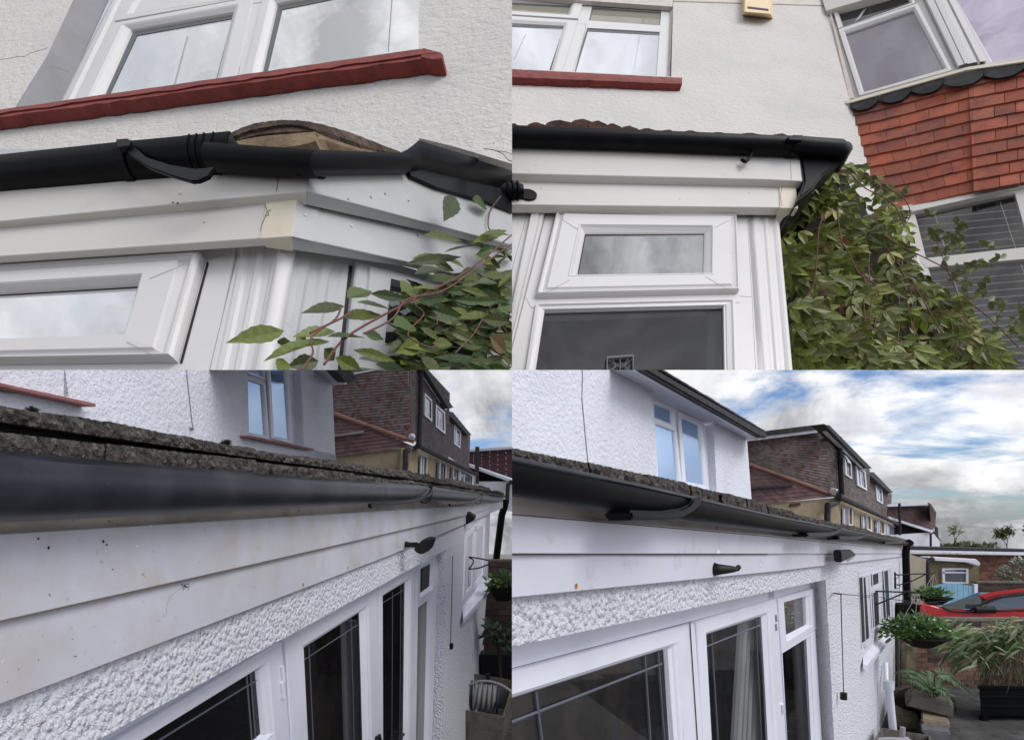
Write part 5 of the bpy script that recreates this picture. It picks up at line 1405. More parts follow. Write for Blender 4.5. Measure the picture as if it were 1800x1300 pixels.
flat('fascia_board', S3, [(818, 813), (1160, 938), (1160, 943), (818, 818)], MT['upvc_cool'], fh, .2, .3)
flat('roof', S3, [(818, 818), (1160, 942), (1160, 930), (834, 846), (820, 846)], MT['hung_far'], fh, .2, .15)
flat('wall', S3, [(830, 846), (1160, 845), (1160, 930), (830, 890)], MT['render_cool'], fh, .2, .2)
bm = NB(); tube(bm, [S3.pt(839, 785, .5), S3.pt(838, 850, .5)], .12, 8); tube(bm, [S3.pt(x, y, .5) for x, y in ((900, 845), (893, 852), (891, 885))], .12, 8); link_mesh('downpipe', bm, MT['slate_edge'], fh)

# ---- the corner of the yard at the right
bw3 = thing('garden_wall', 'dark weathered brick garden wall behind the hose crate at the right edge', 'wall', at(890, 1090, 10))
bm = NB(); q = frontal(880, 1080, 10.2); tile_wall(bm, q, [(848, 985), (1160, 985), (1160, 1260), (848, 1260)], 26, 11, (.07, .05, .045), rnd, .02, brick=True); link_mesh('bricks', bm, MT['brick'], bw3)
flat('mortar_bed', q, [(846, 983), (1162, 983), (1162, 1262), (846, 1262)], MT['mortar'], bw3, .2, .005)
hb = thing('hanging_basket', 'leafy green hanging basket at the right edge just above the brick wall top', 'hanging basket', at(880, 1040, 8))
bm = NB(); lay = bm.loops.layers.float_color.new('tint'); foliage(bm, lay, [(at(885, 1025, 8), .25, .2, .14)], 260, .09, rnd, (.055, .10, .028)); link_mesh('leaves', bm, MT['leaf'], hb)
bm = NB(); tube(bm, [at(885, 1030, 8), at(885, 1045, 8), at(885, 1055, 8)], .22, 14, .10); link_mesh('bowl', bm, MT['soil'], hb)
fp = thing('fern', 'dark green broad-leaved plant behind the white waste pipe', 'plant', at(870, 1150, 8.4))
bm = NB(); lay = bm.loops.layers.float_color.new('tint'); foliage(bm, lay, [(at(873, 1108, 8.4), .22, .15, .07), (at(890, 1125, 8.4), .16, .12, .06)], 110, .16, rnd, (.045, .085, .035), narrow=.36); link_mesh('leaves', bm, MT['leaf'], fp)
bm = NB(); tube(bm, [at(880, 1195, 8.4), at(878, 1150, 8.4), at(873, 1112, 8.4)], .02, 6); link_mesh('stem', bm, MT['stem_dark'], fp)
pt3 = thing('flower_trough', 'dark plastic planting trough under the broad-leaved plant', 'planter', at(870, 1180, 8.6))
bm = NB(); f = [at(x, y, 8.7) for x, y in ((842, 1150), (930, 1152), (930, 1205), (848, 1200))]; prism(bm, f, [p + Vector((0, .35, 0)) for p in f]); bevel(bm, .015, 2); link_mesh('trough', bm, MT['steel_black'], pt3)
def ground_pt(x, y): return at(x, y, EYE * 1000 / (y - 930))
cr = thing('wooden_crate', 'weathered wooden crate holding a coiled grey hose reel by the wall', 'crate', at(840, 1290, 7.4))
dF, dBk = 7.2, 8.1
quads = {'front_board': ((793, 1243, dF), (886, 1259, dF), (884, 1308, dF), (792, 1302, dF)), 'side_board': ((793, 1243, dF), (822, 1182, dBk), (820, 1230, dBk), (792, 1302, dF)),
         'back_board': ((822, 1182, dBk), (905, 1196, dBk), (903, 1250, dBk), (820, 1230, dBk)), 'end_board': ((886, 1259, dF), (905, 1196, dBk), (903, 1250, dBk), (884, 1308, dF))}
for nm, q in quads.items():
    P = [at(*p) for p in q]; n = (P[1] - P[0]).cross(P[3] - P[0]).normalized() * .022
    bm = NB(); prism(bm, P, [p + n for p in P]); prism(bm, [P[0].lerp(P[3], .48) + n * .1, P[1].lerp(P[2], .48) + n * .1, P[1].lerp(P[2], .52) + n * .1, P[0].lerp(P[3], .52) + n * .1], [P[0].lerp(P[3], .48) - n * .15, P[1].lerp(P[2], .48) - n * .15, P[1].lerp(P[2], .52) - n * .15, P[0].lerp(P[3], .52) - n * .15]) if nm == 'front_board' else None
    link_mesh(nm, bm, MT['wood'], cr)
hr = thing('hose_reel', 'dark blue hose reel wound with pale grey hose inside the wooden crate', 'hose reel', at(845, 1235, 7.6))
ax = (at(880, 1222, 7.75) - at(826, 1216, 7.75)).normalized(); c0 = at(826, 1222, 7.75)
bm = NB(); tube(bm, [c0 - ax * .03, c0 + ax * .02], .21, 20); link_mesh('drum_side', bm, M('blue_plastic', (.02, .035, .08), .5), hr)
bm = NB(); tube(bm, [c0 + ax * .37, c0 + ax * .40], .19, 20); link_mesh('drum_side', bm, bpy.data.materials['blue_plastic'], hr)
bm = NB()
u_, v_ = ax.cross(Vector((0, 0, 1))).normalized(), None
v_ = ax.cross(u_)
for layer in range(2):
    pts = []
    for k in range(9 * 14 + 1):
        a = k / 14 * 2 * math.pi; w = k / (9 * 14)
        pts.append(c0 + ax * (.05 + .30 * w + .012 * math.sin(a * .5 + layer)) + (u_ * math.cos(a) + v_ * math.sin(a)) * (.135 + layer * .03 + .01 * math.sin(k * .7)))
    tube(bm, pts, .016, 6)
tube(bm, curve_pts([at(x, y, 7.5) for x, y in ((822, 1204), (840, 1197), (862, 1197), (885, 1205), (905, 1220))], 5), .017, 6)
link_mesh('hose', bm, M('grey_hose', (.30, .29, .31), .5), hr, smooth=True)
bm = NB(); tube(bm, [at(857, 1183, 7.8), at(858, 1200, 7.8)], .03, 8); tube(bm, [at(848, 1196, 7.8), at(872, 1200, 7.8)], .016, 8); link_mesh('handle', bm, MT['steel_black'], hr)
# =================================================================== view four: the same side seen from further out, with the yard
rnd = random.Random(44)
set_clip(x0=900, y0=650)
RUN_ON = None
A4 = plane_wall(1667, 900, 1000, 1.15)
AX4 = Vector((.767, 1, 0)).normalized()
UP = Vector((0, 0, 1))
W4 = A4.off(-1.75)
D4 = A4.off(-.14)
house = thing('rendered_house', 'white house wall with a blue-reflecting window under a deep white soffit', 'house', W4.pt(1100, 780))
bm = NB()
slab(bm, W4, [(880, 560), (1000, 560), (1146, 640), (1146, 688), (1155, 840), (1160, 900), (880, 870)], .15)
slab(bm, W4, [(1155, 838), (1280, 871), (1322, 888), (1325, 940), (1155, 900)], .15)
slab(bm, W4, [(1254, 742), (1313, 772), (1322, 888), (1280, 873), (1260, 867)], .15)
link_mesh('wall', bm, MT['render_cool'], house)
bm = NB(); face(bm, [W4.pt(x, y, -.002) for x, y in ((1254.5, 735), (1260.5, 870))] + [W4.pt(1260.5, 870, -.13), W4.pt(1254.5, 735, -.13)]); link_mesh('window_reveal', bm, bpy.data.materials['cool_reveal'], house)
bm = NB(); tube(bm, [W4.pt(x, y, .004) for x, y in ((1021, 600), (1024, 660), (1023, 700), (1029, 765), (1032, 795), (1034, 820))], .0035, 6); link_mesh('cable', bm, MT['reveal'], house)
WP = W4.off(-.08)
bm = NB()
slab(bm, WP, [(1135, 660), (1262, 700), (1262, 870), (1135, 860)], .01, -.012)
ring(bm, WP, [(1143, 694), (1186, 712), (1187, 760), (1144, 742)], [(1148, 711), (1177, 722), (1179, 743), (1149, 731)], PBs)
ring(bm, WP, [(1144, 737), (1187, 754), (1196, 852), (1150, 846)], [(1151, 748), (1182, 759), (1189, 844), (1156, 837)], PBs)
ring(bm, WP, [(1189, 721), (1234, 743), (1243, 862), (1196, 851)], [(1197, 735), (1226, 748), (1235, 851), (1206, 845)], PBs)
w = link_mesh('window', bm, MT['upvc_cool'], house)
for q in ([(1146, 709), (1179, 721), (1181, 746), (1147, 733)], [(1149, 745), (1184, 757), (1191, 847), (1154, 839)], [(1195, 732), (1228, 746), (1237, 854), (1204, 848)]): flat('glass_pane', WP, q, MT['glass_blue'], w, .003, -.003)
sill(W4, (1147, 840), (1281, 871), 3.5, .07, house, SILL3)
# soffit, eaves board, dark gutter and roof edge
bm = NB()
f = [W4.pt(1000, 606, .0), W4.pt(1072, 650, .0), W4.pt(1146, 688, .0), W4.pt(1146, 700, -.08), W4.pt(1240, 744, -.08), W4.pt(1254, 742, .0), W4.pt(1313, 772, .0), W4.pt(1336, 772.5, .24), W4.pt(1115, 650, .24), W4.pt(1050, 614, .24)]
prism(bm, f, [p + UP * .02 for p in f]); link_mesh('soffit', bm, MT['board_cool'], house)
bm = NB(); slab(bm, W4, [(1050, 610), (1115, 650), (1336, 773), (1337, 768.5), (1131, 650), (1070, 614)], .02, .255); link_mesh('fascia_board', bm, MT['upvc_cool'], house)
bm = NB(); slab(bm, W4, [(1070, 612), (1131, 650), (1337, 768), (1349, 769), (1349, 761), (1157, 650), (1092, 610)], .08, .33); bevel(bm, .02, 3)
link_mesh('gutter', bm, MT['slate_edge'], house)
bm = NB()
for k in range(26):
    t = k / 26; a = lerp2((1112, 616), (1349, 758), t); slab(bm, W4, [(a[0], a[1] + 4), (a[0] + 8, a[1] + 8.8), (a[0] + 8.5, a[1] + 6 + rnd.uniform(-.5, .5)), (a[0] + .5, a[1] + 1.2 + rnd.uniform(-.5, .5))], .3, .30)
link_mesh('roof_tiles', bm, MT['slate_edge'], house)

ext = thing('house_extension', 'white boarded extension with roughcast wall, leaded glass doors and a black gutter above', 'extension', A4.pt(1300, 1200))
G4 = A4.off(.08)
bm = NB(); rough_course(bm, G4, [(880, 787), (900, 790.5), (935, 797), (1035, 816), (1200, 852), (1320, 881), (1400, 905), (1500, 927), (1594, 948)], [(880, 806), (900, 812), (1125, 858), (1350, 908), (1594, 955)], 0, .3, rnd, 280, .8); link_mesh('roof_tiles', bm, MT['tile_moss'], ext)
bm = NB(); rough_course(bm, G4, [(880, 781), (900, 785), (1035, 812), (1200, 848), (1320, 878), (1400, 902), (1500, 925), (1590, 947)], [(880, 800), (1594, 953)], -.10, .2, rnd, 200, .9); link_mesh('roof_tiles', bm, MT['tile_moss'], ext)
L4 = A4.off(.115)
gp = [(870, 799, 62), (900, 805.5, 61), (1125, 853, 51), (1350, 904, 27), (1500, 936, 12), (1606, 955.5, 4)]
ctr, rr = [], []
for x, y, hgt in gp:
    p = L4.pt(x, y); r = hgt * (p.y) / 1000 * 1.0; r = max(min(r, .078), .055); rr.append(r); ctr.append(p - L4.n * r * .62)
HD4 = [(.62 * a / .52, b) for a, b in HALF_DEEP]
g = link_mesh('gutter', gut(ctr, .06, L4.n, HD4, scale=[r / .06 for r in rr]), MT['black'], ext, smooth=True)
bm = NB(); tube(bm, [L4.pt(x, y, .002) for x, y in ((880, 802), (1125, 853.5), (1350, 904.5), (1606, 955.5))], .005, 6); link_mesh('gutter_lip', bm, MT['black_old'], g)
def bracket(poly, pl, h, t):
    bm = NB(); slab(bm, pl, poly, t, h); bevel(bm, .006, 2); link_mesh('gutter_bracket', bm, MT['black'], g)
bracket([(1221, 875), (1236, 873), (1236, 880), (1232, 888), (1222, 898), (1204, 908), (1180, 914), (1112, 914), (1109, 896), (1165, 898), (1200, 893), (1214, 886)], A4, .13, .07)
bracket([(1476, 927), (1482, 925), (1478, 934), (1470, 939), (1460, 942), (1421, 943), (1420, 936), (1458, 935), (1469, 932)], A4, .13, .08)
bracket([(1522, 937), (1527, 934), (1524, 941), (1516, 946), (1506, 948), (1476, 948), (1476, 942), (1506, 942), (1516, 940)], A4, .13, .08)
bracket([(1584, 951), (1590, 950), (1584, 955), (1557, 955), (1557, 952), (1578, 952)], A4, .13, .08)
flat('fascia_board', A4, [(880, 830), (1350, 905), (1600, 952), (1592, 968), (1350, 941), (880, 901)], M('beige_soffit_board', (.55, .525, .50), .6, spec=.3, var=[((.42, .39, .35), 4, .5, .75)]), ext, .03, -.004)
bm = NB(); slab(bm, A4, [(880, 899), (1350, 939), (1590, 964), (1588, 972), (1350, 972.5), (880, 972.5)], .02, .012); bevel(bm, .0015); link_mesh('fascia_board', bm, MT['board_cool'], ext)
bm = NB(); slab(bm, A4, [(880, 968), (1350, 970), (1588, 969.5), (1587, 977.5), (1350, 1005), (900, 1050), (880, 1053)], .02, -.003); bevel(bm, .0015); link_mesh('fascia_board', bm, MT['board_cool'], ext)
bm = NB(); tube(bm, [A4.pt(x, y, .013) for x, y in ((880, 902), (1350, 942), (1588, 967))], .0018, 5); tube(bm, [A4.pt(x, y, .003) for x, y in ((880, 974), (1350, 974))], .0018, 5); tube(bm, [A4.pt(1260, 912, -.003), A4.pt(1260, 931, -.003)], .001, 4); link_mesh('board_shadow_gap', bm, bpy.data.materials['crack_dirt_shade'], ext)  # dark lines at the board edges, shade of the overlaps in their colour
bm = NB(); c = A4.pt(1013.5, 1030, -.0015); face(bm, [c + AX4 * (.006 * math.cos(a) * (1 + .3 * math.sin(3 * a))) + UP * (.007 * math.sin(a)) for a in [k * .628 for k in range(10)]]); link_mesh('rust_spot', bm, bpy.data.materials['rust_stain'], ext)
bm = NB(); rough_patch(bm, A4, (885, 1048), (1452, 985), (1452, 1018), (885, 1139), 700, 72, .0036, 165, -.028, 3.7); link_mesh('wall', bm, MT['roughcast'], ext)
bm = NB(); rough_patch(bm, A4, (1449, 985), (1587, 965), (1581, 1270), (1475, 1470), 260, 480, .0042, 100, -.028, 1.3); link_mesh('wall', bm, MT['roughcast'], ext)
bm = NB(); face(bm, [A4.pt(1449.5, 1010, -.03), A4.pt(1467, 1310, -.03), A4.pt(1480, 1500, -.03), A4.pt(1455, 1500, -.145), A4.pt(1446, 1310, -.145), A4.pt(1426, 1010, -.145)])
face(bm, [A4.pt(1449.5, 1017, -.03), A4.pt(1426, 1021, -.145), A4.pt(880, 1139, -.145), A4.pt(880, 1140, -.03)])
link_mesh('door_reveal', bm, M('warm_roughcast', (.80, .79, .80), .95, bump=[('peb', 70, .7, .02)]), ext)
bm = NB(); slab(bm, D4, [(870, 1139), (1350, 1034), (1427, 1018), (1427, 1032), (1350, 1053), (1212, 1092), (870, 1181)], .05, .004); link_mesh('door_frame', bm, MT['upvc_cool'], ext)
bm = NB(); slab(bm, D4, [(1350, 1040), (1361, 1040), (1378, 1310), (1390, 1500), (1370, 1500)], .05, .004); slab(bm, D4, [(1420, 1020), (1428, 1020), (1448, 1310), (1455, 1500), (1445, 1500)], .05, .006); link_mesh('door_frame', bm, MT['upvc_cool'], ext)
def leaf4(name, o, i, pane, mat=MT['glass_clear'], prof=PD):
    bm = NB(); ring(bm, D4, o, i, prof); d = link_mesh(name, bm, MT['upvc_cool'], ext); flat('glass_pane', D4, pane, mat, d, .003, -.003); return d
def leads4(par, segs, r=.0045):
    bm = NB()
    for a, b in segs: tube(bm, [D4.pt(*a, .0), D4.pt(*b, .0)], r, 4)
    link_mesh('lead_strip', bm, LEADM, par)
dA = leaf4('window', [(860, 1184), (1211, 1093), (1226, 1305), (1236, 1450), (860, 1640)], [(860, 1240), (1167, 1141), (1178, 1305), (1186, 1420), (860, 1580)], [(850, 1235), (1170, 1137), (1182, 1305), (1190, 1430), (850, 1590)])
bm = NB(); strip(bm, D4, (1167, 1141), (1180, 1320), (1184, 1134), (1192, 1320), [(0, -.002), (.05, .012), (.85, .014), (1, .027)]); link_mesh('glazing_bead', bm, MT['upvc_cool'], dA)
leads4(dA, [((880, 1276), (1163, 1166)), ((941, 1212), (956, 1330)), ((1133, 1150), (1145, 1330)), ((1156, 1143), (1170, 1330))])
dB = leaf4('door', [(1213, 1092), (1357, 1050), (1375, 1305), (1392, 1560), (1245, 1640)], [(1236, 1117), (1339, 1083), (1351, 1305), (1362, 1500), (1260, 1560)], [(1232, 1113), (1342, 1079), (1355, 1305), (1366, 1510), (1256, 1570)])
leads4(dB, [((1250, 1110), (1264, 1330)), ((1328, 1084), (1340, 1330)), ((1238, 1137), (1336, 1098))])
bm = NB(); tube(bm, [D4.pt(1212.6, 1094, .03), D4.pt(1226, 1300, .03)], .0022, 5); link_mesh('glazing_gasket', bm, MT['gap'], dB)
fl = leaf4('fanlight', [(1360, 1050), (1425, 1033), (1429, 1104), (1367, 1147)], [(1373, 1060), (1416, 1048), (1418, 1097), (1377, 1118)], [(1371, 1057), (1418, 1045), (1420, 1100), (1375, 1122)], MT['glass_mid'])
for yy in (1086, 1102):
    bm = NB(); tube(bm, [D4.pt(1363.5, yy - 6, .03), D4.pt(1364.5, yy + 5, .03)], .007, 8); link_mesh('hinge', bm, MT['metal'], fl)
sl = leaf4('window', [(1366, 1147), (1427, 1106), (1445, 1400), (1388, 1500)], [(1367, 1146), (1418, 1117), (1430, 1380), (1385, 1470)], [(1362, 1144), (1421, 1113), (1433, 1390), (1382, 1480)])
bm = NB(); tube(bm, [D4.pt(1374, 1236, .03), D4.pt(1376, 1252, .03)], .012, 8); link_mesh('hinge', bm, MT['upvc_cool'], sl)
bm = NB(); slab(bm, D4, [(860, 1120), (1440, 1010), (1460, 1600), (860, 1800)], .02, -1.0); link_mesh('room', bm, MT['room'], ext)
bm = NB()
for k, x in enumerate((1300, 1306, 1312, 1318, 1324)): tube(bm, [D4.pt(x + 6, 1088, -.10), D4.pt(x - 8 + k * 3, 1320, -.10)], .030, 8)
link_mesh('curtain', bm, M('pale_curtain', (.26, .27, .28), .9), ext)
bm = NB()
for k, x in enumerate((1398, 1403, 1408, 1413)): tube(bm, [D4.pt(x, 1118, -.09), D4.pt(x + 10, 1330, -.09)], .026, 8)
link_mesh('curtain', bm, bpy.data.materials['grey_curtain'], ext)
# window at the far end
ws = A4.off(-.05)
GFAR = glass_mat('dim_room_glass', (.05, .055, .06), .10)
bm = NB()
slab(bm, ws, [(1509, 1004), (1570, 990), (1566, 1090), (1515, 1140)], .03, .03)
w = link_mesh('window', bm, MT['upvc_cool'], ext)
for o, i in (([(1509, 1010), (1524, 1006), (1530, 1126), (1515, 1138)], [(1511, 1015), (1521, 1012), (1528, 1120), (1516, 1129)]), ([(1526, 1006), (1545, 1001), (1546, 1028), (1528, 1036)], [(1528, 1010), (1543.5, 1005), (1544.5, 1024), (1529.5, 1031)]),
             ([(1527, 1036), (1546, 1029), (1547, 1100), (1531, 1106)], [(1529, 1042), (1543.5, 1035), (1545.5, 1096), (1532.5, 1103)]), ([(1547, 1000), (1562, 996), (1566, 1082), (1553, 1092)], [(1549, 1004), (1560.5, 1000), (1565, 1081), (1554, 1089)])):
    bm = NB(); ring(bm, ws, o, i, [(0, .03), (.05, .036), (.8, .036), (1, .033)]); cs = link_mesh('casement_frame', bm, MT['upvc_cool'], w)
    flat('glass_pane', ws, i, GFAR, cs, .002, .034)
bm = NB(); f = [at(*p) for p in ((1516, 1138, 6.35), (1566, 1096, 8.9), (1571, 1112, 8.5), (1524, 1169, 5.9), (1517, 1166, 5.9))]; prism(bm, f, [p - UP * .05 for p in f]); link_mesh('window_sill', bm, MT['upvc_cool'], w)
bm = NB(); tube(bm, [at(1601, 951, 10.6), at(1594, 958, 10.6), at(1592, 975, 10.6), at(1595, 1062, 10.6)], .062, 14); link_mesh('downpipe', bm, MT['black'], ext, smooth=True)
bm = NB(); tube(bm, [at(1562, 1196, 7.3), at(1563, 1210, 7.3), at(1570, 1284, 7.3)], .044, 14); tube(bm, [at(1562, 1196, 7.3), at(1562.5, 1211, 7.3)], .062, 14); tube(bm, [at(1557, 1165, 7.8), at(1558, 1198, 7.6)], .03, 10); link_mesh('waste_pipe', bm, MT['upvc_cool'], ext, smooth=True)

# fittings on the wall
GRP4 = None
t = thing('wall_lamp', 'black egg-shaped wall lamp with a knuckle on the lower white board above glass doors', 'lamp', A4.pt(1258, 1000))
bm = NB(); a = A4.pt(1256, 1000, -.003); b = A4.pt(1256, 1000, .04) + AX4 * .06
tube(bm, curve_pts([a, a + A4.n * .012, a + A4.n * .035 + AX4 * .02, a + A4.n * .055 + AX4 * .045, a + A4.n * .06 + AX4 * .07], 4), .026, 16, .008); link_mesh('lamp_body', bm, MT['steel_black'], t, smooth=True)
bm = NB(); c = a + A4.n * .062 + AX4 * .08; tube(bm, [c - AX4 * .008, c + AX4 * .012 + UP * .006], .010, 10); link_mesh('knuckle', bm, MT['steel_black'], t, smooth=True)
t = thing('floodlight', 'black square floodlight tilted down from the white board near the far window', 'floodlight', A4.pt(1490, 978))
bm = NB(); f = [A4.pt(x, y, .10) for x, y in ((1478, 966), (1497, 965), (1506, 974), (1503, 977), (1480, 988))]; prism(bm, f, [p - A4.n * .05 for p in f]); bevel(bm, .008, 2); link_mesh('housing', bm, MT['steel_black'], t)
bm = NB(); f = [A4.pt(x, y, .102) for x, y in ((1489, 983), (1503, 975.5), (1504, 977.5), (1491, 987))]; prism(bm, f, [p - A4.n * .01 for p in f]); link_mesh('lens', bm, MT['metal'], t)
t = thing('pull_cord', 'long thin black cord hanging from a wall hook to a black knob on the roughcast', 'cord', A4.pt(1483, 1223))
bm = NB(); tube(bm, [A4.pt(1478, 1043, .08), A4.pt(1480, 1120, .05), A4.pt(1483, 1218, .02)], .0035, 5); link_mesh('cord', bm, MT['steel_black'], t)
bm = NB(); tube(bm, [A4.pt(1465.5, 1042, -.02), A4.pt(1470, 1042.5, .03), A4.pt(1479, 1043.5, .09)], .006, 6); link_mesh('hook', bm, MT['steel_black'], t)
bm = NB(); c = A4.pt(1483, 1223, .02); tube(bm, [c + UP * .03, c + UP * .022, c, c - UP * .02, c - UP * .026], .026, 12); link_mesh('knob', bm, MT['steel_black'], t, smooth=True)
def basket(lab, plate, arm, brace, cx, cy, wpx, hpx, bowl, dep, blab):
    t = thing('basket_bracket', blab, 'bracket', at(*plate[0], dep), 'hanging basket brackets')
    bm = NB(); tube(bm, [at(*plate[0], dep), at(*plate[1], dep)], .016, 6); link_mesh('back_bar', bm, MT['steel_black'], t)
    bm = NB(); tube(bm, [at(*p, dep) for p in arm], .010, 6); tube(bm, curve_pts([at(*p, dep) for p in brace], 4), .010, 6)
    for p in arm[0], brace[0]: tube(bm, [at(p[0] + 5 * math.cos(a), p[1] + 2 + 4 * math.sin(a), dep) for a in [k * .785 for k in range(9)]], .006, 5)
    link_mesh('arm', bm, MT['steel_black'], t)
    h = thing('hanging_basket', lab, 'hanging basket', at(cx, cy, dep), 'hanging baskets by the far window')
    bm = NB(); lay = bm.loops.layers.float_color.new('tint'); s = dep / 1000
    c = at(cx, cy, dep)
    foliage(bm, lay, [(c + Vector((k * wpx * .24 * s, 0, (.12 - abs(k) * .2) * hpx * s)), wpx * .26 * s, wpx * .25 * s, hpx * .46 * s) for k in (-1.2, -.6, 0, .6, 1.2)], 1250 if wpx > 80 else 420, .07 if wpx > 80 else .075, rnd, (.075, .15, .035), up=.9, narrow=.42)
    link_mesh('leaves', bm, MT['leaf'], h)
    for k in range(14 if wpx > 80 else 4):
        p = c + Vector((rnd.uniform(-.5, .5) * wpx * s, rnd.uniform(-.3, 0) * wpx * s, rnd.uniform(-.1, .5) * hpx * s))
        bm = NB(); tube(bm, [p, p + UP * .012], .014, 7); link_mesh('flower', bm, MT['upvc_cool'], h)
    bm = NB(); b0, b1, bt, bb = bowl
    tube(bm, [at((b0 + b1) / 2, bt, dep), at((b0 + b1) / 2, bt + (bb - bt) * .45, dep), at((b0 + b1) / 2, bb, dep)], (b1 - b0) / 2 * s, 16, (b1 - b0) * .18 * s); link_mesh('bowl', bm, MT['soil'], h, smooth=True)
    bm = NB()
    for dx in (-.3, 0, .3): tube(bm, [at(arm[-1][0], arm[-1][1], dep), at(cx + dx * wpx, bt - 2, dep)], .004, 4)
    link_mesh('chain', bm, MT['metal'], h)
basket('larger green hanging basket with small white flowers in front of the brick wall', [(1508, 1032), (1510, 1078)], [(1512, 1038), (1560, 1039), (1613, 1041)], [(1516, 1071), (1555, 1056), (1600, 1037)], 1606, 1103, 116, 42, (1578, 1664, 1118, 1136), 7.0, 'near black iron bracket carrying the larger hanging basket')
basket('smaller hanging basket hung further back beside the black downpipe and red car', [(1573, 1005), (1574, 1034)], [(1575, 1010), (1610, 1008), (1642, 1008)], [(1577, 1028), (1600, 1022), (1632, 1006)], 1636, 1043, 62, 20, (1614, 1671, 1049, 1062), 9.6, 'far black iron bracket near the downpipe carrying the smaller hanging basket')
t = tag(link_mesh('washing_line', (lambda b: (tube(b, [A4.pt(1478, 1043, .08), at(1545, 1050, 8), at(1700, 1066, 9), at(1830, 1078, 9.5)], .003, 4), tube(b, [A4.pt(1508, 1042, .05), at(1612, 1060, 8), at(1700, 1052, 9)], .0025, 4), b)[2])(NB()), MT['steel_black']), 'thin washing lines strung from the wall hook across the yard', 'washing line')

# ---- yard walls and what stands by them
QW = frontal(1700, 1100, 9.8, .06)
gw = thing('garden_wall', 'dark red brick garden wall with coping behind the hanging basket and bamboo', 'wall', QW.pt(1700, 1205))
bm = NB(); tile_wall(bm, QW, [(1582, 1092), (1860, 1092), (1860, 1225), (1582, 1225)], 17, 12, (.15, .088, .07), rnd, .02, brick=True, spread=.35, hot=(.06, .05, .045)); link_mesh('bricks', bm, MT['brick'], gw)
flat('mortar_bed', QW, [(1580, 1090), (1862, 1090), (1862, 1228), (1580, 1228)], MT['mortar'], gw, .2, .006)
flat('coping', QW, [(1650, 1085), (1862, 1086.5), (1862, 1092), (1650, 1092)], MT['mortar'], gw, .14, .03, .008)
flat('pier', QW, [(1580, 1062), (1617, 1062), (1620, 1090), (1580, 1092)], MT['soil'], gw, .3, .06, .008)
t = thing('concrete_post', 'mossy upright concrete post standing under the larger hanging basket', 'post', QW.pt(1602, 1190, .3))
bm = NB(); f = [QW.pt(x, y, .35) for x, y in ((1594, 1132), (1611, 1134), (1609, 1200), (1592, 1198))]; prism(bm, f, [p - QW.n * .12 for p in f]); bevel(bm, .01); link_mesh('post', bm, M('mossy_concrete', (.20, .17, .11), .95, var=((.07, .065, .04), 6, .45, .7), bump=[('noise', 20, .6, .02)]), t)

# red car beyond the wall
CARP = frontal(1720, 1070, 13.5, -.25)
car = thing('parked_car', 'bright red car parked behind the brick wall, bonnet and windscreen showing', 'car', CARP.pt(1720, 1090))
RED = M('red_car_paint', (.50, .022, .030), .25, spec=.5, coat=.6)
def cz(x, y, h=0): return CARP.pt(x, y, h)
bm = NB()
prof = [(1611, 1084), (1612, 1066), (1620, 1058), (1640, 1062), (1664, 1069), (1690, 1070), (1720, 1072), (1790, 1069), (1860, 1066), (1860, 1100), (1611, 1100)]
f = [cz(x, y, .0) for x, y in prof]; b = [cz(x, y - 3, -1.5) for x, y in prof]; prism(bm, f, b); bevel(bm, .05, 3); link_mesh('body', bm, RED, car, smooth=True)
bm = NB(); f = [cz(x, y, -.15) for x, y in ((1716, 1046), (1748, 1039), (1790, 1034), (1860, 1032), (1860, 1038), (1800, 1040), (1756, 1046), (1734, 1054))]
b = [cz(x, y, -1.3) for x, y in ((1716, 1046), (1748, 1039), (1790, 1034), (1860, 1032), (1860, 1038), (1800, 1040), (1756, 1046), (1734, 1054))]; prism(bm, f, b); bevel(bm, .02, 2); link_mesh('roof', bm, RED, car, smooth=True)
bm = NB(); face(bm, [cz(1663, 1069, -.1), cz(1735, 1053, -.2), cz(1750, 1041, -1.2), cz(1720, 1040, -1.3), cz(1664, 1062, -1.3)]); f = [cz(x, y, -.02) for x, y in ((1655, 1063), (1663, 1070), (1720, 1069), (1726, 1056), (1722, 1048), (1712, 1047), (1664, 1061))]; prism(bm, f, [p - CARP.n * .02 for p in f]); link_mesh('windscreen', bm, glass_mat('teal_windscreen', (.03, .07, .075), .22), car)
bm = NB(); f = [cz(x, y, -.06) for x, y in ((1724, 1071), (1738, 1060), (1764, 1050), (1800, 1046), (1860, 1044), (1860, 1067), (1790, 1071))]; prism(bm, f, [p - CARP.n * .03 for p in f]); link_mesh('side_window', bm, glass_mat('blue_side_glass', (.05, .08, .13), .35, tint=(.7, .8, 1)), car)
bm = NB(); tube(bm, [cz(x, y, -.02) for x, y in ((1700, 1074), (1728, 1061), (1752, 1050), (1800, 1045), (1860, 1043))], .022, 6); tube(bm, [cz(x, y, .01) for x, y in ((1655, 1066), (1672, 1074), (1700, 1075), (1860, 1070.5))], .02, 6); link_mesh('window_trim', bm, MT['steel_black'], car)
bm = NB(); c0, c1 = cz(1714, 1071, .16), cz(1748, 1071, .16); tube(bm, [c0, c0.lerp(c1, .25), c0.lerp(c1, .7), c1], .085, 12); link_mesh('wing_mirror', bm, MT['steel_black'], car, smooth=True)
bm = NB(); face(bm, [cz(1650, 1076, .055), cz(1700, 1077, .055), cz(1860, 1082, .055), cz(1860, 1090, .055), cz(1650, 1082, .055)]) if False else tube(bm, [cz(1640, 1078, .0), cz(1720, 1078, .0), cz(1860, 1080, .0)], .012, 6); link_mesh('crease', bm, RED, car)

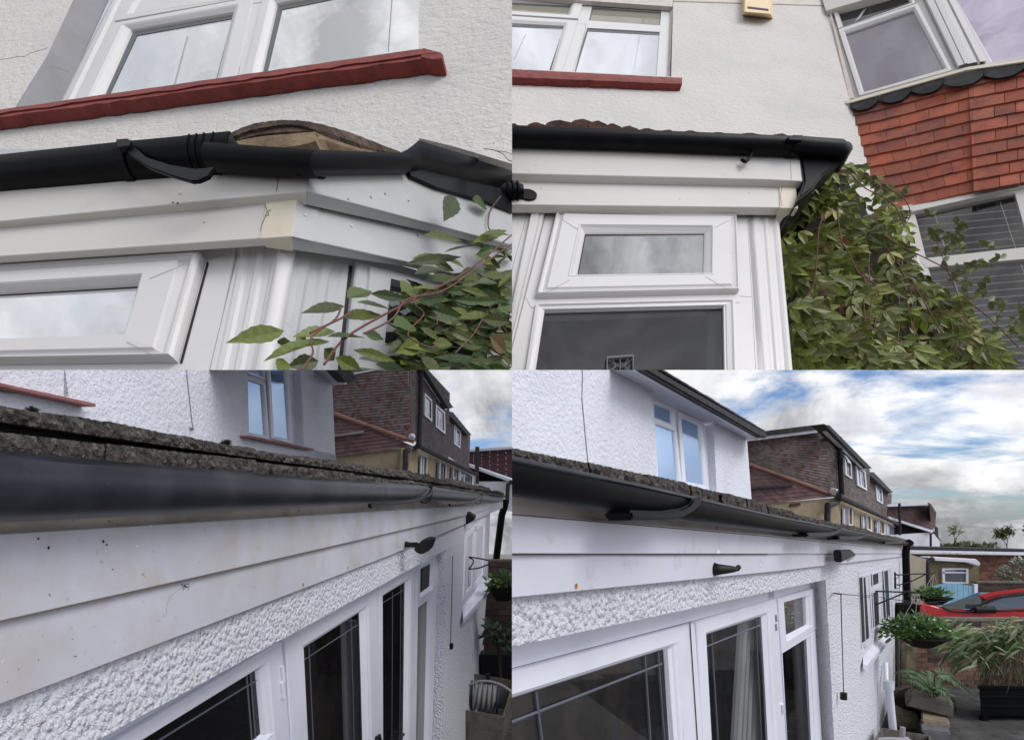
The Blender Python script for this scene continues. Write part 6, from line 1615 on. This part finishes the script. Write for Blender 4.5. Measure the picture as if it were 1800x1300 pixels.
# blue gate and the pebbledashed outbuilding
OB = frontal(1680, 1010, 21, 0.0)
ob = thing('outbuilding', 'beige pebbledashed outbuilding with a small white window behind the blue gate', 'outbuilding', OB.pt(1680, 1050))
flat('wall', OB, [(1630, 985), (1721, 985), (1721, 1060), (1630, 1060)], M('tan_pebbledash', (.20, .165, .10), .95, var=((.14, .115, .07), 3, .45, .7), bump=[('noise', 20, .8, .03)]), ob, .1)
SD = plane_through(OB.pt(1629, 985), OB.pt(1629, 1040), Vector((-.9, -1, 0)))
bm = NB(); f = [OB.pt(1630, 983), OB.pt(1630, 1062), at(1594, 1062, 17), at(1594, 972, 17)]; prism(bm, f, [p + Vector((.0, .1, 0)) for p in f]); link_mesh('wall', bm, M('greige_pebbledash', (.27, .235, .18), .95, var=((.20, .175, .135), 3, .45, .7)), ob)
flat('flat_roof', OB, [(1632, 979), (1640, 978), (1716, 982), (1724, 990), (1722, 995), (1700, 988), (1640, 985)], MT['upvc_cool'], ob, .5, .25, .02)
win3(OB, [(1653, 998), (1699, 998), (1699, 1025), (1654, 1024)], .06, ob, MT['win_far'], 0)
bm = NB(); slab(bm, OB, [(1656, 1005), (1697, 1005), (1697, 1007), (1656, 1007)], .03, .09); link_mesh('window_bar', bm, MT['upvc_cool'], ob)
bm = NB(); tube(bm, [OB.pt(x, y, .3) for x, y in ((1640, 981), (1630, 988), (1630, 1035))], .085, 10); link_mesh('downpipe', bm, MT['slate_edge'], ob)
GT = frontal(1675, 1040, 17.5, 0)
gt = thing('garden_gate', 'pale blue wooden gate with an arched top between the outbuilding and the red car', 'gate', GT.pt(1675, 1080))
bm = NB(); n = 8
for k in range(n):
    xa, xb = 1635 + 78 * k / n, 1635 + 78 * (k + 1) / n - .6
    ya, yb = 1031 - 6.5 * math.sin(math.pi * k / n), 1031 - 6.5 * math.sin(math.pi * (k + 1) / n)
    slab(bm, GT, [(xa, ya), (xb, yb), (xb, 1085), (xa, 1085)], .04, rnd.uniform(0, .01))
link_mesh('boards', bm, M('pale_blue_paint', (.22, .44, .60), .6, var=((.17, .36, .52), 4, .45, .7)), gt)
bm = NB(); slab(bm, GT, [(1713, 1026), (1719, 1026), (1719, 1085), (1713, 1085)], .08, .05); link_mesh('gate_post', bm, MT['upvc_cool'], gt)
# far brick wall with flat garage roof
QB = frontal(1740, 1000, 26, 0)
fb = thing('garage', 'long flat-roofed brick garage across the background with a white-edged dark roofline', 'garage', QB.pt(1740, 1040))
bm = NB(); tile_wall(bm, QB, [(1600, 974), (1880, 978), (1880, 1048), (1600, 1048)], 18, 30, (.155, .075, .058), rnd, .02, brick=True, spread=.3); link_mesh('bricks', bm, MT['brick'], fb)
flat('mortar_bed', QB, [(1590, 973), (1882, 977), (1882, 1060), (1590, 1060)], MT['mortar'], fb, .2, .006)
flat('flat_roof', QB, [(1594, 960.5), (1700, 962.5), (1882, 967), (1882, 972), (1594, 966.5)], MT['slate_edge'], fb, 3, .3)
flat('fascia_board', QB, [(1594, 966), (1882, 971.5), (1882, 977), (1594, 970)], MT['upvc_cool'], fb, .2, .32)
Q2 = frontal(1770, 1030, 19, 0)
lw_ = thing('low_wall', 'low dark wall with a stone coping between the garage and the red car', 'wall', Q2.pt(1770, 1050))
bm = NB(); tile_wall(bm, Q2, [(1719, 1024), (1880, 1025), (1880, 1060), (1719, 1060)], 6, 14, (.07, .05, .045), rnd, .02, brick=True); link_mesh('bricks', bm, MT['brick'], lw_)
flat('mortar_bed', Q2, [(1718, 1023), (1882, 1024), (1882, 1064), (1718, 1064)], MT['mortar'], lw_, .15, .006)
flat('coping', Q2, [(1717, 1021.5), (1882, 1022.5), (1882, 1025), (1717, 1024)], MT['mortar'], lw_, .25, .05)

# ---- neighbours down the row
S4 = frontal(1400, 820, 15.5, .30); F4 = Plane(A4.n, S4.pt(1453, 820))
nb = thing('terraced_house', 'brown tile-hung dormer house with beige rendered walls rising against the cloudy sky', 'house', S4.pt(1400, 900))
bm = NB(); tile_wall(bm, S4, [(1300, 770), (1452, 755), (1456, 872), (1300, 822)], 22, 24, (.178, .143, .142), rnd, .03, spread=.25, hot=(.15, .08, .07)); link_mesh('dormer_cladding', bm, MT['hung_far'], nb)
bm = NB(); tile_wall(bm, F4, [(1452, 754), (1528, 824), (1528, 897), (1456, 868)], 26, 22, (.185, .155, .152), rnd, .03, spread=.3); link_mesh('dormer_cladding', bm, MT['hung_far'], nb)
F4b = F4.off(-.5)
bm = NB(); tile_wall(bm, F4b, [(1526, 832), (1567, 868), (1565, 914), (1527, 896)], 22, 14, (.178, .148, .148), rnd, .03, spread=.3); link_mesh('dormer_cladding', bm, MT['hung_far'], nb)
S4b = S4.off(.4)
bm = NB(); tile_wall(bm, S4b, [(1300, 812), (1318, 816), (1470, 872), (1300, 890)], 10, 22, (.175, .108, .112), rnd, .03, spread=.25); link_mesh('roof', bm, MT['roof_red'], nb)
bm = NB(); tube(bm, [S4b.pt(x, y, .04) for x, y in ((1308, 813), (1400, 845), (1466, 870))], .05, 8); link_mesh('ridge_tiles', bm, MT['ridge'], nb)
bm = NB(); tube(bm, [S4b.pt(1310, 859, .12), S4b.pt(1352, 856, .12), S4b.pt(1391, 853, .12)], .045, 8); link_mesh('vent_pipe', bm, MT['slate_edge'], nb)
flat('wall', S4b, [(1300, 888), (1320, 887), (1472, 874), (1480, 960), (1300, 920)], MT['pebble_beige'], nb, .1, -.05)
flat('red_airbrick', S4b, [(1390, 885), (1407, 883), (1407, 888), (1390, 890)], bpy.data.materials['hung_clay_tile'], nb, .02, .0)
flat('wall', F4, [(1472, 872), (1480, 877), (1584, 925), (1584, 960), (1472, 950)], MT['pebble_beige'], nb, .1, .12)
F4g = F4.off(.35)
bm = NB(); tube(bm, [F4g.pt(x, y) for x, y in ((1474, 872), (1530, 898), (1582, 923))], .085, 8); link_mesh('gutter', bm, MT['slate_edge'], nb)
bm = NB(); tube(bm, [F4.pt(x, y, .12) for x, y in ((1475, 768), (1477, 820), (1480, 872))], .075, 10); tube(bm, [F4.pt(x, y, .25) for x, y in ((1480, 872), (1470, 883), (1455, 887), (1454, 920))], .075, 8); link_mesh('downpipe', bm, MT['slate_edge'], nb)
bm = NB(); slab(bm, S4, [(1300, 765), (1350, 756.5), (1448, 744.5), (1456, 748), (1452, 752), (1300, 772)], .3, .25); slab(bm, F4, [(1450, 746), (1458, 747), (1533, 823), (1524, 823)], .3, .3); slab(bm, F4b, [(1523, 829), (1536, 829.5), (1570, 865), (1565, 866)], .3, .3); link_mesh('roof', bm, MT['slate_edge'], nb)
bm = NB(); slab(bm, S4, [(1300, 772), (1452, 753), (1451, 758), (1300, 777)], .1, .2); slab(bm, F4, [(1452, 754), (1524, 823), (1521, 826), (1452, 759)], .08, .2); link_mesh('fascia_board', bm, MT['upvc_cool'], nb)
win3(F4, [(1481, 802), (1493, 814), (1494, 842), (1482, 834)], .04, nb); win3(F4, [(1501, 816), (1518, 829), (1521, 862), (1504, 853)], .04, nb, None, 2); win3(F4b, [(1537, 850), (1549, 861), (1550, 886), (1539, 879)], .04, nb, None, 2)
bm = NB(); f = [F4.pt(x, y, h) for x, y, h in ((1482, 798, .1), (1487, 800, .1), (1496, 812, .45), (1490, 808, .45))]; prism(bm, f, [p - UP * .05 for p in f]); link_mesh('open_casement', bm, MT['upvc_cool'], nb)
for q in ([(1480, 889), (1488, 892), (1488, 925), (1480, 922)], [(1513, 903), (1523, 907), (1523, 934), (1514, 930)], [(1537, 911), (1549, 917), (1549, 940), (1537, 938)], [(1551, 917), (1574, 928), (1574, 942), (1551, 941)]): win3(F4, q, .16, nb)
bm = NB(); c = S4b.pt(1464, 863, .15); tube(bm, [c, c + Vector((.03, -.14, .03))], .09, 12, .03); link_mesh('satellite_dish', bm, MT['upvc_cool'], nb)
S5 = frontal(1600, 900, 34, .1); F5 = Plane(A4.n, S5.pt(1635, 900))
fh = thing('far_house', 'most distant brown tiled house with white gable edge and white lower wall, past the dormers', 'house', S5.pt(1600, 955))
bm = NB(); tile_wall(bm, S5, [(1560, 889), (1634, 887), (1637, 931), (1560, 908)], 12, 12, (.155, .10, .105), rnd, .05, spread=.15); link_mesh('wall', bm, MT['hung_far'], fh)
bm = NB(); tile_wall(bm, F5, [(1633, 887), (1645, 900), (1643, 926), (1636, 931)], 12, 4, (.09, .055, .055), rnd, .05, spread=.15); link_mesh('wall', bm, MT['hung_far'], fh)
flat('fascia_board', S5, [(1560, 886), (1634, 883), (1634, 887.5), (1560, 890)], MT['upvc_cool'], fh, .2, .3); flat('roof', F5, [(1632, 883), (1636, 884), (1646, 900), (1643, 901)], MT['slate_edge'], fh, .05, .05)
flat('fascia_board', S5, [(1562, 907), (1640, 932), (1640, 936), (1562, 911)], MT['upvc_cool'], fh, .2, .5)
flat('roof', S5, [(1562, 911), (1640, 936), (1590, 940), (1562, 940)], MT['hung_far'], fh, .2, .3)
flat('wall', S5, [(1560, 940), (1590, 938), (1640, 935), (1652, 952), (1652, 968), (1560, 968)], MT['render_cool'], fh, .2, .35)
bm = NB(); tube(bm, [S5.pt(x, y, .7) for x, y in ((1581, 884), (1582, 940))], .07, 8); tube(bm, [S5.pt(x, y, .7) for x, y in ((1643, 935), (1636, 938), (1636, 962))], .06, 8); link_mesh('downpipe', bm, MT['slate_edge'], fh)
bm = NB(); slab(bm, F5, [(1640, 932), (1652, 946), (1656, 952), (1644, 940)], .05, .1); slab(bm, F5, [(1644, 924), (1649, 927), (1650, 944), (1645, 940)], .05, .05); link_mesh('side_gable', bm, MT['hung_far'], fh)

# ---- planting in the yard
bp = thing('bamboo', 'pale striped arching bamboo clump in a square black planter against the brick wall', 'bamboo', at(1760, 1210, 8.4))
bm = NB(); lay = bm.loops.layers.float_color.new('tint')
base = [(1735 + 8 * k, 1205) for k in range(9)]
for k in range(520):
    r1 = rnd.random()
    cx, cy = rnd.choice(((1705, 1130), (1725, 1120), (1750, 1112), (1780, 1108), (1790, 1125), (1740, 1130), (1735, 1150), (1700, 1142), (1775, 1100), (1805, 1102), (1705, 1112)))
    x, y = cx + rnd.gauss(0, 16), cy + rnd.gauss(0, 11); d = 8.2 + rnd.gauss(0, .22)
    p = at(x, y, d); a = rnd.uniform(-1.0, .7) if rnd.random() < (.6 if x > 1725 else .25) else rnd.uniform(2.4, 4.1)
    L = rnd.uniform(.14, .30)
    dv = Vector((math.cos(a), rnd.uniform(-.5, .3), math.sin(a) * .6 - .25)).normalized()
    kk = rnd.uniform(.6, 1.3); c = (.27 * kk, .30 * kk, .17 * kk, 1) if rnd.random() < .38 else (.065 * kk, .12 * kk, .034 * kk, 1)
    leaf(bm, p, p + dv * L, L * .17, (UP + Vector((rnd.uniform(-.7, .7), -.5, 0))).normalized(), .1, .3, c, lay, coarse=True)
for k in range(160):
    x = rnd.uniform(1722, 1812); p = at(x, rnd.uniform(1130, 1200), 8.35 + rnd.gauss(0, .15)); L = rnd.uniform(.2, .5); kk = rnd.uniform(.5, 1.3)
    leaf(bm, p, p + Vector((rnd.uniform(-.35, .35), rnd.uniform(-.2, .2), -1)).normalized() * L, .012, Vector((0, -1, .1)), .1, .05, (.075 * kk, .075 * kk, .038 * kk, 1), lay, coarse=True)
link_mesh('leaves', bm, MT['leaf'], bp)
bm = NB()
for k in range(46):
    b0 = at(1726 + rnd.random() * 90, 1212, 8.4 + rnd.uniform(-.2, .2)); tx, ty = rnd.uniform(1665, 1815), rnd.uniform(1085, 1140)
    t0 = at(tx, ty, 8.2 + rnd.gauss(0, .2)); m = b0.lerp(t0, .6) + Vector(((b0.x - t0.x) * .2, 0, .12)); tube(bm, curve_pts([b0, m, t0], 4), .006, 4, .003)
link_mesh('canes', bm, M('bamboo_cane', (.13, .11, .06), .6), bp)
pl = thing('planter', 'square black plastic planter holding the bamboo on the paving', 'planter', at(1765, 1255, 8.1))
bm = NB()
f = [at(x, y, 8.0) for x, y in ((1721, 1206), (1860, 1208), (1860, 1259), (1725, 1258))]; prism(bm, f, [CAM + (p - CAM) * 1.06 for p in f]); bevel(bm, .012, 2)
link_mesh('tub', bm, MT['black'], pl)
bm = NB(); f = [at(x, y, 7.97) for x, y in ((1718, 1203), (1862, 1205), (1862, 1212), (1719, 1210))]; prism(bm, f, [CAM + (p - CAM) * 1.07 for p in f]); bevel(bm, .008)
for yy in (1224, 1240): tube(bm, [at(1724, yy, 7.99), at(1862, yy + 1.5, 7.99)], .012, 6)
link_mesh('rim', bm, MT['black'], pl)
for x in (1729, 1858):
    bm = NB(); box(bm, at(x, 1261, 8.05), Vector((.04, 0, 0)), Vector((0, .04, 0)), Vector((0, 0, .035))); link_mesh('foot', bm, MT['black'], pl)
fn = thing('fern', 'green fern with long feathery fronds growing over stone slabs by the white wall', 'fern', at(1625, 1235, 7.6))
bm = NB(); lay = bm.loops.layers.float_color.new('tint')
def frond(p0, p1, p2, wid, kk):
    pts = curve_pts([p0, p1, p2], 12); n = len(pts)
    for i in range(2, n - 1):
        a = (pts[min(i + 1, n - 1)] - pts[i - 1]).normalized(); s = a.cross(UP + Vector((0, -.8, 0))).normalized()
        w_ = wid * math.sin(math.pi * min(1, (i / n) ** .7 * .98 + .02)) + .01
        for sg in (-1, 1):
            for o in (0,):
                q = pts[i].lerp(pts[min(i + 1, n - 1)], o)
                k2 = kk * rnd.uniform(.8, 1.2)
                leaf(bm, q, q + (s * sg + a * .35 + Vector((0, 0, -.12))).normalized() * w_, w_ * .15, UP + Vector((0, -.6, 0)), .1, .1, (.055 * k2, .12 * k2, .038 * k2, 1), lay, coarse=True)
    b2 = pts; return b2
FR = [((1640, 1215), (1610, 1190), (1572, 1183)), ((1640, 1215), (1660, 1188), (1705, 1218)), ((1640, 1212), (1655, 1215), (1676, 1236)), ((1635, 1212), (1618, 1205), (1600, 1216)), ((1640, 1214), (1672, 1198), (1715, 1225)), ((1642, 1210), (1645, 1190), (1668, 1185)), ((1636, 1210), (1625, 1190), (1606, 1183)), ((1640, 1215), (1665, 1225), (1668, 1240)), ((1638, 1213), (1608, 1198), (1582, 1192))]
stems = [frond(at(*a, 7.6), at(b[0], b[1] - 5, 7.4 + rnd.uniform(-.2, .2)), at(*c, 7.3 + rnd.uniform(-.2, .3)), rnd.uniform(.085, .12), rnd.uniform(.75, 1.3)) for a, b, c in FR]
link_mesh('fronds', bm, MT['leaf'], fn)
bm = NB()
for s in stems: tube(bm, s, .005, 4)
link_mesh('stem', bm, MT['stem_dark'], fn)
bm = NB()
c = at(1632, 1228, 7.7)
for k in range(260):
    p = c + Vector((rnd.gauss(-.02, .11), rnd.gauss(0, .06), rnd.uniform(-.02, .14))); tube(bm, [p, p + Vector((rnd.uniform(-.1, .1), rnd.uniform(-.1, .05), -rnd.uniform(.08, .25)))], .004, 3)
link_mesh('roots', bm, MT['soil'], fn)
ro = thing('root_ball', 'dark soil mound under the fern resting on the topmost slab', 'soil mound', at(1630, 1245, 7.8))
bm = NB(); bmesh.ops.create_icosphere(bm, subdivisions=3, radius=1)
for v in bm.verts: v.co = at(1625, 1236, 7.85) + Vector((v.co.x * .40, v.co.y * .25, v.co.z * .22)) * (1 + .25 * noise.noise(v.co * 2.2))
link_mesh('soil', bm, MT['soil'], ro, smooth=True)
STN = M('mossy_slab', (.095, .085, .075), .9, spec=.2, var=[((.085, .075, .06), 4, .45, .7), ((.17, .14, .07), 7, .6, .75)], bump=[('noise', 14, .5, .02)])
for lb, q, d, thk, dz, mt in (('topmost broad grey slab under the fern, tilted to the right', ((1590, 1240), (1676, 1262), (1677, 1241), (1600, 1226)), 7.35, .10, 0, STN),
                       ('large mossy upright block under the left of the topmost slab', ((1572, 1254), (1616, 1260), (1612, 1282), (1573, 1278)), 7.5, .3, 0, M('ochre_moss_stone', (.12, .105, .06), .95, var=((.05, .05, .03), 6, .4, .65), bump=[('noise', 20, .6, .02)])),
                       ('short light brown stone in the middle of the pile by the fern', ((1620, 1262), (1670, 1270), (1671, 1282), (1622, 1276)), 7.2, .25, 0, M('brown_stone', (.24, .185, .125), .9, var=((.15, .12, .09), 6, .45, .7))),
                       ('lowest dark grey-blue stone at the foot of the pile', ((1618, 1282), (1671, 1288), (1672, 1304), (1630, 1306)), 7.0, .25, 0, M('blue_stone', (.10, .105, .115), .9, var=((.05, .05, .055), 6, .45, .7)))):
    t = tag(link_mesh('stone_slab', (lambda b: (prism(b, [at(x, y, d) for x, y in q], [at(x, y, d) + Vector((.28, .42, .02)) for x, y in q]), bevel(b, .018, 2), b)[2])(NB()), mt), lb, 'stone', 'stones piled under the fern')
cr4 = thing('wooden_crate', 'greenish wooden crate at the bottom edge by the white waste pipe', 'crate', at(1590, 1320, 6.5))
for nm, q in (('back_board', ((1552, 1279, 6.9), (1632, 1292, 6.9), (1632, 1330, 6.9), (1552, 1330, 6.9))), ('side_board', ((1540, 1300, 6.2), (1552, 1279, 6.9), (1552, 1330, 6.9), (1540, 1350, 6.2))), ('end_board', ((1632, 1292, 6.9), (1636, 1312, 6.2), (1636, 1350, 6.2), (1632, 1330, 6.9)))):
    P = [at(*p) for p in q]; n = (P[1] - P[0]).cross(P[3] - P[0]).normalized() * .02
    bm = NB(); prism(bm, P, [p + n for p in P]); link_mesh(nm, bm, MT['wood'], cr4)
hr4 = thing('hose_reel', 'grey hose reel with an upright handle inside the greenish crate at the bottom edge', 'hose reel', at(1580, 1310, 6.5))
bm = NB(); tube(bm, curve_pts([at(x, y, 6.4) for x, y in ((1530, 1304), (1545, 1299), (1570, 1298), (1600, 1302), (1612, 1312))], 6), .022, 8); link_mesh('hose', bm, bpy.data.materials['grey_hose'], hr4, smooth=True)
bm = NB(); tube(bm, [at(1585, 1312, 6.5), at(1586, 1290, 6.5), at(1587, 1277, 6.5)], .028, 10); tube(bm, [at(1580, 1297, 6.5), at(1596, 1299, 6.5)], .03, 8); link_mesh('handle', bm, bpy.data.materials['grey_hose'], hr4, smooth=True)

# trees beyond the garage
def tree(name, lab, cx, by, ty, wpx, dep, nleaf, lsize, col, seed, grp, bare=False):
    r_ = random.Random(seed); t = thing(name, lab, 'tree', at(cx, by, dep), grp); s = dep / 1000
    bm = NB(); tips = []
    def grow(p, d, L, r, lev):
        q = p + d * L; m = p.lerp(q, .5) + Vector((r_.uniform(-.05, .05) * L, 0, r_.uniform(-.03, .03) * L)); tube(bm, [p, m, q], r, 5, r * .6, caps=False)
        if lev == 0 or r < .004: tips.append(q); return
        for k in range(r_.choice((2, 3, 3))):
            nd = (d + Vector((r_.uniform(-.75, .75), r_.uniform(-.6, .6), r_.uniform(-.1, .5)))).normalized(); grow(p.lerp(q, r_.uniform(.5, 1)), nd, L * r_.uniform(.6, .8), r * .6, lev - 1)
    H = (by - ty) * s; grow(at(cx, by, dep), UP, H * .36, H * .022, 5)
    # keep the crown the width it shows
    link_mesh('trunk', bm, MT['stem_dark'], t)
    bm = NB(); lay = bm.loops.layers.float_color.new('tint')
    for k in range(nleaf):
        p = r_.choice(tips); p = p + Vector((r_.gauss(0, .06), r_.gauss(0, .06), r_.gauss(0, .06))) * H
        d = Vector((r_.uniform(-1, 1), r_.uniform(-1, 1), r_.uniform(-.6, .6))).normalized(); kk = r_.uniform(.5, 1.5)
        leaf(bm, p, p + d * lsize, lsize * .5, UP, .1, .1, (col[0] * kk, col[1] * kk, col[2] * kk, 1), lay, coarse=True)
    if nleaf: link_mesh('crown', bm, MT['leaf'], t)
G_ = 'trees beyond the garage roof'
tree('bare_tree', 'thin bare pale tree rising above the garage roof beside the far house', 1678, 966, 915, 50, 40, 60, .25, (.20, .18, .10), 5, G_)
tree('bushy_tree', 'bushy half-bare tree above the garage roof, left of the dark evergreen', 1770, 972, 922, 50, 38, 900, .2, (.16, .17, .08), 9, G_)
tree('evergreen_tree', 'dark evergreen tree cut by the right edge of the picture', 1838, 978, 905, 50, 34, 700, .4, (.035, .075, .03), 12, G_)
hd = thing('hedge', 'low distant green hedge just over the garage roof', 'hedge', at(1715, 966, 42))
bm = NB(); lay = bm.loops.layers.float_color.new('tint'); foliage(bm, lay, [(at(x, 962 + (k % 2), 42), .8, .5, .32) for k, x in enumerate(range(1655, 1745, 11))], 700, .3, rnd, (.09, .11, .05)); link_mesh('leaves', bm, MT['leaf'], hd)
vb = thing('variegated_bush', 'silvery variegated bush in front of the brick garage at the right edge', 'bush', at(1785, 1025, 20))
bm = NB(); lay = bm.loops.layers.float_color.new('tint'); foliage(bm, lay, [(at(1790, 1000, 20), .5, .4, .35), (at(1772, 1012, 20), .4, .3, .22), (at(1800, 990, 20), .35, .3, .2)], 480, .14, rnd, (.26, .28, .20), spread=.6); link_mesh('leaves', bm, MT['leaf'], vb)
bm = NB()
for k in range(9): b0 = at(1785 + rnd.uniform(-3, 3), 1026, 20); tube(bm, [b0, b0 + Vector((rnd.uniform(-.5, .5), 0, rnd.uniform(.3, .7)))], .012, 4)
link_mesh('stem', bm, MT['stem_dark'], vb)
